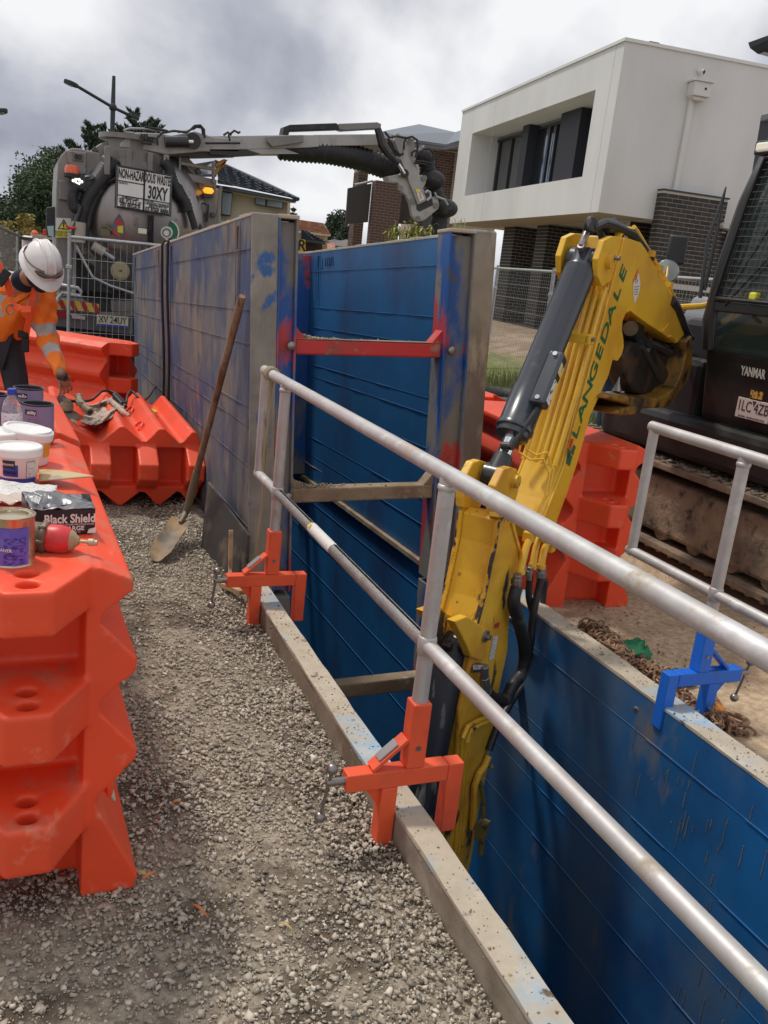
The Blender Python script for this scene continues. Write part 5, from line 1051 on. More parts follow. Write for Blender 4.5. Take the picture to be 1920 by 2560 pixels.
# ================= on the barrier lying on its side =================
def lay(x,y,dz=0.): return np.array(at(*za(x,y),z=.50+dz))
rag=pm('dirty_rag',(.42,.31,.24),.9,layers=[((.55,.45,.38),9,.52,.08,8),((.22,.13,.09),7,.62,.05,8)],bump=(60,.4,.004))
r0=lay(960,500,.02)
cloth(lambda u,v: tuple(np.array(at(*za(790+400*u+40*math.sin(v*4),600-200*v+40*math.sin(u*5)),z=.51+.10*crum(u,v)*(.35+.65*math.sin(math.pi*min(1,max(0,u)))) ))),64,40,'rag',rag,.003,label='crumpled dirty rag on the barrier lying on its side',cat='rag')
t=MB(); t.tube([np.array(at(*za(x,y),z=z)) for x,y,z in ((1090,400,.56),(1170,470,.56),(1220,520,.54),(1280,550,.53))],[.02,.022,.018,.012],8); build(t,'rag_tail',rag,smooth=True,label='twisted end of the rag hanging over the ridge',cat='rag')
# steel bar
a=np.array(at(*za(215,325),y=6.75)); b=np.array(at(*za(590,480),y=6.70)); t=MB(); t.bar(a,b,.022,.034); build(t,'steel_bar',pm('dark_steel_bar',(.075,.055,.05),.6,.4),bev=.004,label='dark flat steel bar poking out left of the grinder',cat='steel bar')
# grinder
c=np.array(at(*za(650,430),z=.60)); T=thing('angle_grinder',c-[0,0,.05],'dusty angle grinder under the hand of the worker','grinder')
dusty=pm('dusty_metal',(.33,.27,.19),.7,.2,layers=[((.16,.10,.07),8,.55,.08,8),((.45,.38,.28),14,.6,.06,6)],bump=(50,.4,.003))
gd=nrm(np.array(at(*za(560,330),z=.60))-c)
t=MB(); t.lathe([(.028,-.02),(.036,.0),(.036,.05),(.030,.07),(.028,.16),(.032,.20),(.026,.24)],c-gd*.02,gd,18); build(t,'motor_body',pm('grinder_body',(.10,.035,.03),.6,layers=[((.28,.2,.14),7,.56,.08,8)]),T,smooth=True)
t=MB(); t.lathe([(.02,.02),(.040,.015),(.045,-.01),(.040,-.035),(.025,-.045)],c-gd*.045,UP,18); t.box(c-gd*.05+UP*.03,(.05,.035,.02)); build(t,'gear_head',dusty,T,smooth=True)
t=MB(); t.lathe([(.001,.002),(.085,.0),(.086,-.003),(.001,-.004)],c-gd*.08-UP*.06+np.array([-.01,-.02,0]),nrm((.05,-.3,1)),30); build(t,'cutting_disc',pm('disc_grey',(.20,.17,.14),.6,.3),T,smooth=True)
t=MB(); cc=c+np.array([.12,-.02,-.01]); t.cyl(cc+np.array([-.04,.06,.03]),cc+np.array([.03,-.10,-.02]),.026,seg=18); t.lathe([(.030,0),(.030,.02)],cc+np.array([.024,-.085,-.015]),nrm((.07,-.16,-.05)),18); t.cyl(cc+np.array([-.02,.11,.02]),cc+np.array([-.03,.17,.04]),.020,.027,seg=14); t.box(cc+np.array([-.03,-.0,.02]),(.05,.07,.03))
build(t,'chuck_tool',dusty,smooth=True,bev=.002,label='dusty drill chuck and pipe fitting lying beside the grinder',cat='tool')
t=MB(); q=cc+np.array([.031,-.104,-.022]); t.lathe([(.001,.0),(.016,.0),(.017,.002)],q,nrm((.07,-.16,-.05)),14); build(t,'bore',ink,label='dark open bore of the drill chuck',cat='tool')
# cable with plug
def cpath(pts): return [np.array(at(*za(x,y),z=z)) for x,y,z in pts]
cab=pm('brown_cable',(.045,.022,.016),.6)
chose(cpath([(700,405,.62),(800,410,.60),(900,395,.60),(960,350,.60),(1010,308,.58),(1080,308,.57),(1150,335,.56),(1200,400,.53)]),.010,'power_cable',cab,False,parent=None)
setp(bpy.context.scene.objects['power_cable'],'brown power cable looping from the grinder to its plug','cable')
o=chose(cpath([(1180,430,.53),(1215,465,.51),(1245,430,.53),(1260,350,.56),(1290,310,.57),(1330,330,.56),(1370,380,.53),(1400,410,.50),(1450,380,.50),(1490,330,.52),(1520,280,.45),(1550,250,.35)]),.010,'extension_cable',cab,False,parent=None); setp(o,'dark extension cable running from the plug over the ridges to the tall box','cable')
c=np.array(at(*za(1180,400),z=.545)); dd=nrm(np.array(at(*za(1230,460),z=.50))-np.array(at(*za(1130,350),z=.56))); t=MB(); t.box(c,(.055,.13,.045),np.array([nrm(np.cross(dd,UP)),dd,nrm(np.cross(nrm(np.cross(dd,UP)),dd))]).T); t.cyl(c-dd*.06,c-dd*.09,.02); t.cyl(c+dd*.06,c+dd*.10,.018); build(t,'cable_plug',rubber,bev=.01,label='black plug joining the two cables between the ridges',cat='plug')
T=thing('breaker_tool',np.array(at(*za(1400,480),z=.45)),'black hand tool with chrome end and yellow tape lying in the valley','hand tool')
a=np.array(at(*za(1330,400),z=.50)); b=np.array(at(*za(1560,625),z=.46)); d_=nrm(b-a); L2=np.linalg.norm(b-a)
t=MB(); t.lathe([(.012,.05),(.018,.07),(.018,L2*.55),(.026,L2*.6),(.034,L2*.72),(.036,L2*.85),(.026,L2*.97),(.005,L2)],a,d_,16); build(t,'body',rubber,T,smooth=True)
t=MB(); t.lathe([(.014,0),(.020,.004),(.020,.02),(.014,.024),(.018,.03),(.018,.05),(.013,.056)],a,d_,14); build(t,'chrome_end',chrome,T,smooth=True)
t=MB(); tp_=np.array(at(*za(1505,510),z=.48)); t.lathe([(.001,-.012),(.035,-.012),(.037,0),(.035,.012),(.001,.012)],tp_,nrm((.1,-.2,1)),20); build(t,'tape_measure',pm('tape_yellow',(.60,.55,.05),.5),T,smooth=True)
# ================= people =================
def skin(verts,edges,rad,root=0,sub=2):
    me=bpy.data.meshes.new('s'); me.from_pydata([tuple(map(float,v)) for v in verts],edges,[]); o=bpy.data.objects.new('s',me); COL.objects.link(o)
    m_=o.modifiers.new('k','SKIN'); m_.use_smooth_shade=True
    for i,r in enumerate(rad):
        sv=me.skin_vertices[0].data[i]; sv.radius=(r,r) if isinstance(r,(int,float)) else r; sv.use_root=(i==root)
    s=o.modifiers.new('d','SUBSURF'); s.levels=sub; s.render_levels=sub
    dg=bpy.context.evaluated_depsgraph_get(); dg.update(); e=o.evaluated_get(dg).to_mesh()
    V=[tuple(v.co) for v in e.vertices]; F=[tuple(p.vertices) for p in e.polygons]; o.evaluated_get(dg).to_mesh_clear(); bpy.data.objects.remove(o); bpy.data.meshes.remove(me); return V,F
def chain(pts,rad,sub=2,root=0): return skin(pts,[(i,i+1) for i in range(len(pts)-1)],rad,root,sub)
skinm=pm('skin',(.36,.18,.115),.55,vary=(9,.06))
hiv=pm('hi_vis_orange',(.92,.20,.015),.75,bump=(14,.5,.02),vary=(3,.08)); band=pm('reflective_band',(.40,.39,.38),.5,vary=(5,.1),bump=(14,.3,.01)); dkc=pm('dark_cloth',(.03,.032,.04),.85,bump=(18,.5,.015),vary=(4,.2))
harn=pm('harness_orange',(.90,.10,.02),.6); beard=pm('beard_hair',(.02,.014,.011),.9,bump=(180,.8,.004)); hoodm_=pm('dark_hood',(.015,.016,.03),.9)
def wat(u,v,y): return np.array(at(u,v,y=y))
T=thing('person',(-.1,7.0,0),'worker in orange hi-vis shirt and white hard hat bending over the lying barrier','person')
gr=np.array(at(*za(655,450),z=.60)); YH=gr[1]
sh=wat(84,642,6.86); el=wat(104,738,6.86); wr=wat(134,812,YH-.05); palm=wat(142,842,YH)
shR=wat(-25,610,7.02); chest=wat(40,632,6.95); neck=wat(58,602,6.78); belly=wat(15,690,7.05); hip=wat(-12,748,7.12)
hd=wat(88,582,6.52)
kL=np.array([hip[0]+.16,7.0,.55]); kR=np.array([hip[0]-.14,7.15,.55]); fL=np.array([hip[0]+.10,7.05,.06]); fR=np.array([hip[0]-.16,7.2,.06]); hL=hip+[.10,-.03,0]; hR=hip-[.10,-.03,0]
elR=wat(-75,720,6.95); wrR=wat(-55,800,6.75)
pts=[hip,belly,chest,neck,hd, sh,el,wr, shR,elR,wrR, hL,kL,fL, hR,kR,fR]
ed=[(0,1),(1,2),(2,3),(3,4),(2,5),(5,6),(6,7),(2,8),(8,9),(9,10),(0,11),(11,12),(12,13),(0,14),(14,15),(15,16)]
V,F=skin(pts,ed,[.13,.13,.13,.06,.09,.065,.045,.03,.065,.045,.03,.09,.065,.045,.09,.065,.045])
t=MB(); t.add(V,F)
# head: down-tilted, with jaw, nose, brow, ear
fd=nrm(wat(112,650,6.36)-hd)      # direction the face looks: down and to the right
hx=nrm(np.cross(fd,[0,-.2,1])); hu=np.cross(hx,fd)
if hu[2]<0: hu=-hu; hx=-hx
Rh=np.array([hx,fd,hu]).T
def hp(x,y,z): return hd+Rh@np.array([x,y,z])
t.ball(hd,.1,20,(.9,.95,1.15))
V,F=chain([hp(0,.0,-.02),hp(0,.04,-.07),hp(0,.06,-.10)],[.075,.06,.042]); t.add(V,F)
V,F=chain([hp(0,.085,.03),hp(0,.112,-.012),hp(0,.095,-.028)],[.012,.018,.012]); t.add(V,F)
for s in (-1,1): t.ball(hp(.09*s,-.0,-.01),.026,10,(.5,.9,1.2)); t.ball(hp(.035*s,.085,.02),.014,10)
# hand gripping the grinder
hd_=nrm(palm-wr); hxx=nrm(np.cross(hd_,[.3,-1,.2])); hn=np.cross(hxx,hd_)
if hn[1]>0: hn=-hn
V,F=chain([wr-hd_*.05,wr,wr+hd_*.045,wr+hd_*.085],[(.030,.024),(.028,.022),(.042,.020),(.040,.017)]); t.add(V,F)
for i,(o_,l) in enumerate(((-.033,.072),(-.011,.082),(.011,.078),(.032,.062))):
    b=wr+hd_*.082+hxx*o_; k1=b+hd_*l*.42+hn*.010+hxx*o_*.25; k2=k1+hd_*l*.36-hn*.018; k3=k2+hd_*l*.20-hn*.026
    V,F=chain([wr+hd_*.05+hxx*o_*.8,b,k1,k2,k3],[.010,.0105,.0095,.0085,.007]); t.add(V,F)
b=wr+hd_*.02-hxx*.03; V,F=chain([wr+hd_*.015,b,b-hxx*.025+hd_*.03-hn*.012,b-hxx*.022+hd_*.062-hn*.025],[.013,.014,.011,.009]); t.add(V,F)
build(t,'body',skinm,T,smooth=True,ang=0)
# shirt
sp=[hip+[0,0,.02],belly,chest,neck*.5+chest*.5, sh,el*.5+sh*.5,el,wr*.35+el*.65,wr*.92+el*.08, shR,elR,wrR]
V,F=skin(sp,[(0,1),(1,2),(2,3),(2,4),(4,5),(5,6),(6,7),(7,8),(2,9),(9,10),(10,11)],[(.17,.15),(.175,.155),(.19,.15),.11,.105,.088,.080,.068,.048,.105,.085,.055],sub=3)
V=np.array(V); dn=.010*np.sin(V[:,2:3]*60+V[:,:1]*40)+.008*np.sin(V[:,:1]*70-V[:,2:3]*30); V=V+dn*np.array([[.6,-.7,.2]])
def segd(p,a,b):
    d=b-a; q=np.clip(((p-a)@d)/(d@d),0,1); return np.linalg.norm(p-(a+q[:,None]*d),axis=1),q
C=np.array([V[list(f)].mean(0) for f in F]); d1,q1=segd(C,sh,el); d2,q2=segd(C,el,wr); d3,q3=segd(C,hip,chest); dT,_=segd(C,chest,neck)
mi=np.zeros(len(F),int); arm1=(d1<.14)&(d1<d2)&(d1<d3)&(q1>.2); arm2=(d2<.11)&(d2<=d1)&(d2<d3)
mi[arm1&(q1>.55)&(q1<.82)]=1; mi[arm2&(q2>.28)&(q2<.52)]=1
tor=~(arm1|arm2)&(q1<.3); mi[tor&(q3>.22)&(q3<.38)]=1; mi[tor&(q3>.62)&(q3<.76)]=1
sv=nrm(chest-hip); la=(C-chest)@nrm(np.cross(sv,[0,1,0])); mi[tor&(q3>.76)&(np.abs(np.abs(la)-.10)<.028)]=1
t=MB(); t.v=[tuple(p) for p in V]; t.f=F; t.m=[int(k) for k in mi]; build(t,'shirt',[hiv,band],T,smooth=True,ang=0)
# collar/hood and harness
V,F=chain([chest*.45+neck*.55+[0,-.02,.0],neck+[.0,-.01,0],neck*.85+hd*.15],[(.125,.10),(.10,.085),.068],sub=2); t=MB(); t.add(V,F); build(t,'hood',hoodm_,T,smooth=True,ang=0)
t=MB(); t.tube([chest+Rh@np.array((0,0,0))+np.array((.13*math.cos(a),-.02+.10*math.sin(a)*-1,.06+.05*math.cos(a+.5))) for a in lin(-.8,3.6,14)],.035,8); build(t,'collar',hiv,T,smooth=True)
def strap(pts,w,name,mt):
    mb=MB()
    for a,b in zip(pts,pts[1:]): mb.bar(a,b,w,.008,(0,-1,.3))
    build(mb,name,mt,T,bev=.002)
Yf=6.74
strap([wat(-6,566,Yf),wat(12,600,Yf-.02),wat(24,640,Yf)],.045,'harness_strap',harn)
strap([wat(76,622,6.74),wat(70,650,6.72),wat(62,690,6.76),wat(55,735,6.86)],.042,'harness_strap',harn)
strap([wat(20,655,Yf-.04),wat(45,668,Yf-.08),wat(68,668,Yf-.12)],.045,'harness_strap',harn)
t=MB(); t.box(wat(6,600,Yf-.05),(.06,.03,.12),np.array([nrm((.8,0,-.5)),(0,1,0),nrm((.5,0,.8))]).T); build(t,'radio',rubber,T,bev=.008)
t=MB(); t.tube([wat(22,668,Yf-.06)+np.array((.025*math.cos(a),0,.035*math.sin(a))) for a in lin(0,6.3,12)],.005,6); build(t,'harness_ring',steel,T,smooth=True)
t=MB(); t.box(wat(55,745,6.85),(.05,.06,.10)); t.box(wat(50,722,6.84),(.07,.05,.05)); build(t,'tool_pouch',pm('pouch_black',(.02,.02,.02),.8),T,bev=.01)
# beard
V,F=chain([hp(0,.05,-.05),hp(0,.075,-.085),hp(0,.07,-.13)],[.075,.062,.035],sub=2); t=MB(); t.add(V,F)
for s in (-1,1): V,F=chain([hp(.075*s,.01,.0),hp(.07*s,.04,-.05),hp(.03*s,.075,-.08)],[.022,.032,.035]); t.add(V,F)
build(t,'beard',beard,T,smooth=True,ang=0)
V,F=chain([hp(0,-.04,.01),hp(0,-.06,-.03)],[.095,.08]); t=MB(); t.add(V,F); build(t,'hair',beard,T,smooth=True,ang=0)
# helmet
hc=hd+Rh@np.array([0,-.005,.055]); hatm=pm('helmet_white',(.78,.74,.72),.32,layers=[((.62,.50,.44),7,.66,.08,8)])
t=MB(); n1_,n2_=28,10; vs=[]
for j in range(n2_+1):
    ph=math.pi/2*j/n2_
    for i in range(n1_):
        a=2*math.pi*i/n1_; rr1=1-.0*j; vs.append(hc+Rh@np.array([.118*math.cos(ph)**.75*math.cos(a),.150*math.cos(ph)**.75*math.sin(a),.145*math.sin(ph)]))
t.add(vs,[(j*n1_+i,j*n1_+(i+1)%n1_,(j+1)*n1_+(i+1)%n1_,(j+1)*n1_+i) for j in range(n2_) for i in range(n1_)])
vs=[]
for k,(sx,sy,z) in enumerate(((.118,.150,.006),(.140,.178,-.012),(.142,.18,-.018),(.118,.150,-.004))):
    for i in range(n1_):
        a=2*math.pi*i/n1_; ex=.035*max(0,math.sin(a))**3; vs.append(hc+Rh@np.array([sx*math.cos(a),(sy+(ex if k in (1,2) else 0))*math.sin(a),z-(.008*max(0,math.sin(a)) if k in (1,2) else 0)]))
t.add(vs,[(j*n1_+i,j*n1_+(i+1)%n1_,(j+1)*n1_+(i+1)%n1_,(j+1)*n1_+i) for j in range(3) for i in range(n1_)])
for xx in (-.03,.03): t.tube([hc+Rh@np.array([xx,.150*math.cos(q),.150*math.sin(q)]) for q in lin(.35,2.75,12)],.009,8)
build(t,'helmet',hatm,T,smooth=True,ang=50)
t=MB()
def he(a,z,k=1.02): c_=math.sqrt(max(0,1-(z/.145)**2))**.75; return hc+Rh@np.array([.118*k*c_*math.cos(a),.150*k*c_*math.sin(a),z*k])
t.tube([he(a,.045+.03*math.sin(a),1.04) for a in lin(-1.9,1.2,16)],.0035,6); t.tube([he(a,.03+.02*math.sin(a),1.04) for a in lin(math.pi-1.2,math.pi+1.9,16)],.0035,6)
t.tube([he(a,.050,1.09) for a in lin(.75,2.4,10)],[.006,.014,.018,.016,.009,.009,.016,.018,.014,.006],8); build(t,'safety_glasses',pm('smoky_lens',(.10,.06,.045),.15),T,smooth=True)
t=MB()
for a in (-.7,math.pi+.7): t.bar(he(a,.0,1.03),he(a,.06,1.03),.03,.004,Rh@np.array([math.cos(a),math.sin(a),0]))
build(t,'helmet_strap',pm('strap_red',(.35,.04,.04),.7),T)
# trousers, boots, watch
V,F=skin([hip+[0,0,.03],hL,kL,kL*.3+fL*.7,hR,kR,kR*.3+fR*.7],[(0,1),(1,2),(2,3),(0,4),(4,5),(5,6)],[(.16,.14),.115,.088,.075,.115,.088,.075],sub=2); t=MB(); t.add(V,F); build(t,'trousers',dkc,T,smooth=True,ang=0)
for f_ in (fL,fR): t=MB(); V,F=chain([f_+[0,0,.12],f_,f_+[.07,-.05,-.01],f_+[.15,-.10,-.015]],[.06,.055,.05,.042]); t.add(V,F); build(t,'boot',pm('boot_leather',(.12,.07,.035),.7),T,smooth=True,ang=0)
t=MB(); t.lathe([(.032,-.016),(.036,-.012),(.036,.012),(.032,.016)],wr+hd_*.0,hd_,18); t.lathe([(.001,-.004),(.02,-.004),(.02,.006),(.001,.008)],wr+hn*.036,hn,14); build(t,'watch',rubber,T,smooth=True)
t=MB(); t.tube([hip+np.array((.17*math.cos(a),.15*math.sin(a),.0)) for a in lin(0,6.28,18)],.022,8); build(t,'belt',pm('pouch_black',(.02,.02,.02),.8),T,smooth=True)
# second worker mostly hidden by the boom
cx0=np.array(at(1325,900,z=0.)); cx0=np.array(far(1322,905,9.2)); gx0=np.array([cx0[0],cx0[1],0.])
T=thing('person',gx0,'person in dark blue work clothes standing behind the excavator boom','person')
q=gx0; ps=[q+[0,0,.95],q+[0,0,1.2],q+[0,0,1.42],q+[0,0,1.53],q+[0,0,1.66],q+[.2,.05,1.40],q+[.27,0,1.12],q+[.25,-.12,.88],q+[-.2,-.05,1.40],q+[-.27,0,1.12],q+[-.25,-.12,.88],q+[.1,0,.88],q+[.12,-.03,.48],q+[.12,0,.05],q+[-.1,0,.88],q+[-.12,-.03,.48],q+[-.12,0,.05]]
V,F=skin(ps,ed,[.12,.12,.13,.055,.085,.06,.04,.03,.06,.04,.03,.085,.06,.04,.085,.06,.04]); t=MB(); t.add(V,F); t.ball(q+[0,0,1.68],.1,16,(.85,.95,1.15)); build(t,'body',skinm,T,smooth=True,ang=0)
V,F=skin([q+[0,0,.93]]+ps[1:3]+[q+[.2,.05,1.40],q+[.27,0,1.12],q+[.255,-.1,.92],q+[-.2,-.05,1.40],q+[-.27,0,1.12],q+[-.255,-.1,.92]],[(0,1),(1,2),(2,3),(3,4),(4,5),(2,6),(6,7),(7,8)],[.15,.155,.16,.09,.07,.05,.09,.07,.05]); t=MB(); t.add(V,F); build(t,'shirt',pm('navy_shirt',(.015,.02,.045),.85),T,smooth=True,ang=0)
V,F=skin([q+[0,0,.97],ps[11],ps[12],q+[.12,0,.1],ps[14],ps[15],q+[-.12,0,.1]],[(0,1),(1,2),(2,3),(0,4),(4,5),(5,6)],[.14,.11,.08,.075,.11,.08,.075]); t=MB(); t.add(V,F); build(t,'trousers',pm('blue_trousers',(.02,.035,.085),.85,bump=(18,.5,.015)),T,smooth=True,ang=0)
for s in (-.12,.12): t=MB(); V,F=chain([q+[s,0,.12],q+[s,0,.05],q+[s-.03,-.16,.04]],[.06,.05,.045]); t.add(V,F); build(t,'boot',pm('boot_leather',(.12,.07,.035),.7),T,smooth=True,ang=0)
t=MB(); t.ball(q+[0,0,1.74],.125,18,(.9,1.05,.9)); build(t,'helmet',hatm,T,smooth=True)
# ================= vacuum truck =================
YT=12.7
def tk(u,v,y=YT): return np.array(at(u,v,y=y))
def z1t(x,y): return ((x/2.765)/KD,(150+y/2.765)/KD)
TR=thing('vacuum_truck',(1.35,15,-.45),'grey vacuum tanker truck seen from behind with a long boom reaching right','truck')
XA=np.array([1,0,0.]);YA=np.array([0,1.,0]);ZA=UP
def tp2(pts,y=YT): return [(float(p[0]),float(p[2])) for p in (tk(*z1t(*q),y) for q in pts)]
tc_=tk(*z1t(985,1060)); Rk=.90
t=MB(); t.lathe([(Rk,5.2),(Rk,.12),(Rk*.99,.08),(Rk*.93,-.06),(Rk*.80,-.17),(Rk*.6,-.26),(Rk*.35,-.31),(.01,-.33)],tc_,YA,48); build(t,'tank',silver,TR,smooth=True,ang=50)
t=MB(); t.lathe([(Rk-.02,-.02),(Rk+.05,-.02),(Rk+.06,.0),(Rk+.06,.06),(Rk+.05,.08),(Rk-.02,.08)],tc_,YA,48); build(t,'tank_flange',greyp,TR,smooth=True)
t=MB()
for k in range(20):
    a=2*math.pi*k/20+.1; p=tc_+np.array([math.cos(a)*(Rk+.03),-.03,math.sin(a)*(Rk+.03)]); t.box(p,(.06,.10,.06),np.array([[math.cos(a),0,-math.sin(a)],[0,1,0],[math.sin(a),0,math.cos(a)]]))
build(t,'flange_clamps',pm('clamp_dark',(.10,.095,.09),.5,.6),TR,bev=.008)
# left cabinet with rounded top
cab_=tp2([(385,1570),(388,900),(400,700),(420,660),(455,625),(500,608),(560,612),(600,625),(690,640),(712,700),(725,790),(640,900),(560,1010),(520,1150),(510,1300),(500,1570)],YT-.1)
t=MB(); t.prism(cab_,(0,YT-.1,0),XA,ZA,YA,0,1.6); build(t,'rear_cabinet',greyp,TR,bev=.02)
t=MB(); t.prism(tp2([(408,832),(488,836),(492,975),(410,965)],YT-.13),(0,YT-.14,0),XA,ZA,YA,-.03,.05); t.prism(tp2([(455,625),(598,640),(596,790),(520,790),(470,700)],YT-.13),(0,YT-.14,0),XA,ZA,YA,.01,.05); build(t,'cabinet_door',greyp,TR,bev=.01)
p0=tk(*z1t(540,672),YT-.16); t=MB(); t.box(p0,(.125,.01,.085)); build(t,'number_plaque',pm('plaque_grey',(.14,.13,.125),.6),TR,bev=.004); text('80',.085,p0+[0,-.008,0],XA,ZA,'lettering',ink,TR,bold=.004)
p0=tk(*z1t(498,775),YT-.28); t=MB(); t.lathe([(.085,-.07),(.10,-.06),(.10,-.02),(.075,-.015)],p0,ZA,20); build(t,'beacon_base',rubber,TR,smooth=True)
t=MB(); t.lathe([(.085,-.02),(.09,.03),(.075,.075),(.03,.085),(.001,.086)],p0,ZA,20); build(t,'beacon',pm('beacon_orange',(.75,.12,.03),.25,coat=.5),TR,smooth=True)
def wlight(px,py,y=YT-.3):
    p0=tk(*z1t(px,py),y); t=MB(); t.lathe([(.10,.06),(.11,0),(.105,-.02),(.09,-.02)],p0,YA,20); build(t,'work_light',charcoal,TR,smooth=True)
    t=MB()
    for a,b in ((-.05,0),(-.018,.022),(.018,.022),(.05,0),(-.018,-.022),(.018,-.022)): t.ball(p0+[a,-.022,b],.018,8)
    build(t,'lit_diodes',pm('lamp_white',(.9,.9,.85),.4,emit=((1,1,.86),1.6)),TR)
wlight(535,838)
t=MB(); pa,pb=tk(*z1t(585,860),YT-.2),tk(*z1t(640,870),YT-.2); t.lathe([(.10,-.1),(.13,-.05),(.13,.1),(.05,.13)],(pa+pb)/2,YA,18); t.tube([tk(*z1t(*q),YT-.3) for q in ((620,830),(650,815),(662,850),(660,900),(655,960))],.02,8); build(t,'horn_housing',charcoal,TR,smooth=True)
def th_(pts,r,name,mt,y=YT-.25,corr=.02): return chose([tk(*z1t(*q[:2]),y if len(q)<3 else YT+q[2]) for q in pts],r,name,mt,corr,parent=TR)
th_([(800,690),(770,740),(730,810),(680,870),(620,950),(580,1040),(560,1100),(545,1180)],.105,'suction_hose',rubber,YT-.25)
th_([(1120,700),(1160,740),(1190,830),(1230,920),(1280,980),(1300,1050)],.075,'suction_hose',rubber,YT-.35)
th_([(540,870),(510,900),(500,960),(520,1030),(560,1010)],.07,'suction_hose',rubber,YT-.3)
t=MB(); t.tube([tk(*z1t(*q),YT-.35) for q in ((560,1010),(535,1090),(510,1170),(500,1230))],.03,8); build(t,'lock_cylinder',black_p,TR,smooth=True)
t=MB(); t.tube([tk(*z1t(*q),YT-.3) for q in ((545,1120),(540,1230),(540,1260))],.09,14); build(t,'outlet_pipe',pm('outlet_cream',(.42,.36,.29),.6),TR,smooth=True)
t=MB(); t.tube([tk(*z1t(*q),YT-.42) for q in ((455,1145),(480,1158),(525,1162))],.018,6); build(t,'red_strap',pm('strap_red2',(.6,.05,.03),.7),TR,smooth=True)
# sign
c00=tk(*z1t(808,728),YT-.5); c10=tk(*z1t(1190,797),YT-.5); c01=tk(*z1t(800,1015),YT-.5); c11=tk(*z1t(1173,1075),YT-.5)
SA=nrm(c10-c00); SZ=nrm(c00-c01); SW=np.linalg.norm(c10-c00); SH=np.linalg.norm(c00-c01); SN=nrm(np.cross(SA,SZ)); SC0=c01
def sp3(u,v,d=0.): return SC0+SA*u*SW+SZ*v*SH+SN*d
t=MB(); R_=np.array([SA,SN,SZ]).T; t.box(sp3(.5,.5,-.02),(SW+.02,.03,SH+.02),R_); build(t,'sign_frame',charcoal,TR)
t=MB(); t.box(sp3(.5,.5,-.002),(SW-.01,.006,SH-.01),R_); build(t,'sign_board',white_s,TR)
t=MB()
def ln(u0,v0,u1,v1,w=.012): t.bar(sp3(u0,v0,.004),sp3(u1,v1,.004),w,.003,SN)
ln(.02,.98,.98,.98);ln(.02,.02,.98,.02);ln(.02,.02,.02,.98);ln(.98,.02,.98,.98);ln(.50,.0,.50,1,.022);ln(.02,.65,.50,.65);ln(.02,.30,.98,.30)
build(t,'sign_rules',ink,TR)
def st_(s,u,v,h,w,b=.0): text(s,h,sp3(u,v,.005),SA,SZ,'lettering',ink,TR,maxw=w,bold=b)
st_('NON-HAZARDOUS WASTE',.5,.82,.155,SW*.93,.0045); st_('30XY',.745,.48,.215,SW*.36,.006); st_('DESCRIPTION',.12,.60,.028,SW*.16,.0005); st_('IN EMERGENCY DIAL',.26,.262,.040,SW*.30,.001)
st_('000, POLICE or',.255,.178,.085,SW*.40,.0025); st_('FIRE BRIGADE',.26,.07,.085,SW*.36,.0025); st_('CONTACT OFFICE',.60,.278,.022,SW*.16,.0005); st_('LANGEDALE DRAINAGE',.745,.222,.052,SW*.43,.0015); st_('SERVICES PTY LTD',.76,.150,.050,SW*.33,.0015); st_('03 8368 8888',.745,.062,.082,SW*.43,.003)
t=MB()
for k in (0,1,2): t.tube([tk(*z1t(1030+14*k,1075),YT-.4),tk(*z1t(1028+14*k,1180),YT-.36),tk(*z1t(1026+14*k,1280),YT-.3)],.012,6)
t.tube([tk(*z1t(*q),YT-.4) for q in ((1035,1080),(1038,1170),(1020,1195),(990,1190))],.010,6); build(t,'sign_cable',rubber,TR,smooth=True)
t=MB(); t.box(tk(*z1t(984,1184),YT-.40),(.11,.05,.07)); build(t,'plate_lamp',pm('lamp_cream',(.75,.72,.55),.4),TR,bev=.012)
# round gauge panel and company roundel
def flat(pts,y,name,mt): mb=MB(); mb.prism(tp2(pts,y),(0,y,0),XA,ZA,YA,-.004,0); return build(mb,name,mt,TR)
flat([(822,1062),(840,1090),(858,1130),(860,1180),(850,1215),(835,1235),(815,1245),(790,1210),(770,1160),(790,1110)],YT-.345,'gauge_plate',pm('gauge_grey',(.13,.125,.16),.6))
flat([(797,1115),(830,1095),(848,1145),(812,1148)],YT-.352,'gauge_red',pm('gauge_red',(.55,.03,.03),.5)); flat([(812,1148),(852,1145),(850,1198),(812,1190)],YT-.352,'gauge_yellow',pm('gauge_yellow',(.65,.55,.05),.5)); flat([(812,1190),(850,1198),(842,1215),(806,1204)],YT-.352,'gauge_green',pm('gauge_green',(.01,.20,.05),.5))
flat([(765,1178),(780,1165),(832,1212),(822,1228)],YT-.36,'gauge_pointer',pm('gauge_red',(.55,.03,.03),.5))
t=MB(); t.ball(tk(*z1t(718,1150),YT-.37),.03,10); t.tube([tk(*z1t(*q),YT-.37) for q in ((718,1150),(740,1155),(775,1180))],.022,8); t.box(tk(*z1t(728,1185),YT-.35),(.12,.06,.12)); build(t,'gauge_lever',pm('lever_brass',(.16,.14,.08),.5,.3),TR,bev=.01)
dg_=pm('roundel_green',(.01,.14,.075),.5)
cc=np.array(z1t(1155,1188)); 
def ringp(cx_,cy_,r,a0,a1,n_=24): return [(cx_+r*math.cos(a),cy_+r*math.sin(a)) for a in lin(a0,a1,n_)]
wr_=[(1115,1105)]+ringp(1150,1190,90,-1.45,1.0)+[(1165,1270),(1150,1245),(1125,1225),(1112,1190)]
flat(wr_,YT-.30,'roundel_edge',white_s)
gr_=[(1122,1112)]+ringp(1150,1190,80,-1.40,.95)+[(1175,1258),(1160,1235),(1125,1215),(1120,1180)]
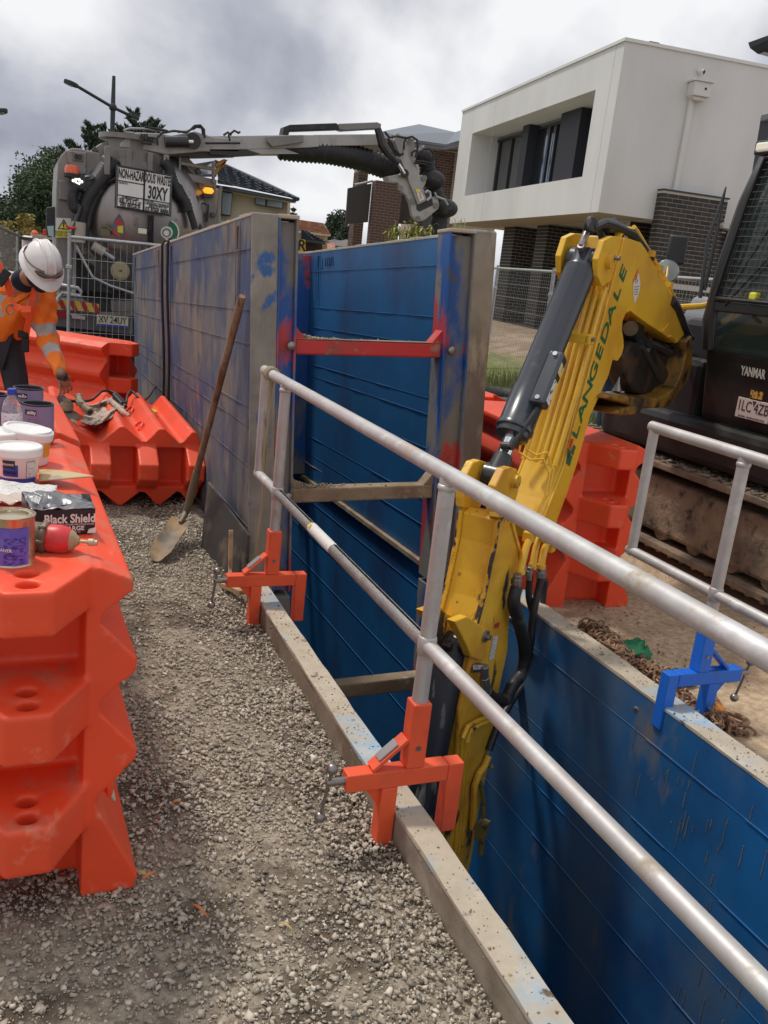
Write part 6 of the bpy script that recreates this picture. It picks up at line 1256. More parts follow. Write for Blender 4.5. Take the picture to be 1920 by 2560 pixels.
flat(gr_,YT-.306,'roundel_green',dg_); flat(ringp(1152,1192,42,0,6.28),YT-.312,'roundel_disc',white_s); flat(ringp(1152,1194,32,0,6.28),YT-.318,'roundel_ring',greyp); flat(ringp(1150,1196,19,0,6.28),YT-.324,'roundel_centre',white_s)
# warning sign low on the cabinet
flat([(388,1090),(492,1095),(490,1230),(385,1228)],YT-.13,'warning_board',white_s); flat([(390,1178),(489,1182),(488,1226),(388,1224)],YT-.137,'warning_band',pm('sign_yellow',(.70,.62,.03),.5))
flat([(440,1098),(482,1172),(398,1168)],YT-.137,'warning_triangle',ink); flat([(440,1113),(471,1166),(409,1163)],YT-.143,'warning_field',pm('sign_yellow',(.70,.62,.03),.5))
text('!',.12,tk(*z1t(440,1148),YT-.15),XA,ZA,'lettering',ink,TR,bold=.003); text('BLIND SPOT',.04,tk(*z1t(438,1192),YT-.145),XA,ZA,'lettering',ink,TR,maxw=.20); text('TAKE CARE',.04,tk(*z1t(438,1212),YT-.145),XA,ZA,'lettering',ink,TR,maxw=.20)
# turret
t=MB(); a=tk(*z1t(920,740),YT+.1); t.lathe([(.46,-.15),(.46,.05),(.42,.05),(.42,.18),(.36,.18),(.36,.30),(.44,.30),(.44,.36)],a,ZA,28); build(t,'turret_base',greyp,TR,smooth=True,ang=30)
t=MB()
for x in (-.36,-.1,.16,.36): t.box(a+[x,-.42,.0],(.07,.08,.34))
build(t,'turret_bracket',greyp,TR,bev=.01)
mast=tp2([(828,580),(885,510),(960,500),(1110,508),(1180,520),(1345,490),(1470,530),(1659,548),(1659,640),(1400,632),(1150,655),(1000,625),(830,605)],YT-.25)
t=MB(); t.prism(mast,(0,YT-.25,0),XA,ZA,YA,0,.45); build(t,'boom_base',lgrey,TR,bev=.015)
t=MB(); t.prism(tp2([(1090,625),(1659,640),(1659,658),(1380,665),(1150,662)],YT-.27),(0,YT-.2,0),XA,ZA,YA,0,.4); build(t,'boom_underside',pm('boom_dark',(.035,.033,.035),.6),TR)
t=MB(); t.cyl(tk(*z1t(1140,565),YT-.33),tk(*z1t(1300,565),YT-.33),.07,seg=16); t.cyl(tk(*z1t(1335,560),YT-.35),tk(*z1t(1335,560),YT-.25),.10); build(t,'boom_cylinder',black_p,TR,smooth=True)
t=MB(); t.cyl(tk(*z1t(1300,565),YT-.33),tk(*z1t(1335,565),YT-.33),.03); build(t,'cylinder_rod',chrome,TR,smooth=True)
def wires(lst,r,name,mt,y):
    mb=MB()
    for l in lst: mb.tube([tk(*z1t(*q),y) for q in l],r,6)
    return build(mb,name,mt,TR,smooth=True)
wires([[(980,510),(975,560),(985,575),(1050,580)],[(1000,512),(995,545),(1060,560)],[(1015,512),(1018,535),(1070,540)],[(1090,590),(1085,540),(1120,505),(1200,490),(1290,500),(1320,480),(1345,455),(1385,452),(1410,480),(1415,540)],[(1330,480),(1360,462),(1395,470),(1405,520)],[(1000,462),(1100,478),(1160,492)],[(1420,575),(1659,575)],[(1545,520),(1575,500),(1600,520)],[(1590,560),(1580,520),(1620,488),(1650,505),(1659,495)]],.016,'hydraulic_line',rubber,YT-.38)
wires([[(855,485),(900,472),(1000,475),(1140,490)],[(855,485),(870,500),(930,505)],[(1230,500),(1300,488)]],.014,'hand_rail',galv,YT-.3)
# telescoping boom: second photo grid
def z2t(x,y): return ((550+x/2.37)/KD,(200+y/2.37)/KD)
def t2(pts,y=YT-.25): return [(float(p[0]),float(p[2])) for p in (tk(*z2t(*q),y) for q in pts)]
YB=YT-.25
t=MB(); t.prism(t2([(-60,330),(60,330),(385,325),(590,325),(590,395),(520,400),(160,412),(-60,410)]),(0,YB,0),XA,ZA,YA,.02,.38); build(t,'boom_section',lgrey,TR,bev=.01)
t=MB(); t.prism(t2([(560,322),(940,318),(945,385),(560,390)]),(0,YB,0),XA,ZA,YA,.06,.34); build(t,'boom_section',lgrey,TR,bev=.01)
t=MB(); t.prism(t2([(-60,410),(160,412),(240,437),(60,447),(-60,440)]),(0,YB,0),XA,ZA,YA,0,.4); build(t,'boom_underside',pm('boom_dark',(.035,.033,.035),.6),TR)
t=MB(); t.prism(t2([(160,412),(380,405),(470,437),(240,437)]),(0,YB,0),XA,ZA,YA,.02,.38); build(t,'boom_panel',lgrey,TR)
t=MB(); t.prism(t2([(275,335),(485,328),(488,372),(400,385),(300,400),(275,370)]),(0,YB,0),XA,ZA,YA,-.08,.0); build(t,'boom_shroud',greyp,TR,bev=.01)
t=MB(); t.prism(t2([(375,325),(385,275),(420,262),(700,252),(715,290),(420,300),(412,328)]),(0,YB,0),XA,ZA,YA,.05,.25); build(t,'hose_tray',rubber,TR,bev=.01)
t=MB(); t.prism(t2([(710,256),(940,247),(965,258),(960,285),(740,297),(712,288)]),(0,YB,0),XA,ZA,YA,.05,.25); build(t,'tray_cover',greyp,TR,bev=.01)
chose([tk(*z2t(*q),YB+.2) for q in [(350,400),(480,415),(620,425),(760,450),(860,475),(950,505),(1020,530),(1060,520)]],.17,'boom_suction_hose',rubber,.03,parent=TR)
chose([tk(*z2t(*q),YB+.25) for q in [(1180,430),(1210,450),(1230,520),(1225,570),(1260,590),(1265,640),(1300,730),(1330,760),(1300,810),(1290,880),(1290,960),(1290,1100)]],.13,'boom_suction_hose',rubber,.04,parent=TR)
t=MB()
for q,r in (((1200,450),.13),((1260,590),.15),((1335,760),.15)): t.ball(tk(*z2t(*q),YB+.1),r,16,(1.3,1,.9))
build(t,'hose_bellows',rubber,TR,smooth=True)
def zBt(x,y): return ((850+x/5.35)/KD,(290+y/5.35)/KD)
def tb(pts,y=YB-.1): return [(float(p[0]),float(p[2])) for p in (tk(*zBt(*q),y) for q in pts)]
lnk=[(590,850),(600,820),(640,805),(790,780),(830,760),(800,560),(800,540),(720,330),(740,230),(780,225),(840,300),(870,420),(880,330),(930,300),(985,340),(1010,480),(1010,640),(1060,790),(1155,800),(1140,900),(1090,1000),(1130,1110),(1130,1150),(1240,1080),(1290,1080),(1320,1170),(1310,1240),(1130,1390),(1070,1410),(1000,1395),(955,1330),(930,1180),(880,1060),(790,980),(780,905),(740,885),(620,890)]
t=MB(); t.prism(tb(lnk),(0,YB-.1,0),XA,ZA,YA,-.02,.06); t.prism(tb(lnk,YB+.25),(0,YB+.25,0),XA,ZA,YA,0,.05); build(t,'boom_tip_link',lgrey,TR,bev=.008)
t=MB(); t.prism(tb([(870,420),(940,590),(1040,770),(1100,960),(1155,1130),(1030,1190),(985,1060),(920,900),(850,700),(800,580)],YB-.14),(0,YB-.14,0),XA,ZA,YA,-.03,.04); build(t,'tip_arm',lgrey,TR,bev=.01)
t=MB(); t.prism(tb([(1030,1180),(1240,1100),(1250,1190),(1070,1280),(1030,1250)],YB-.14),(0,YB-.14,0),XA,ZA,YA,.015,.03); build(t,'tip_slot',pm('boom_dark',(.035,.033,.035),.6),TR)
t=MB()
for q in ((615,850),(810,965),(960,1145),(1290,1195),(1045,1375),(1130,830),(935,335)): t.cyl(tk(*zBt(*q),YB-.16),tk(*zBt(*q),YB-.08),.04,seg=12)
build(t,'link_pins',greyp,TR,smooth=True)
t=MB(); t.cyl(tk(*zBt(780,640),YB-.2),tk(*zBt(865,770),YB-.2),.025); build(t,'cylinder_rod',chrome,TR,smooth=True)
t=MB(); t.tube([tk(*zBt(*q),YB-.2) for q in ((500,160),(540,280),(560,380),(640,500),(780,640))],[.05,.06,.06,.055,.04],8); t.cyl(tk(*zBt(865,770),YB-.22),tk(*zBt(865,770),YB-.1),.06); build(t,'tip_cylinder',black_p,TR,smooth=True)
wiresB=[[(600,210),(660,290),(760,270),(860,290),(890,290)],[(850,450),(860,350),(900,290),(960,275),(1030,320),(1040,420),(1010,560)],[(640,300),(700,380),(720,440),(780,500),(820,520)],[(640,340),(690,430),(740,470),(800,530),(850,500)],[(960,540),(960,490),(1010,460),(1040,480)],[(1080,480),(1120,440),(1200,440),(1250,500),(1255,600)],[(1010,600),(1120,610),(1220,640)],[(1000,630),(1120,640),(1210,680),(1240,620)]]
mb=MB()
for l in wiresB: mb.tube([tk(*zBt(*q),YB-.2) for q in l],.016,6)
build(mb,'hydraulic_line',rubber,TR,smooth=True)
t=MB(); t.tube([tk(*zBt(*q),YB-.18) for q in ((1160,1130),(1210,1075),(1200,1020),(1165,1000),(1140,1030))],.022,8); t.tube([tk(*zBt(*q),YB-.15) for q in ((1265,1020),(1290,1080),(1400,1120),(1440,1190))],.018,8); build(t,'tow_loop',galv,TR,smooth=True)
t=MB(); t.prism(tb([(1000,970),(1065,975),(1030,1045)],YB-.18),(0,YB-.18,0),XA,ZA,YA,-.003,0); build(t,'tip_triangle',pm('sign_yellow',(.70,.62,.03),.5),TR)
t=MB(); t.prism(tb([(1065,975),(1130,1110),(1065,1145),(1030,1050)],YB-.18),(0,YB-.18,0),XA,ZA,YA,-.003,0); build(t,'tip_label',white_s,TR)
text('MAX',.05,tk(*zBt(1075,1060),YB-.19),nrm((.4,0,-1)),nrm((1,0,.4)),'lettering',pm('gauge_red',(.55,.03,.03),.5),TR)
# right-hand frame, tool rack, cabinet
t=MB(); t.prism(tp2([(1210,760),(1500,830),(1495,880),(1210,810)],YT-.1),(0,YT-.1,0),XA,ZA,YA,0,.9); t.prism(tp2([(1235,760),(1240,665),(1252,665),(1252,765)],YT-.15),(0,YT-.15,0),XA,ZA,YA,0,.06); t.prism(tp2([(1468,850),(1468,700),(1485,695),(1488,855)],YT-.15),(0,YT-.15,0),XA,ZA,YA,0,.06); t.prism(tp2([(1240,700),(1470,745),(1470,765),(1240,722)],YT-.15),(0,YT-.15,0),XA,ZA,YA,0,.04); build(t,'tool_rack',greyp,TR,bev=.008)
ykm=pm('rack_orange',(.50,.24,.04),.6,layers=[((.3,.2,.12),8,.6,.06,6)])
t=MB(); t.prism(tp2([(1200,690),(1470,738),(1470,752),(1200,706)],YT-.05),(0,YT-.05,0),XA,ZA,YA,0,.3); t.prism(tp2([(1485,720),(1550,683),(1565,688),(1562,715),(1485,800),(1480,770),(1540,715),(1485,745)],YT-.1),(0,YT-.1,0),XA,ZA,YA,0,.12); build(t,'orange_bracket',ykm,TR,bev=.01)
t=MB(); t.prism(tp2([(1215,800),(1495,860),(1500,1180),(1380,1240),(1370,1180),(1330,1040),(1250,880)],YT),(0,YT,0),XA,ZA,YA,0,3.5); build(t,'side_cabinet',greyp,TR,bev=.02)
t=MB(); t.bar(tk(*z1t(1528,870),YT+.05),tk(*z1t(1492,1200),YT+.05),.04,.04); build(t,'cabinet_post',greyp,TR)
p0=tk(*z1t(1440,903),YT-.08); t=MB(); t.lathe([(.001,-.04),(.05,-.035),(.075,0),(.05,.035),(.001,.04)],p0,ZA,18); 
build(t,'amber_light',pm('amber_lit',(.9,.35,.02),.4,emit=((1,.38,.03),1.3)),TR,smooth=True)
t=MB(); t.box(p0+[0,0,-.065],(.13,.08,.04)); build(t,'light_bracket',charcoal,TR)
t=MB(); t.tube([tk(*z1t(*q),YT-.1) for q in ((1340,1000),(1400,990),(1440,1000),(1430,1070),(1425,1120),(1432,1110),(1440,1010))],.012,6); t.tube([tk(*z1t(*q),YT-.12) for q in ((1320,940),(1350,950),(1355,1020),(1350,1090),(1375,1170))],.05,8); build(t,'hanging_hoses',rubber,TR,smooth=True)
t=MB(); t.tube([tk(*z1t(*q),YT-.35) for q in ((1180,840),(1240,880),(1290,980),(1330,1100),(1350,1170))],.045,8); t.tube([tk(*z1t(*q),YT-.3) for q in ((800,820),(740,850),(680,930),(630,1040),(600,1180),(600,1300))],.03,8); build(t,'rubber_seal',rubber,TR,smooth=True)
# lower rear: tailgate ram, valve, chassis, bumper, chevrons, plate
t=MB(); t.bb((.35,YT+.3,.05),(2.55,YT+8,.75)); build(t,'chassis',pm('chassis_black',(.018,.018,.02),.7),TR)
red2=pm('tank_red',(.45,.03,.04),.5); t=MB(); t.prism(tp2([(745,1310),(830,1330),(990,1355),(990,1372),(880,1360),(760,1332)],YT-.2),(0,YT-.2,0),XA,ZA,YA,-.02,.05); build(t,'red_stripe',red2,TR)
flat([(900,1290),(1020,1300),(1018,1335),(898,1326)],YT-.22,'data_plate',pm('data_plate',(.42,.38,.34),.6)); text('DANGER KEEP CLEAR',.035,tk(*z1t(960,1312),YT-.23),XA,ZA,'lettering',ink,TR,maxw=.22)
t=MB(); t.cyl(tk(*z1t(640,1280),YT-.3),tk(*z1t(720,1330),YT-.3),.06); build(t,'tailgate_ram',pm('ram_cream',(.42,.38,.33),.5),TR,smooth=True)
t=MB(); t.cyl(tk(*z1t(720,1330),YT-.3),tk(*z1t(790,1375),YT-.3),.03); t.tube([tk(*z1t(*q),YT-.32) for q in ((525,1280),(580,1390),(640,1500),(760,1560),(920,1612))],.018,7); build(t,'hinge_rod',galv,TR,smooth=True)
vp=tk(*z1t(825,1455),YT-.2); t=MB(); t.lathe([(.30,.2),(.30,.05),(.26,.0),(.26,-.06),(.13,-.06)],vp,YA,28)
for k in range(12): a=k*math.pi/6; t.cyl(vp+[.21*math.cos(a),-.05,.21*math.sin(a)],vp+[.21*math.cos(a),-.10,.21*math.sin(a)],.022,seg=6)
build(t,'outlet_valve',pm('valve_dark',(.07,.065,.06),.6,.3),TR,smooth=True)
t=MB(); t.lathe([(.02,-.10),(.02,-.15),(.09,-.15),(.09,-.12),(.12,-.12),(.12,-.06)],vp,YA,20); build(t,'valve_hub',pm('brass_dull',(.38,.33,.20),.5,.4),TR,smooth=True)
t=MB(); t.prism(tp2([(385,1280),(500,1290),(495,1620),(372,1600)],YT),(0,YT,0),XA,ZA,YA,0,.6); build(t,'lower_cabinet',greyp,TR)
flat([(455,1290),(490,1290),(488,1350),(455,1348)],YT-.01,'blue_label',white_s); flat([(466,1298),(480,1298),(480,1316),(466,1316)],YT-.02,'label_blue_mark',dkb)
t=MB(); t.tube([tk(*z1t(*q),YT-.5) for q in ((398,1600),(398,1570),(425,1558),(540,1578),(560,1600),(555,1630),(430,1610),(405,1640),(385,1700))],.025,8); build(t,'guard_hoop',galv,TR,smooth=True)
bz=tk(*z1t(530,1700),YT-.3); t=MB(); cb0=tp2([(388,1650),(685,1688),(683,1748),(383,1715)],YT-.3); t.prism(cb0,(0,YT-.3,0),XA,ZA,YA,0,.04); build(t,'chevron_board',pm('chevron_yellow',(.62,.42,.05),.5),TR)
t=MB()
(xa,zaa),(xb,zb_),(xc,zc2),(xd,zd2)=cb0
for k in range(4):
    u0=.02+k*.26; u1=u0+.12
    f=lambda u,v: (xd+(xc-xd)*u+(xa-xd)*v, zd2+(zc2-zd2)*u+(zaa-zd2)*v)
    t.prism([f(u0+.12,0),f(u1+.12,0),f(u1,1),f(u0,1)],(0,YT-.3,0),XA,ZA,YA,-.004,0)
build(t,'chevron_stripes',pm('chevron_red',(.35,.02,.03),.5),TR)
t=MB(); t.prism(tp2([(380,1720),(920,1780),(920,1900),(375,1840)],YT-.2),(0,YT-.2,0),XA,ZA,YA,0,.3); build(t,'rear_bumper',pm('bumper_dark',(.11,.10,.10),.6,layers=[((.2,.17,.14),5,.6,.08,7)]),TR,bev=.01)
flat([(690,1740),(1000,1745),(1000,1770),(690,1765)],YT-.25,'bumper_ledge',greyp); flat([(388,1735),(480,1745),(480,1785),(388,1775)],YT-.26,'tail_lamp',pm('tail_red',(.35,.01,.02),.3)); flat([(488,1752),(590,1772),(588,1795),(500,1785)],YT-.26,'tail_lamp',pm('tail_clear',(.5,.42,.4),.3))
pl0=tk(*z1t(778,1806),YT-.3); t=MB(); t.box(pl0,(.40,.012,.145)); build(t,'number_plate',pm('truck_plate',(.55,.50,.38),.5),TR,bev=.004)
t=MB(); t.box(pl0+[0,-.003,-.058],(.39,.010,.026)); build(t,'plate_band',dkb,TR); text('XV 24UY',.12,pl0+[0,-.011,.012],XA,ZA,'plate_lettering',ink,TR,maxw=.36,bold=.001)
t=MB(); t.prism(tp2([(775,1660),(920,1665),(920,1745),(775,1740)],YT),(0,YT,0),XA,ZA,YA,0,.2); build(t,'tool_box',greyp,TR,bev=.01)
for x in (.65,2.2):
    t=MB(); t.lathe([(.2,-.14),(.50,-.14),(.52,-.08),(.52,.08),(.50,.14),(.2,.14)],(x,YT+1.3,.06),XA,28); build(t,'wheel',rubber,TR,smooth=True)
# cab side seen past the cabinet
t=MB(); t.bb((.75,YT+5.5,.2),(2.6,YT+7.6,2.2)); build(t,'driver_cab',pm('cab_grey',(.12,.12,.12),.4),TR,bev=.05)
t=MB(); t.prism(tp2([(320,1020),(385,1010),(385,1225),(330,1225),(318,1180)],YT+.3),(0,YT+.3,0),XA,ZA,YA,0,.1); build(t,'side_mirror_arm',charcoal,TR,bev=.01); flat([(325,1148),(372,1145),(375,1225),(335,1215)],YT+.28,'side_mirror',pm('mirror_glass',(.35,.45,.42),.1,.5))
# small white van behind the worker
T=thing('parked_van',at(75,530,y=16.),'white utility vehicle behind the hard hat of the worker with orange beacon','van')
t=MB(); a=at(48,512,y=16.); b=at(138,522,y=16.); t.bb((a[0],16,-.5),(b[0]+.2,19.5,a[2]+.02)); build(t,'body',pm('van_white',(.72,.70,.68),.4),T,bev=.05)
t=MB(); t.box(at(90,519,y=15.98),(.62,.03,.05)); build(t,'window_strip',glassdark,T)
t=MB(); t.bb((a[0]+.15,16.02,a[2]+.0),(b[0],18,a[2]+.06)); build(t,'load_timber',pm('load_cream',(.6,.5,.4),.6),T)
t=MB(); q=np.array(at(75,505,y=16.3)); t.lathe([(.05,-.08),(.055,.02),(.02,.06)],q,ZA,12); build(t,'beacon',pm('beacon_orange',(.75,.12,.03),.25),T,smooth=True)
t=MB(); q=np.array(at(104,507,y=16.3)); t.box(q,(.17,.1,.16)); build(t,'red_jerry_can',pm('can_red',(.45,.03,.02),.5),T,bev=.02)
for x in (a[0]+.3,b[0]-.1): t=MB(); t.lathe([(.15,-.1),(.33,-.1),(.33,.1),(.15,.1)],(x,16.5,-.15),XA,20); build(t,'wheel',rubber,T,smooth=True)
# ================= temporary fences =================
wire=pm('fence_wire',(.36,.36,.36),.5,.5)
def fence(p,q,ztop,h,label,dz2=0.,feet=True,parts=()):
    p=np.array([p[0],p[1],0.]); q=np.array([q[0],q[1],0.]); d=nrm(q-p); L_n=np.linalg.norm(q-p); nn=np.array([-d[1],d[0],0]); T=thing('temporary_fence',(p+q)/2+[0,0,ztop-h],label,'fence')
    def f(s_,z): return p+d*s_+UP*(ztop+dz2*s_/L_n-z)
    t=MB(); r=.021
    t.tube([f(0,h),f(0,-.05)],r,8); build(t,'post',galv,T,smooth=True); t=MB(); t.tube([f(L_n,h),f(L_n,-.05)],r,8); build(t,'post',galv,T,smooth=True)
    t=MB(); t.tube([f(0,0),f(L_n,0)],r,8); build(t,'top_tube',galv,T,smooth=True); t=MB(); t.tube([f(0,h-.12),f(L_n,h-.12)],r,8); build(t,'bottom_tube',galv,T,smooth=True)
    t=MB()
    for s_ in np.arange(.075,L_n,.075): t.tube([f(s_,0),f(s_,h-.12)],.0028,4,False)
    for z in np.arange(.25,h-.15,.22): t.tube([f(0,z)+nn*.004,f(L_n,z)+nn*.004],.0028,4,False)
    build(t,'wire_mesh',wire,T,kind='stuff')
    for s_ in (0,L_n):
        t=MB(); t.box(f(s_,h)+UP*.06,(.22,.6,.13),np.array([d,nn,UP]).T); build(t,'foot_block',pm('concrete_block',(.33,.32,.30),.9),T,bev=.02)
        t=MB(); t.box(f(s_,.35),(.07,.05,.05),np.array([d,nn,UP]).T); build(t,'coupler',galv,T,bev=.01)
    return T
a=at(150,512,y=11.8); b=at(340,530,y=11.8); b2=a+(b-a)*1.35
fence(a,b2,a[2],2.1,'temporary mesh fence panel in front of the vacuum truck',(b2-a)[2])
a=np.array(at(38,508,y=14.)); b=np.array(at(-60,462,y=11.)); fence(a,b,a[2],2.1,'temporary mesh fence panel at the left edge behind the worker',b[2]-a[2])
fa=np.array([7.9,14.5]); fb=np.array([7.0,8.0])
def fx_(q): p=fa+(fb-fa)*q; return p
fence(fx_(-.37),fx_(-.003),1.97,1.95,'temporary fence panel behind the right column of the tall box')
fence(fx_(0.003),fx_(.365),1.97,1.95,'temporary fence panel before the house columns, left of the boom')
fence(fx_(.371),fx_(.735),1.98,1.95,'temporary fence panel behind the excavator mirrors')
fence(fx_(.741),fx_(1.1),1.99,1.95,'temporary fence panel behind the excavator cab')
t=MB(); p=fx_(.82); t.box((p[0]-.03,p[1],1.45),(.01,.30,.16)); build(t,'fence_tag',white_s,label='small pale sign wired to the fence beside the cab',cat='sign')
# ================= houses =================
SF=nrm((.133,.991,0)); SS=nrm((.991,-.133,0))
def q2(fn,pts): return [fn(*p) for p in pts]
BM={}
def bricks(T,origin,du,nrmv,w,z0,z1,mt,cnt,key,bw=.23,bh=.076,gap=.010,maxn=300,w1=None,proud=.007):
    """real bricks standing proud of a mortar wall; first maxn are parts, the rest one joined part"""
    o=np.array(origin,float); du=nrm(du); nv=nrm(nrmv)
    if key not in BM:
        mb=MB(); mb.box((0,0,0),(1,1,1)); me=bpy.data.meshes.new('brick'); me.from_pydata(mb.v,[],mb.f); me.materials.append(mt); BM[key]=me
    rest=MB(); row=0; z=z0
    Rb=Matrix(((du[0],nv[0],0),(du[1],nv[1],0),(du[2],nv[2],1)))
    while z+bh<=z1+.001:
        x=-(bw+gap)/2*(row%2)
        while x<w:
            a=max(0,x); b=min(w,x+bw)
            if b-a>.03:
                c=o+du*((a+b)/2)+UP*(z+bh/2)+nv*(proud/2-.01); dims=(b-a,proud+.02+random.uniform(-.002,.002),bh)
                if cnt[0]<maxn:
                    ob=bpy.data.objects.new('brick',BM[key]); COL.objects.link(ob); ob.parent=T; ob.location=tuple(c-ORG[T.name]); ob.rotation_euler=Rb.to_euler(); ob.scale=dims; cnt[0]+=1
                else: rest.box(c,dims,np.array([du,nv,UP]).T)
            x+=bw+gap
        z+=bh+gap; row+=1
    return rest
def merge(a,b): a.add(b.v,b.f) if b.v else None; return a
# ---- white rendered house ----
CW=np.array([10.75,15.9,0.]); WH=thing('house',CW+SF*4+SS*3+UP*.6,'white rendered box house with deep window recess over dark brick columns','house')
def W3(s_,b,z): return CW+SF*s_+SS*b+UP*z
zlo,zhi=3.30,6.43; rcs,rce,rz0,rz1,rd=.98,8.57,4.04,5.72,.82
def wall_fr(s0,s1,z0,z1,b0,b1,name='wall',mt=render_w,bev=0,par=None):
    t=MB(); t.box(W3((s0+s1)/2,(b0+b1)/2,(z0+z1)/2),(abs(s1-s0),abs(b1-b0),abs(z1-z0)),np.array([SF,SS,UP]).T); return build(t,name,mt,par or WH,bev=bev)
wall_fr(0,rcs,zlo,zhi,0,9.0,'side_wall'); wall_fr(rce,9.7,zlo,zhi,0,9.0,'wall'); wall_fr(rcs,rce,zlo,rz0,0,9.0,'wall'); wall_fr(rcs,rce,rz1,zhi,0,9.0,'wall'); wall_fr(rcs,rce,rz0,rz1,rd+.05,9.0,'recess_wall')
wall_fr(-.03,9.73,zhi,zhi+.06,-.03,9.0,'parapet_cap',pm('cap_pale',(.70,.69,.66),.5))
t=MB(); t.box(W3(4.85,.6,zlo-.003),(9.66,1.16,.004),np.array([SF,SS,UP]).T); build(t,'soffit',pm('soffit_cream',(.50,.44,.34),.8),WH)
for s_ in (.35,6.9):
    t=MB(); t.box(W3(s_,-.001,(zlo+zhi)/2),(.010,.003,zhi-zlo),np.array([SF,SS,UP]).T); build(t,'control_joint',pm('joint_shadow',(.45,.44,.41),.8),WH)
def wpx(pts,b):   # photo points on the plane set back by b
    p1=(CW+SS*b)[:2]; return [onp(*((1100+x/2.023)/KD,(80+y/2.023)/KD),p1,SF[:2]) for x,y in pts]
wn=wpx([(300,525),(770,400)],rd)
wall_fr(rcs+.02,wn[0][0],rz0+.02,rz1-.12,rd+.0,rd+.06,'window_glass',glassdark)
pier=pm('pier_dark',(.028,.026,.036),.6)
for (xl,xr) in ((405,490),(590,740)):
    l=wpx([(xl,600)],rd-.25)[0][0]; r=wpx([(xr-55,600)],rd-.25)[0][0]; wall_fr(min(l,r),max(l,r),rz0+.01,rz1-.01,rd-.25,rd+.05,'window_pier',pier)
fr_=pm('window_frame_dark',(.02,.02,.025),.4)
t=MB()
for x in (300,360,545,575,770):
    s_=wpx([(x,600)],rd-.02)[0][0]; t.box(W3(s_,rd-.02,(rz0+rz1)/2),(.06,.05,rz1-rz0-.14),np.array([SF,SS,UP]).T)
t.box(W3((rcs+wn[0][0])/2,rd-.02,rz1-.10),(wn[0][0]-rcs-.04,.05,.07),np.array([SF,SS,UP]).T); t.box(W3((rcs+wn[0][0])/2,rd-.02,rz0+.05),(wn[0][0]-rcs-.04,.05,.06),np.array([SF,SS,UP]).T)
build(t,'window_frame',fr_,WH)
for x in (535,560): s_=wpx([(x,600)],rd)[0][0]; wall_fr(s_-.035,s_+.035,rz0+.08,rz1-.3,rd-.012,rd+.01,'blind_gap_reflection',pm('reflected_blue',(.10,.20,.36),.2))  # blue reflection in the blind gaps, put into the colour of thin strips
# rain head, pipe, camera on the side wall
def W4(v,n_,z): return CW+SS*v-SF*n_+UP*z
RW=np.array([SS,-SF,UP]).T
pw=pm('pipe_white',(.66,.65,.62),.5)
t=MB(); t.prism([(-.19,.0),(.19,.0),(.19,.26),(-.19,.26)],W4(1.68,0,5.66),SS,UP,-SF,.0,.26); t.prism([(-.11,-.07),(.11,-.07),(.19,0),(-.19,0)],W4(1.68,0,5.66),SS,UP,-SF,0,.2); build(t,'rain_head',pw,WH,bev=.01)
t=MB(); t.prism([(-.22,.26),(.22,.26),(.22,.29),(-.22,.29)],W4(1.68,0,5.66),SS,UP,-SF,0,.30); build(t,'rain_head_lip',pw,WH)
t=MB(); t.box(W4(1.74,.265,5.80),(.04,.01,.04),RW); build(t,'overflow_hole',ink,WH)
t=MB(); t.box(W4(1.60,.045,4.70),(.10,.08,1.95),RW); build(t,'downpipe',pw,WH,bev=.015)
t=MB(); cpt=W4(1.68,.09,6.13); t.lathe([(.001,-.07),(.05,-.06),(.055,.04),(.05,.06),(.03,.05)],cpt,nrm(-SF*.8+SS*.5-UP*.2),16); t.cyl(cpt-UP*.03+SF*.09,cpt,.03); build(t,'security_camera',pw,WH,smooth=True)
t=MB(); t.lathe([(.001,.061),(.035,.061),(.035,.064),(.001,.064)],cpt,nrm(-SF*.8+SS*.5-UP*.2),14); build(t,'camera_lens',ink,WH)
# brick columns below (fronts face the street)
cntw=[0]; restw=MB(); bk=1.05
cols=((4.72,5.42),(6.95,7.78),(9.3,9.7))
zb0=.72
for (s0,s1) in cols[:2]:
    t=MB(); t.box(W3((s0+s1)/2,bk+2.,(zb0-.4+zlo)/2),(s1-s0,4.0,zlo-zb0+.4-.01),np.array([SF,SS,UP]).T); build(t,'column_core',mortar_g,WH)
    merge(restw,bricks(WH,W3(s0,bk,0),SF,-SS,s1-s0,zb0-.1,zlo-.01,brick_d,cntw,'d')); 
for (s0,s1) in cols[:2]:
    merge(restw,bricks(WH,W3(s0,bk,0),SS,-SF,2.6,zb0-.1,zlo-.01,brick_d,cntw,'d',maxn=260))
t=MB(); t.box(W3(2.2,3.1,(zb0-.4+zlo)/2),(4.6,.2,zlo-zb0+.4-.01),np.array([SF,SS,UP]).T); build(t,'rear_wall',mortar_g,WH); merge(restw,bricks(WH,W3(-.1,3.0,0),SF,-SS,4.8,zb0-.1,zlo-.01,brick_d,cntw,'d',maxn=260))
t=MB(); t.box(W3(-.0+.02,2.6,(zb0-.4+3.6)/2),(.2,2.6,3.9-zb0+.1),np.array([SF,SS,UP]).T); t.v=[];t.f=[];t.m=[]
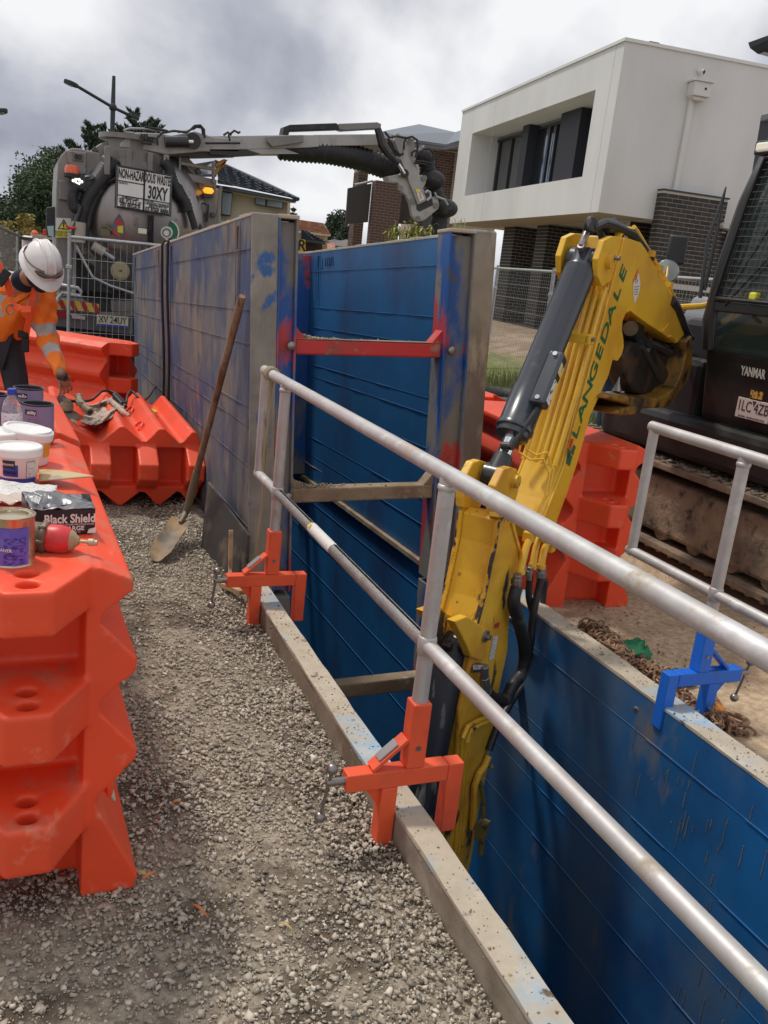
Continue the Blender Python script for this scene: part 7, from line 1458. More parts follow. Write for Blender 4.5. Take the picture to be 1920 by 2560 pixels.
# the brick blade wall on the side rising past the box
t=MB(); t.box(W4(2.0,.10,(zb0-.4+3.86)/2),(1.5,.22,3.86-zb0+.4),RW); build(t,'brick_blade_core',mortar_g,WH)
merge(restw,bricks(WH,W4(1.25,.21,0),SS,-SF,1.5,2.1,3.85,brick_d,cntw,'d')); merge(restw,bricks(WH,W4(1.25,.21,0),SS,-SF,1.5,zb0-.1,2.06,brick_d,cntw,'d',maxn=0))
merge(restw,bricks(WH,W4(1.25-.0,.21,0),SF,-SS,.22,2.1,3.85,brick_d,cntw,'d',maxn=0))
t=MB(); t.box(W4(2.75,.35,(zb0+3.30)/2),(.12,.9,3.3-zb0+.2),RW); t.v=[];t.f=[];t.m=[]
t=MB(); t.box(W4(2.0,.11,3.875),(1.54,.26,.03),RW); build(t,'blade_cap',charcoal,WH)
t=MB(); t.box(W4(4.9,-.1,(zb0-.4+3.25)/2),(4.5,.2,3.25-zb0+.4),RW); build(t,'brick_wall_core',mortar_g,WH); merge(restw,bricks(WH,W4(2.76,.002,0),SS,-SF,3.2,2.2,3.24,brick_d,cntw,'d',maxn=0))
t=MB(); t.box(W4(2.7,-1.1,(zb0-.4+zlo)/2),(2.8,.2,zlo-zb0+.39),RW); build(t,'brick_wall_core',mortar_g,WH); merge(restw,bricks(WH,W4(1.3,-.998,0),SS,-SF,2.8,zb0,zlo-.01,brick_d,cntw,'d',maxn=0))
build(restw,'bricks_beyond',brick_d,WH,kind='stuff')
t=MB(); t.prism([(0,0),(.9,-.05),(.9,.10),(.04,.12),(-.03,.06)],W4(2.62,.30,3.28),SS,UP,-SF,0,.14); build(t,'gutter',pm('gutter_pale',(.5,.49,.46),.5),WH,bev=.01)
t=MB(); t.box(W3(4.85,bk+2.1,zb0-.35),(10,4.6,.6),np.array([SF,SS,UP]).T); build(t,'footing',pm('footing_grey',(.2,.18,.16),.9),WH)
t=MB(); t.box(W3(7.95,bk+1.0,1.9),(.05,.3,2.0),np.array([SF,SS,UP]).T); t.box(W3(8.4,1.6,1.9),(.7,.05,2.2),np.array([SF,SS,UP]).T); build(t,'entry_glass',pm('entry_glass',(.20,.23,.26),.2),WH)
rv=onp((1100+1068/2.023)/KD,(80+78/2.023)/KD,(CW+SF*.6)[:2],SS[:2]); t=MB(); t.box(W4(rv[0],-.6,rv[1]),(.22,.22,.16),RW); build(t,'roof_vent',charcoal,WH)
t=MB(); t.box(W4(.9,-.93,1.75),(1.1,.1,1.3),RW); build(t,'garage_opening',pm('garage_dark',(.03,.02,.025),.7),WH)
# ---- brown brick house with balcony ----
def zBr(x,y): return ((850+x/5.35)/KD,(290+y/5.35)/KD)
CB=np.array(far(*zBr(430,1400),28.)); CB[2]=0; BH=thing('house',CB+SS*3+SF*2,'brown brick house with dark balcony and grey hipped roof','house')
def B4(v,n_,z): return CB+SS*v-SF*n_+UP*z
def bpx(x,y,n_=0.): p1=(CB-SF*n_)[:2]; return onp(*zBr(x,y),p1,SS[:2])
cntb=[0]; restb=MB()
w_=bpx(790,1400)[0]; zt=bpx(440,850)[1]
t=MB(); t.box(B4(w_/2,-.25,(zt-.5)/2),(w_,.5,zt+.5),RW); build(t,'pillar_core',mortar_p,BH); merge(restb,bricks(BH,B4(0,0,0),SS,-SF,w_,1.4,zt,brick_b,cntb,'b')); merge(restb,bricks(BH,B4(0,0,0)+SF*.5,-SF,-SS,.5,1.4,zt,brick_b,cntb,'b'))
def panelB(pts,n_,th,name,mt): mb=MB(); mb.prism([bpx(x,y,n_) for x,y in pts],CB-SF*n_,SS,UP,SF,0,th); return build(mb,name,mt,BH)
dkb_=pm('balcony_brown',(.050,.042,.040),.7)
panelB([(110,965),(425,900),(375,1420),(75,1450)],-.3,.12,'balcony_wall',dkb_); panelB([(700,900),(800,1000),(1000,1100),(1040,1450),(745,1440)],-.5,.12,'balcony_wall',dkb_)
l0,zt2=bpx(165,640,-2.); r0_,_=bpx(265,640,-2.); zm=bpx(150,950,-2.)[1]; r1_=bpx(390,640,-2.)[0]
t=MB(); t.box(B4((r0_+r1_)/2,-2.4,1.8),(r1_-r0_,.8,6.2),RW); build(t,'pillar_core',mortar_p,BH); merge(restb,bricks(BH,B4(r0_,-2.,0),SS,-SF,r1_-r0_,.6,4.88,brick_b,cntb,'b')); merge(restb,bricks(BH,B4(r0_,-2.,0)+SF*.8,-SF,-SS,.8,.6,4.88,brick_b,cntb,'b'))
t=MB(); t.tube([B4(bpx(200,920,-.3)[0],-.3,bpx(200,920,-.3)[1]),B4(bpx(440,868,-.3)[0],-.3,bpx(440,868,-.3)[1])],.035,8); build(t,'balcony_rail',galv,BH,smooth=True)
mass=[(1180,430),(1500,500),(1420,1500),(1000,1500),(1000,1100),(1150,1000)]
x0_,_=bpx(1060,900,-3.); x1_,_=bpx(1500,900,-3.)
zw=bpx(1300,440,-3.)[1]; t=MB(); t.box(B4((x0_+x1_)/2+.3,-4.,zw/2),(x1_-x0_+.6,1.9,zw),RW); build(t,'wall_core',mortar_p,BH); merge(restb,bricks(BH,B4(x0_,-3.05,0),SS,-SF,x1_-x0_,1.4,zw,brick_b,cntb,'b',maxn=300))
t=MB(); t.box(B4(x1_+.9,-3.5,zw/2),(1.6,1.6,zw),RW); build(t,'rendered_wall',render_b,BH); t=MB(); t.box(B4((r1_+x0_)/2,-4.2,zw-.35),(x0_-r1_+.5,.3,.7),RW); build(t,'lintel',dkb_,BH); t=MB(); t.box(B4(x0_+.7,-3.03,3.1),(.9,.06,1.5),RW); build(t,'dark_window',glassdark,BH)
build(restb,'bricks_beyond',brick_b,BH,kind='stuff')
roofm=pm('metal_roof',(.16,.18,.21),.45,.2,vary=(.6,.1)); fasc=pm('fascia_dark',(.03,.035,.045),.5)
def roofp(pts,name,mt,d,th=.15):
    mb=MB(); P=[np.array(far(*zBr(x,y),dd)) for x,y,dd in pts]; n_=len(P); mb.add(P+[p-UP*th for p in P],[tuple(range(n_)),tuple(range(n_,2*n_))[::-1]]+[(i,(i+1)%n_,n_+(i+1)%n_,n_+i) for i in range(n_)]); return build(mb,name,mt,BH)
roofp([(560,205,27),(1060,108,33),(1540,215,31),(1640,185,34),(1680,300,29),(1420,380,28),(1020,318,26.5),(700,250,26)],'roof',roofm,0)
roofp([(560,205,26.95),(1020,318,26.45),(1420,380,27.95),(1700,310,28.9),(1700,345,28.9),(1430,408,27.9),(1020,350,26.4),(560,235,26.9)],'gutter_fascia',fasc,0,.03)
roofp([(1000,352,27),(1430,410,28),(1690,350,29),(1600,480,33),(1480,520,33),(1000,420,31)],'soffit',pm('soffit_brown',(.30,.27,.25),.8),0,.02)
roofp([(20,380,30),(560,235,27),(760,300,27),(1020,350,27),(1000,420,30),(600,470,31)],'soffit',pm('soffit_brown',(.30,.27,.25),.8),0,.02)
# ---- beige house, tiled roof ----
def zHr(x,y): return ((500+x/4.608)/KD,(370+y/4.608)/KD)
def F4(x,y,d): return np.array(far(*zHr(x,y),d))
def poly(T,pts,name,mt,th=.12,dr=None):
    mb=MB(); P=[F4(*p) for p in pts]; n_=len(P); dr=np.array(-UP*th) if dr is None else np.array(dr); mb.add(P+[p+dr for p in P],[tuple(range(n_)),tuple(range(n_,2*n_))[::-1]]+[(i,(i+1)%n_,n_+(i+1)%n_,n_+i) for i in range(n_)]); return build(mb,name,mt,T)
tile=pm('slate_tile',(.050,.060,.078),.45,vary=(8,.15)); tile_l=pm('slate_tile_edge',(.16,.18,.21),.5)
G=thing('house',F4(700,1300,31),'beige rendered two storey house with dark tiled roof behind the truck','house')
dW=np.array((0,.4,0))
poly(G,[(205,450,30),(1008,600,31),(1000,1000,31),(190,1000,30)],'wall',render_b,dr=(0,4,0)); poly(G,[(1008,600,31),(1040,630,33),(1035,1000,33),(1000,1000,31)],'wall',render_b,dr=(.05,.3,0))
def courses(T,A0,A1,B0,B1,n_,name='roof_tile_course'):
    """roof plane between eave A0-A1 and ridge B0-B1 laid in lapped courses"""
    for k in range(n_):
        u0,u1=k/n_,(k+1)/n_+.01; a=A0+(B0-A0)*u0; b=A1+(B1-A1)*u0; c=A1+(B1-A1)*u1; d=A0+(B0-A0)*u1; mb=MB(); lift=UP*.05
        mb.add([a+lift,b+lift,c,d,a,b],[(0,1,2,3),(4,5,1,0)]); mb.add([a+lift*1.02-UP*.0,b+lift*1.02,b+lift*.2,a+lift*.2],[(0,3,2,1)]); o=build(mb,name,[tile],T)
        nb=max(2,int(np.linalg.norm(b-a)/.33)); mb=MB()
        for i in range(nb+1):
            p=a+(b-a)*i/nb; q=d+(c-d)*i/nb; mb.tube([p+lift*1.0,q+lift*.2],.012,4,False)
        build(mb,'tile_ribs',tile,T,kind='stuff')
courses(G,F4(215,400,29.6),F4(1130,592,30.6),F4(170,145,34),F4(300,205,34),15)
poly(G,[(190,425,29.5),(390,455,29.7),(1130,600,30.5),(1100,628,30.5),(390,492,29.7),(190,462,29.5)],'fascia',fasc,dr=(0,.15,0)); poly(G,[(200,475,29.9),(1100,628,30.5),(1008,620,31.2),(205,520,30.6)],'soffit',pm('soffit_cream',(.50,.44,.34),.8),.03)
t=MB(); t.tube([F4(300,205,34),F4(720,395,32),F4(1130,590,30.6)],.07,8); t.tube([F4(170,150,34),F4(300,205,34)],.06,8); build(t,'ridge_capping',tile,G,smooth=True)
courses(G,F4(200,410,29.3),F4(380,440,29.4),F4(200,365,29.8),F4(300,395,29.8),3)
poly(G,[(-100,190,33),(170,145,34),(230,180,34),(190,300,33),(-100,300,33)],'far_roof',tile,.1)
def win(T,pts,name='window'):
    f=poly(T,pts,name,fr_,dr=(0,.06,0)); P=np.array([p[:2] for p in pts],float); c=P.mean(0); d=pts[0][2]-.04
    g=poly(T,[(c[0]+(x-c[0])*.90,c[1]+(y-c[1])*.88,d) for x,y in P],'pane',pm('curtained_pane',(.20,.24,.25),.25),dr=(0,.02,0)); g.parent=f
    return f
win(G,[(258,490,29.9),(378,512,29.9),(352,792,29.9),(240,775,29.9)]); win(G,[(640,550,30.4),(762,573,30.4),(756,668,30.4),(632,645,30.4)]); win(G,[(765,573,30.5),(962,602,30.5),(955,698,30.5),(760,668,30.5)])
poly(G,[(240,825,29.3),(420,850,29.4),(380,905,28.8),(235,905,28.7)],'lower_roof',tile,.1); t=MB(); t.tube([F4(238,455,29.3),F4(205,960,29.3)],.05,8); build(t,'downpipe',pm('pipe_beige',(.45,.40,.31),.6),G,smooth=True)
poly(G,[(182,480,29.5),(225,487,29.5),(220,900,29.5),(182,900,29.5)],'brick_side',pm('tan_brick',(.33,.22,.13),.8),dr=(0,.3,0))
# ---- terracotta roofed house and low roofs ----
G2=thing('house',F4(1300,1000,38),'cream house with terracotta tiled roof seen between the trench box columns','house')
terr=pm('terracotta',(.36,.16,.09),.8,layers=[((.20,.13,.10),3,.52,.1,7),((.50,.25,.14),5,.60,.08,6)],vary=(10,.15)); crm=pm('cream_paint',(.50,.42,.27),.7)
tile_s=tile; A0,A1,B0_,B1_=F4(1120,955,37),F4(1500,1000,37.5),F4(1120,825,40),F4(1412,868,40)
for k in range(9):
    u0,u1=k/9,(k+1)/9+.01; a=A0+(B0_-A0)*u0; b=A1+(B1_-A1)*u0; c=A1+(B1_-A1)*u1; d=A0+(B0_-A0)*u1; mb=MB(); mb.add([a+UP*.06,b+UP*.06,c,d,a,b],[(0,1,2,3),(4,5,1,0)]); build(mb,'roof_tile_course',terr,G2)
poly(G2,[(1120,957,36.9),(1500,1000,37.4),(1498,1018,37.4),(1120,978,36.9)],'gutter',crm,dr=(0,.1,0)); poly(G2,[(1130,975,37.5),(1470,1018,38),(1460,1150,38),(1130,1150,37.5)],'wall',crm,dr=(0,2,0)); poly(G2,[(1412,866,39.9),(1425,868,39.9),(1505,1002,37.4),(1490,1002,37.4)],'barge_board',crm,.05)
G3=thing('house',F4(1250,1150,26),'low garage with dark tiled hip roof beside the yellow sign','garage')
courses(G3,F4(1165,1050,24.6),F4(1450,1092,25),F4(1165,950,26.5),F4(1200,955,26.5),7)
poly(G3,[(1165,1050,24.5),(1450,1095,24.9),(1440,1110,24.9),(1165,1072,24.5)],'fascia',fasc,dr=(0,.1,0)); poly(G3,[(1165,1072,25.2),(1420,1105,25.5),(1415,1200,25.5),(1165,1200,25.2)],'wall',pm('dark_garage',(.06,.035,.028),.8),dr=(0,2,0)); poly(G3,[(1418,1105,25.4),(1465,1100,25.6),(1460,1200,25.6),(1414,1200,25.4)],'pier',pm('tan_brick',(.33,.22,.13),.8),dr=(0,1,0))
poly(G3,[(1465,1100,26.5),(1550,1090,27),(1560,1160,26),(1462,1165,25.9)],'terracotta_porch',terr,.1)
G4=thing('house',F4(1560,1120,55),'distant grey brown roofed house beside the round trees','house')
poly(G4,[(1470,1065,50),(1590,1045,60),(1760,1060,55),(1760,1140,48),(1540,1120,48)],'roof',pm('grey_brown_roof',(.12,.10,.09),.7,vary=(3,.2)),.2); poly(G4,[(1550,1120,49),(1760,1140,49),(1760,1240,49),(1550,1240,49)],'wall',crm,dr=(0,3,0))
t=MB(); c=F4(1185,1120,14.5); r_=.30; 
T=thing('road_sign',c-UP*1.6,'yellow square sign with a black letter peeping past the left column','sign'); s0=F4(1130,1045,14.5); s1=F4(1212,1060,14.5); s2=F4(1218,1200,14.5); s3=F4(1130,1190,14.5); nn_=np.array((0,.02,0)); t.add([s0,s1,s2,s3,s0+nn_,s1+nn_,s2+nn_,s3+nn_],[(0,1,2,3),(7,6,5,4),(0,4,5,1),(1,5,6,2),(2,6,7,3),(3,7,4,0)]); build(t,'sign_plate',pm('road_yellow',(.80,.46,.02),.5),T)
text('R',.24,F4(1172,1128,14.45),nrm(s1-s0),UP,'lettering',ink,T,bold=.006); t=MB(); t.cyl((s0+s1)/2*.5+(s2+s3)/2*.5+[0,.05,-1.8],(s0+s1)/2+[0,.05,0],.03); build(t,'sign_post',galv,T)
# ---- house at the far right: dark wall and eave ----
G5=thing('house',np.array(far(1900,300,22)),'dark house at the right edge, its wall and black eave just showing','house')
def F5(u,v,d): return np.array(far(u,v,d))
def poly5(pts,name,mt,dr): mb=MB(); P=[F5(*p) for p in pts]; n_=len(P); mb.add(P+[p+np.array(dr) for p in P],[tuple(range(n_)),tuple(range(n_,2*n_))[::-1]]+[(i,(i+1)%n_,n_+(i+1)%n_,n_+i) for i in range(n_)]); build(mb,name,mt,G5)
poly5([(1644,251,13),(1760,222,13),(1760,500,13),(1600,500,13),(1620,400,13)],'wall',pm('wall_charcoal',(.055,.055,.07),.7),(1.5,.4,0)); poly5([(1645,249,12.95),(1760,220,12.95),(1760,232,12.95),(1643,261,12.95)],'wall_cap',pm('cap_grey',(.22,.22,.23),.6),(1.5,.4,0))
poly5([(1616,92,11.5),(1760,40,11),(1760,150,11.5),(1636,116,11.5),(1620,104,11.5)],'eave',fasc,(1.5,.1,.1)); poly5([(1640,117,11.45),(1760,152,11.4),(1760,135,11.4),(1650,112,11.45)],'soffit',pm('soffit_brown',(.30,.27,.25),.8),(1.4,.1,.02))
# ================= street lamps =================
blk=pm('lamp_black',(.02,.022,.024),.5)
LP=thing('street_lamp',far(242,420,26),'black double armed street lamp standing behind the truck','street lamp')
pt_=F5(246,165,26); pb=np.array([pt_[0],pt_[1],-.6]); pj=F5(244,232,26)
t=MB(); t.tube([pb,pj,pt_],[.09,.07,.05],10); build(t,'pole',blk,LP,smooth=True)
t=MB(); t.tube([F5(190,200,25.7),pj,F5(276,247,26.3)],.045,8); t.ball(pj,.12,10); build(t,'arm',blk,LP,smooth=True)
def lampk(a,b,LP): 
    a=np.array(a);b=np.array(b); d=nrm(b-a); L_n=np.linalg.norm(b-a); x=nrm(np.cross(d,UP)); mb=MB()
    mb.prism([(0,-.05),(.10,-.12),(.6*L_n,-.15),(L_n,-.05),(L_n,.05),(.6*L_n,.15),(.10,.12),(0,.05)],a,d,x,np.cross(x,d),-.05,.06); build(mb,'lamp_head',blk,LP,bev=.02)
    mb=MB(); mb.prism([(.35*L_n,-.11),(.9*L_n,-.07),(.9*L_n,.07),(.35*L_n,.11)],a,d,x,np.cross(x,d),-.062 if np.cross(x,d)[2]>0 else .062,-.055 if np.cross(x,d)[2]>0 else .065); build(mb,'lamp_lens',pm('lens_grey',(.5,.5,.48),.3),LP)
lampk(F5(168,187,25.6),F5(138,174,25.4),LP); t=MB(); t.tube([F5(190,200,25.7),F5(168,187,25.6)],.045,8); build(t,'arm',blk,LP,smooth=True); lampk(F5(276,247,26.3),F5(300,258,26.5),LP)
LP2=thing('street_lamp',far(-20,420,24),'street lamp whose head alone enters at the left edge','street lamp')
lampk(F5(-14,243,24),F5(14,239,23.8),LP2); t=MB(); a=F5(-60,300,24); t.tube([[a[0],a[1],-.6],a,F5(-14,244,24)],.06,8); build(t,'pole',blk,LP2,smooth=True)
# ================= trees and plants =================
lw=MB()
def leafcloud(mb,c,rad,n_,size,shape='ellipsoid',flat=1.,clump=None,bias=.5):
    c=np.array(c); rad=np.array(rad); k=0
    nc=clump or max(6,n_//90); u=rng.normal(size=(nc,3)); u/=np.linalg.norm(u,axis=1)[:,None]; cc=c+u*rad*rng.uniform(.35,.95,(nc,1)); idx=rng.integers(0,nc,n_)
    p=cc[idx]+np.clip(rng.normal(size=(n_,3)),-1.5,1.5)*rad*.19; nv=rng.normal(size=(n_,3)); nv/=np.linalg.norm(nv,axis=1)[:,None]; tv=np.cross(nv,rng.normal(size=(n_,3))); tv/=np.linalg.norm(tv,axis=1)[:,None]; bv=np.cross(nv,tv); s=size*rng.uniform(.5,1.3,(n_,1))
    q=np.stack([p-tv*s,p+bv*s*.45,p+tv*s,p-bv*s*.45],1).reshape(-1,3); b=len(mb.v); mb.v+= list(map(tuple,q)); mb.f+= [(b+4*i,b+4*i+1,b+4*i+2,b+4*i+3) for i in range(n_)]; mb.m+= [0]*n_
def leafm(name,cols): return pm(name,cols[0],.7,island=cols,vary=(1.2,.25))
lm_dark=leafm('conifer_green',[(.014,.032,.018),(.035,.06,.028),(.06,.085,.04),(.022,.042,.022)]); lm_mid=leafm('broadleaf_green',[(.025,.048,.018),(.05,.08,.028),(.08,.115,.045),(.025,.042,.018)]); lm_gold=leafm('golden_green',[(.30,.21,.04),(.20,.17,.04),(.38,.26,.07)]); bark=pm('bark',(.06,.045,.035),.9,bump=(20,.5,.03))
def tree(c,base,rad,n_,size,mt,label,group=None,trunk=.16,limbs=5,name='tree'):
    c=np.array(c); T=thing(name,(c[0],c[1],base),label,'tree',group); mb=MB(); leafcloud(mb,c,rad,n_,size); build(mb,'crown',mt,T)
    mb=MB(); mb.tube([(c[0],c[1],base),(c[0]+.05,c[1],(base+c[2])/2),(c[0],c[1],c[2]+rad[2]*.4)],[trunk,trunk*.7,trunk*.2],8)
    for k in range(limbs):
        a=k*2.4; z=base+(c[2]-base)*(.55+.12*k); mb.tube([(c[0],c[1],z),(c[0]+math.cos(a)*rad[0]*.35,c[1]+math.sin(a)*rad[1]*.35,z+rad[2]*.3),(c[0]+math.cos(a)*rad[0]*.65,c[1]+math.sin(a)*rad[1]*.65,z+rad[2]*.45)],[trunk*.4,trunk*.25,trunk*.08],6)
    build(mb,'trunk',bark,T,smooth=True); return T
def conifer(top,base,w,n_,label,d=0,tiers=26):
    top=np.array(top); T=thing('conifer_tree',(top[0],top[1],base),label,'tree','dark conifers behind the truck'); mb=MB(); H_=top[2]-base; br=MB()
    for k in range(tiers*7):
        f=(k/(tiers*7))**.9; z=top[2]-.15-f*H_*.95; r=w*min(1.,.12+2.6*f)*rng.uniform(.55,1.15); a=rng.uniform(0,6.28); tipp=np.array([top[0]+math.cos(a)*r,top[1]+math.sin(a)*r,z+r*.42]); st0=np.array([top[0],top[1],z-r*.15]); br.tube([st0,tipp],[.03,.008],4,False)
        m_=int(n_/(tiers*7)); q=rng.uniform(.15,1.0,m_)[:,None]; p=st0+(tipp-st0)*q+rng.normal(size=(m_,3))*r*.13*(1.15-q); dv_=nrm(tipp-st0)*.7+UP*.5
        tv=dv_+rng.normal(size=(m_,3))*.45; tv/=np.linalg.norm(tv,axis=1)[:,None]; bv=np.cross(tv,rng.normal(size=(m_,3))); bv/=np.linalg.norm(bv,axis=1)[:,None]; s=rng.uniform(.07,.17,(m_,1)); Q=np.stack([p-tv*s*.4,p+bv*s*.22,p+tv*s,p-bv*s*.22],1).reshape(-1,3); b=len(mb.v); mb.v+= list(map(tuple,Q)); mb.f+= [(b+4*i,b+4*i+1,b+4*i+2,b+4*i+3) for i in range(m_)]; mb.m+= [0]*m_
    build(mb,'crown',lm_dark,T); mb=MB(); mb.tube([(top[0],top[1],base),tuple(top-[0,0,.3])],[.16,.03],8); build(mb,'trunk',bark,T,smooth=True); br.v and build(br,'branches',bark,T,kind='stuff')
for (u,v,d,w,lab) in ((197,260,31,1.75,'left dark conifer rising above the rear cabinet of the truck'),(226,262,32,1.1,'slim dark conifer between the two larger ones above the truck'),(160,300,30,1.5,'low dark conifer at the left shoulder of the truck'),(292,232,32,1.9,'tallest dark conifer behind the street lamp pole'),(335,252,33,1.6,'dark conifer behind the boom base right of the tallest'),(262,268,31.5,1.3,'dark conifer just right of the street lamp pole')):
    conifer(F5(u,v,d),-1.,w,11000,lab)
base=-1.2
for (u,v,d,rx,rz,n_,lab) in ((125,430,27,1.6,1.9,9000,'leafy tree pressed against the left side of the truck'),(95,400,29,1.1,1.3,6000,'higher leafy crown left of the truck cabinet'),(70,470,30,1.9,1.2,9000,'dense leafy tree above the white vehicle'),(20,470,31,1.9,1.1,8000,'leafy tree behind the left fence panel'),(-30,460,30,1.8,1.2,6000,'leafy tree cut off by the left edge'),(130,360,32,1.0,1.2,4500,'narrow leafy top between conifer and cabinet')):
    c=F5(u,v+18,d); tree(c,base,(rx*.85,1.5,rz*.75),int(n_*1.7),.065,lm_mid,lab,'broadleaf trees on the left',.14)
t=MB()
for k in range(4200): pass
bush=MB()
for (u,v,r) in ((55,505,.55),(62,482,.35),(20,520,.5),(5,540,.5)): leafcloud(bush,F5(u,v,19),(r,.4,r*1.1),1500,.055,clump=10)
for i,(u,v,r,lab) in enumerate(((57,505,.34,'golden green bush showing above the white vehicle'),(17,524,.42,'golden green bush behind the left mesh fence'))):
    T=thing('golden_bush',np.array(F5(u,v,17.5))*[1,1,0]+[0,0,-.6],lab,'bush'); mb=MB(); leafcloud(mb,F5(u,v,17.5),(r*.7,.4,r*1.25),2600,.045,clump=26); build(mb,'foliage',lm_gold,T); mb=MB(); c=F5(u,v,17.5); mb.tube([(c[0],c[1],-.6),tuple(c)],[.04,.01],6); build(mb,'stem',bark,T)
# trees between the houses
for (u,v,d,rx,rz,lab) in ((720,508,60,.75,1.3,'left of two round topped dark trees far beyond the terracotta roof'),(733,502,60,.8,1.5,'taller of two round topped dark trees beyond the terracotta roof'),(742,520,58,.6,.9,'small dark tree at the foot of the balcony house')):
    tree(F5(u,v,d),-2,(rx,.8,rz),3500,.12,lm_dark,lab,trunk=.15)
c=F5(634,446,50); T=thing('norfolk_pine',(c[0],c[1],-1),'small tiered pine tree beyond the eave of the beige house','tree'); mb=MB(); br=MB()
for k in range(8):
    z=c[2]-.2-.26*k; r=.10+.115*k
    for j in range(7):
        a=j*.9+k; tipp=np.array([c[0]+math.cos(a)*r,c[1]+math.sin(a)*r,z+.05]); br.tube([(c[0],c[1],z),tuple(tipp)],.02,4,False)
        for m_ in range(26): p=np.array([c[0],c[1],z])+(tipp-[c[0],c[1],z])*random.random()+rng.normal(size=3)*.035; dd=rng.normal(size=3)*.04; mb.add([p-dd,p+[0,0,.05],p+dd,p-[0,0,.04]],[(0,1,2,3)])
build(mb,'crown',lm_dark,T); br.cyl((c[0],c[1],-1),(c[0],c[1],c[2]),.06,.015); build(br,'trunk',bark,T)
# weeds behind the box panel
T=thing('weed',F5(870,520,9.5)*[1,1,0]+[0,0,.2],'yellow green weeds peeping over the blue trench box panel','plant'); mb=MB(); st_m=MB()
wl=leafm('weed_green',[(.30,.32,.05),(.20,.24,.05),(.42,.38,.08)])
for k in range(26):
    u=random.uniform(845,930); b0=F5(u,540,9.5); b1=F5(u+random.uniform(-10,10),random.uniform(484,506),9.4); st_m.tube([b0,(b0+b1)/2+rng.normal(size=3)*.02,b1],.004,4,False)
    for j in range(12):
        p=b0+(b1-b0)*random.uniform(.55,1.05); d_=rng.normal(size=3); d_/=np.linalg.norm(d_); L_n=random.uniform(.05,.10); e_=np.cross(d_,UP)*.012; mb.add([p,p+d_*L_n*.5+e_+UP*.02,p+d_*L_n-UP*.01,p+d_*L_n*.5-e_+UP*.02],[(0,1,2,3)])
build(mb,'leaves',wl,T); build(st_m,'stems',wl,T)
T=thing('weed',F5(1120,486,14)*[1,1,0]+[0,0,.3],'wispy weed heads above the right column of the tall box','plant'); mb=MB()
for k in range(16): b0=F5(random.uniform(1095,1175),520,14); b1=F5(random.uniform(975,1010) if k<9 else 985,470,14); 
mb=MB()
for k in range(9): u=random.uniform(975,1010); b0=F5(u,500,10.5); b1=F5(u+random.uniform(-8,8),random.uniform(470,484),10.5); mb.tube([b0,(b0+b1)/2+rng.normal(size=3)*.02,b1],.004,4,False)
build(mb,'stalks',wl,T)
# long grass on the verge
gm=leafm('grass_blades',[(.10,.15,.03),(.16,.20,.05),(.28,.27,.10),(.07,.11,.02),(.36,.32,.16)]); gmb=MB(); n_=26000
gx_=rng.uniform(4.4,8.6,n_); gy_=rng.uniform(6.6,13.5,n_); dn=patch(gx_,gy_,.9)+rng.uniform(-1,1,n_); k_=(dn>-.3)&~((gy_<8)&(gx_<5.2)); gx_,gy_=gx_[k_],gy_[k_]; n_=len(gx_); hh_=rng.uniform(.08,.30,n_)*(1+.4*np.sin(gx_*2)); an_=rng.uniform(0,6.28,n_); ln_=rng.normal(0,.06,(n_,2)); zz_=np.array([hgt(a,b) for a,b in zip(gx_,gy_)])
bx_=np.cos(an_)*.008; by_=np.sin(an_)*.008
Q=np.stack([np.stack([gx_-bx_,gy_-by_,zz_],1),np.stack([gx_+bx_,gy_+by_,zz_],1),np.stack([gx_+ln_[:,0],gy_+ln_[:,1],zz_+hh_],1)],1).reshape(-1,3); gmb.v=list(map(tuple,Q)); gmb.f=[(3*i,3*i+1,3*i+2) for i in range(n_)]; gmb.m=[0]*n_
o=build(gmb,'grass',gm,kind='stuff',label='long patchy grass on the verge before the white house',cat='grass')
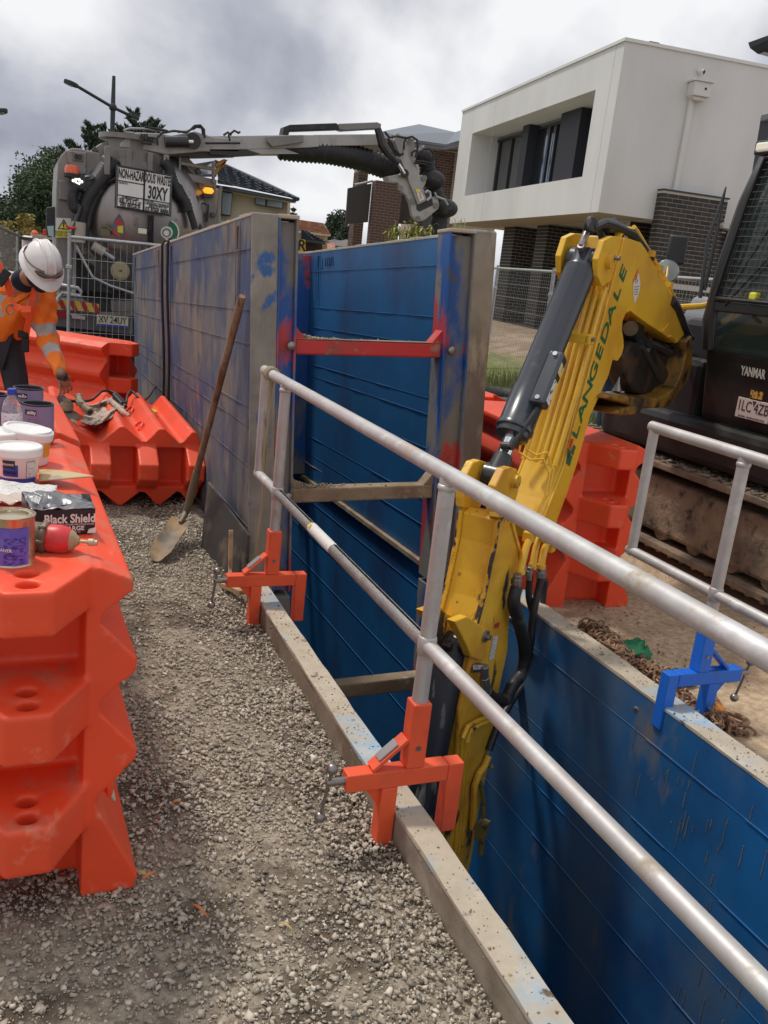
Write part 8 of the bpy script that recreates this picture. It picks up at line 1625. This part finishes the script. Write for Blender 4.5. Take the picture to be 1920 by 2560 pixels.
# corrugated drain pipes
cp_=pm('drain_pipe_black',(.028,.028,.03),.5,layers=[((.13,.11,.09),5,.60,.08,8)])
def pipe(a,b,r,label,bend=None,grp='black corrugated drain pipes'):
    a,b=np.array(a,float),np.array(b,float); n_=int(np.linalg.norm(b-a)/.028); pts=[a+(b-a)*i/n_+(np.array(bend)*math.sin(math.pi*i/n_) if bend is not None else 0) for i in range(n_+1)]; mb=MB(); mb.tube(pts,[r if i%2 else r*.90 for i in range(n_+1)],20,False); mb.tube(pts,[r*.8]*(n_+1),16,False); return build(mb,'drain_pipe',cp_,smooth=True,ang=0,label=label,cat='pipe',group=grp)
def g2(u,v,z): return np.array(at(u,v,z=z))
pipe(g2(1030,872,.13),g2(1160,878,.13),.11,'nearer black corrugated pipe lying across behind the right column'); pipe(g2(1030,848,.16),g2(1165,862,.16),.12,'farther black corrugated pipe beside the grass')
pipe(g2(1265,895,.14),g2(1345,922,.14),.11,'black corrugated pipe showing under the boom at the blue trousers'); pipe(g2(1345,905,.16),g2(1560,945,.16),.12,'grey dusty corrugated pipe passing under the swing bracket')
t=MB(); q=g2(1090,900,.06); t.lathe([(.05,0),(.055,.02),(.045,.04),(.055,.06),(.045,.09),(.04,.30)],q,nrm((1,.1,0)),16); build(t,'pipe_fitting',pm('fitting_grey',(.25,.25,.2),.6),smooth=True,label='small grey threaded fitting on the grass by the black pipes',cat='fitting')
# timber and sheets on the verge
tm_=pm('pale_timber',(.55,.38,.22),.7)
for i,(u0,v0,u1,v1,lab) in enumerate(((1055,742,1165,745,'longest pale timber length on the verge'),(1120,733,1170,738,'short pale timber length nearest the house'),(1060,748,1150,752,'pale timber length nearest the grass'))):
    t=MB(); t.bar(g2(u0,v0,.25)+[0,0,0],g2(u1,v1,.25),.12,.07); build(t,'timber_length',tm_,label=lab,cat='timber',bev=.01)
a_,b_,c_,d_=g2(1050,752,.22),g2(1150,750,.22),g2(1155,762,.2),g2(1048,768,.2); t=MB(); t.add([a_,b_,c_,d_]+[p-UP*.05 for p in (a_,b_,c_,d_)],[(0,1,2,3),(7,6,5,4),(0,4,5,1),(1,5,6,2),(2,6,7,3),(3,7,4,0)]); build(t,'sheet_stack',pm('pale_sheets',(.45,.50,.47),.5,layers=[((.2,.2,.15),3,.6,.08,6)]),label='pale plastic covered sheets lying before the grass',cat='sheets')
t=MB(); c=g2(1105,898,.9)
kc=np.array([2.98,6.2,.95]); cloth(lambda u,v: (2.80+.34*u,5.75+.55*v,.945+.03*math.sin(u*5+v*3)),12,8,'cardboard_sheet',cw,.004,label='torn cardboard on the far right barrier beside the tall box',cat='cardboard')
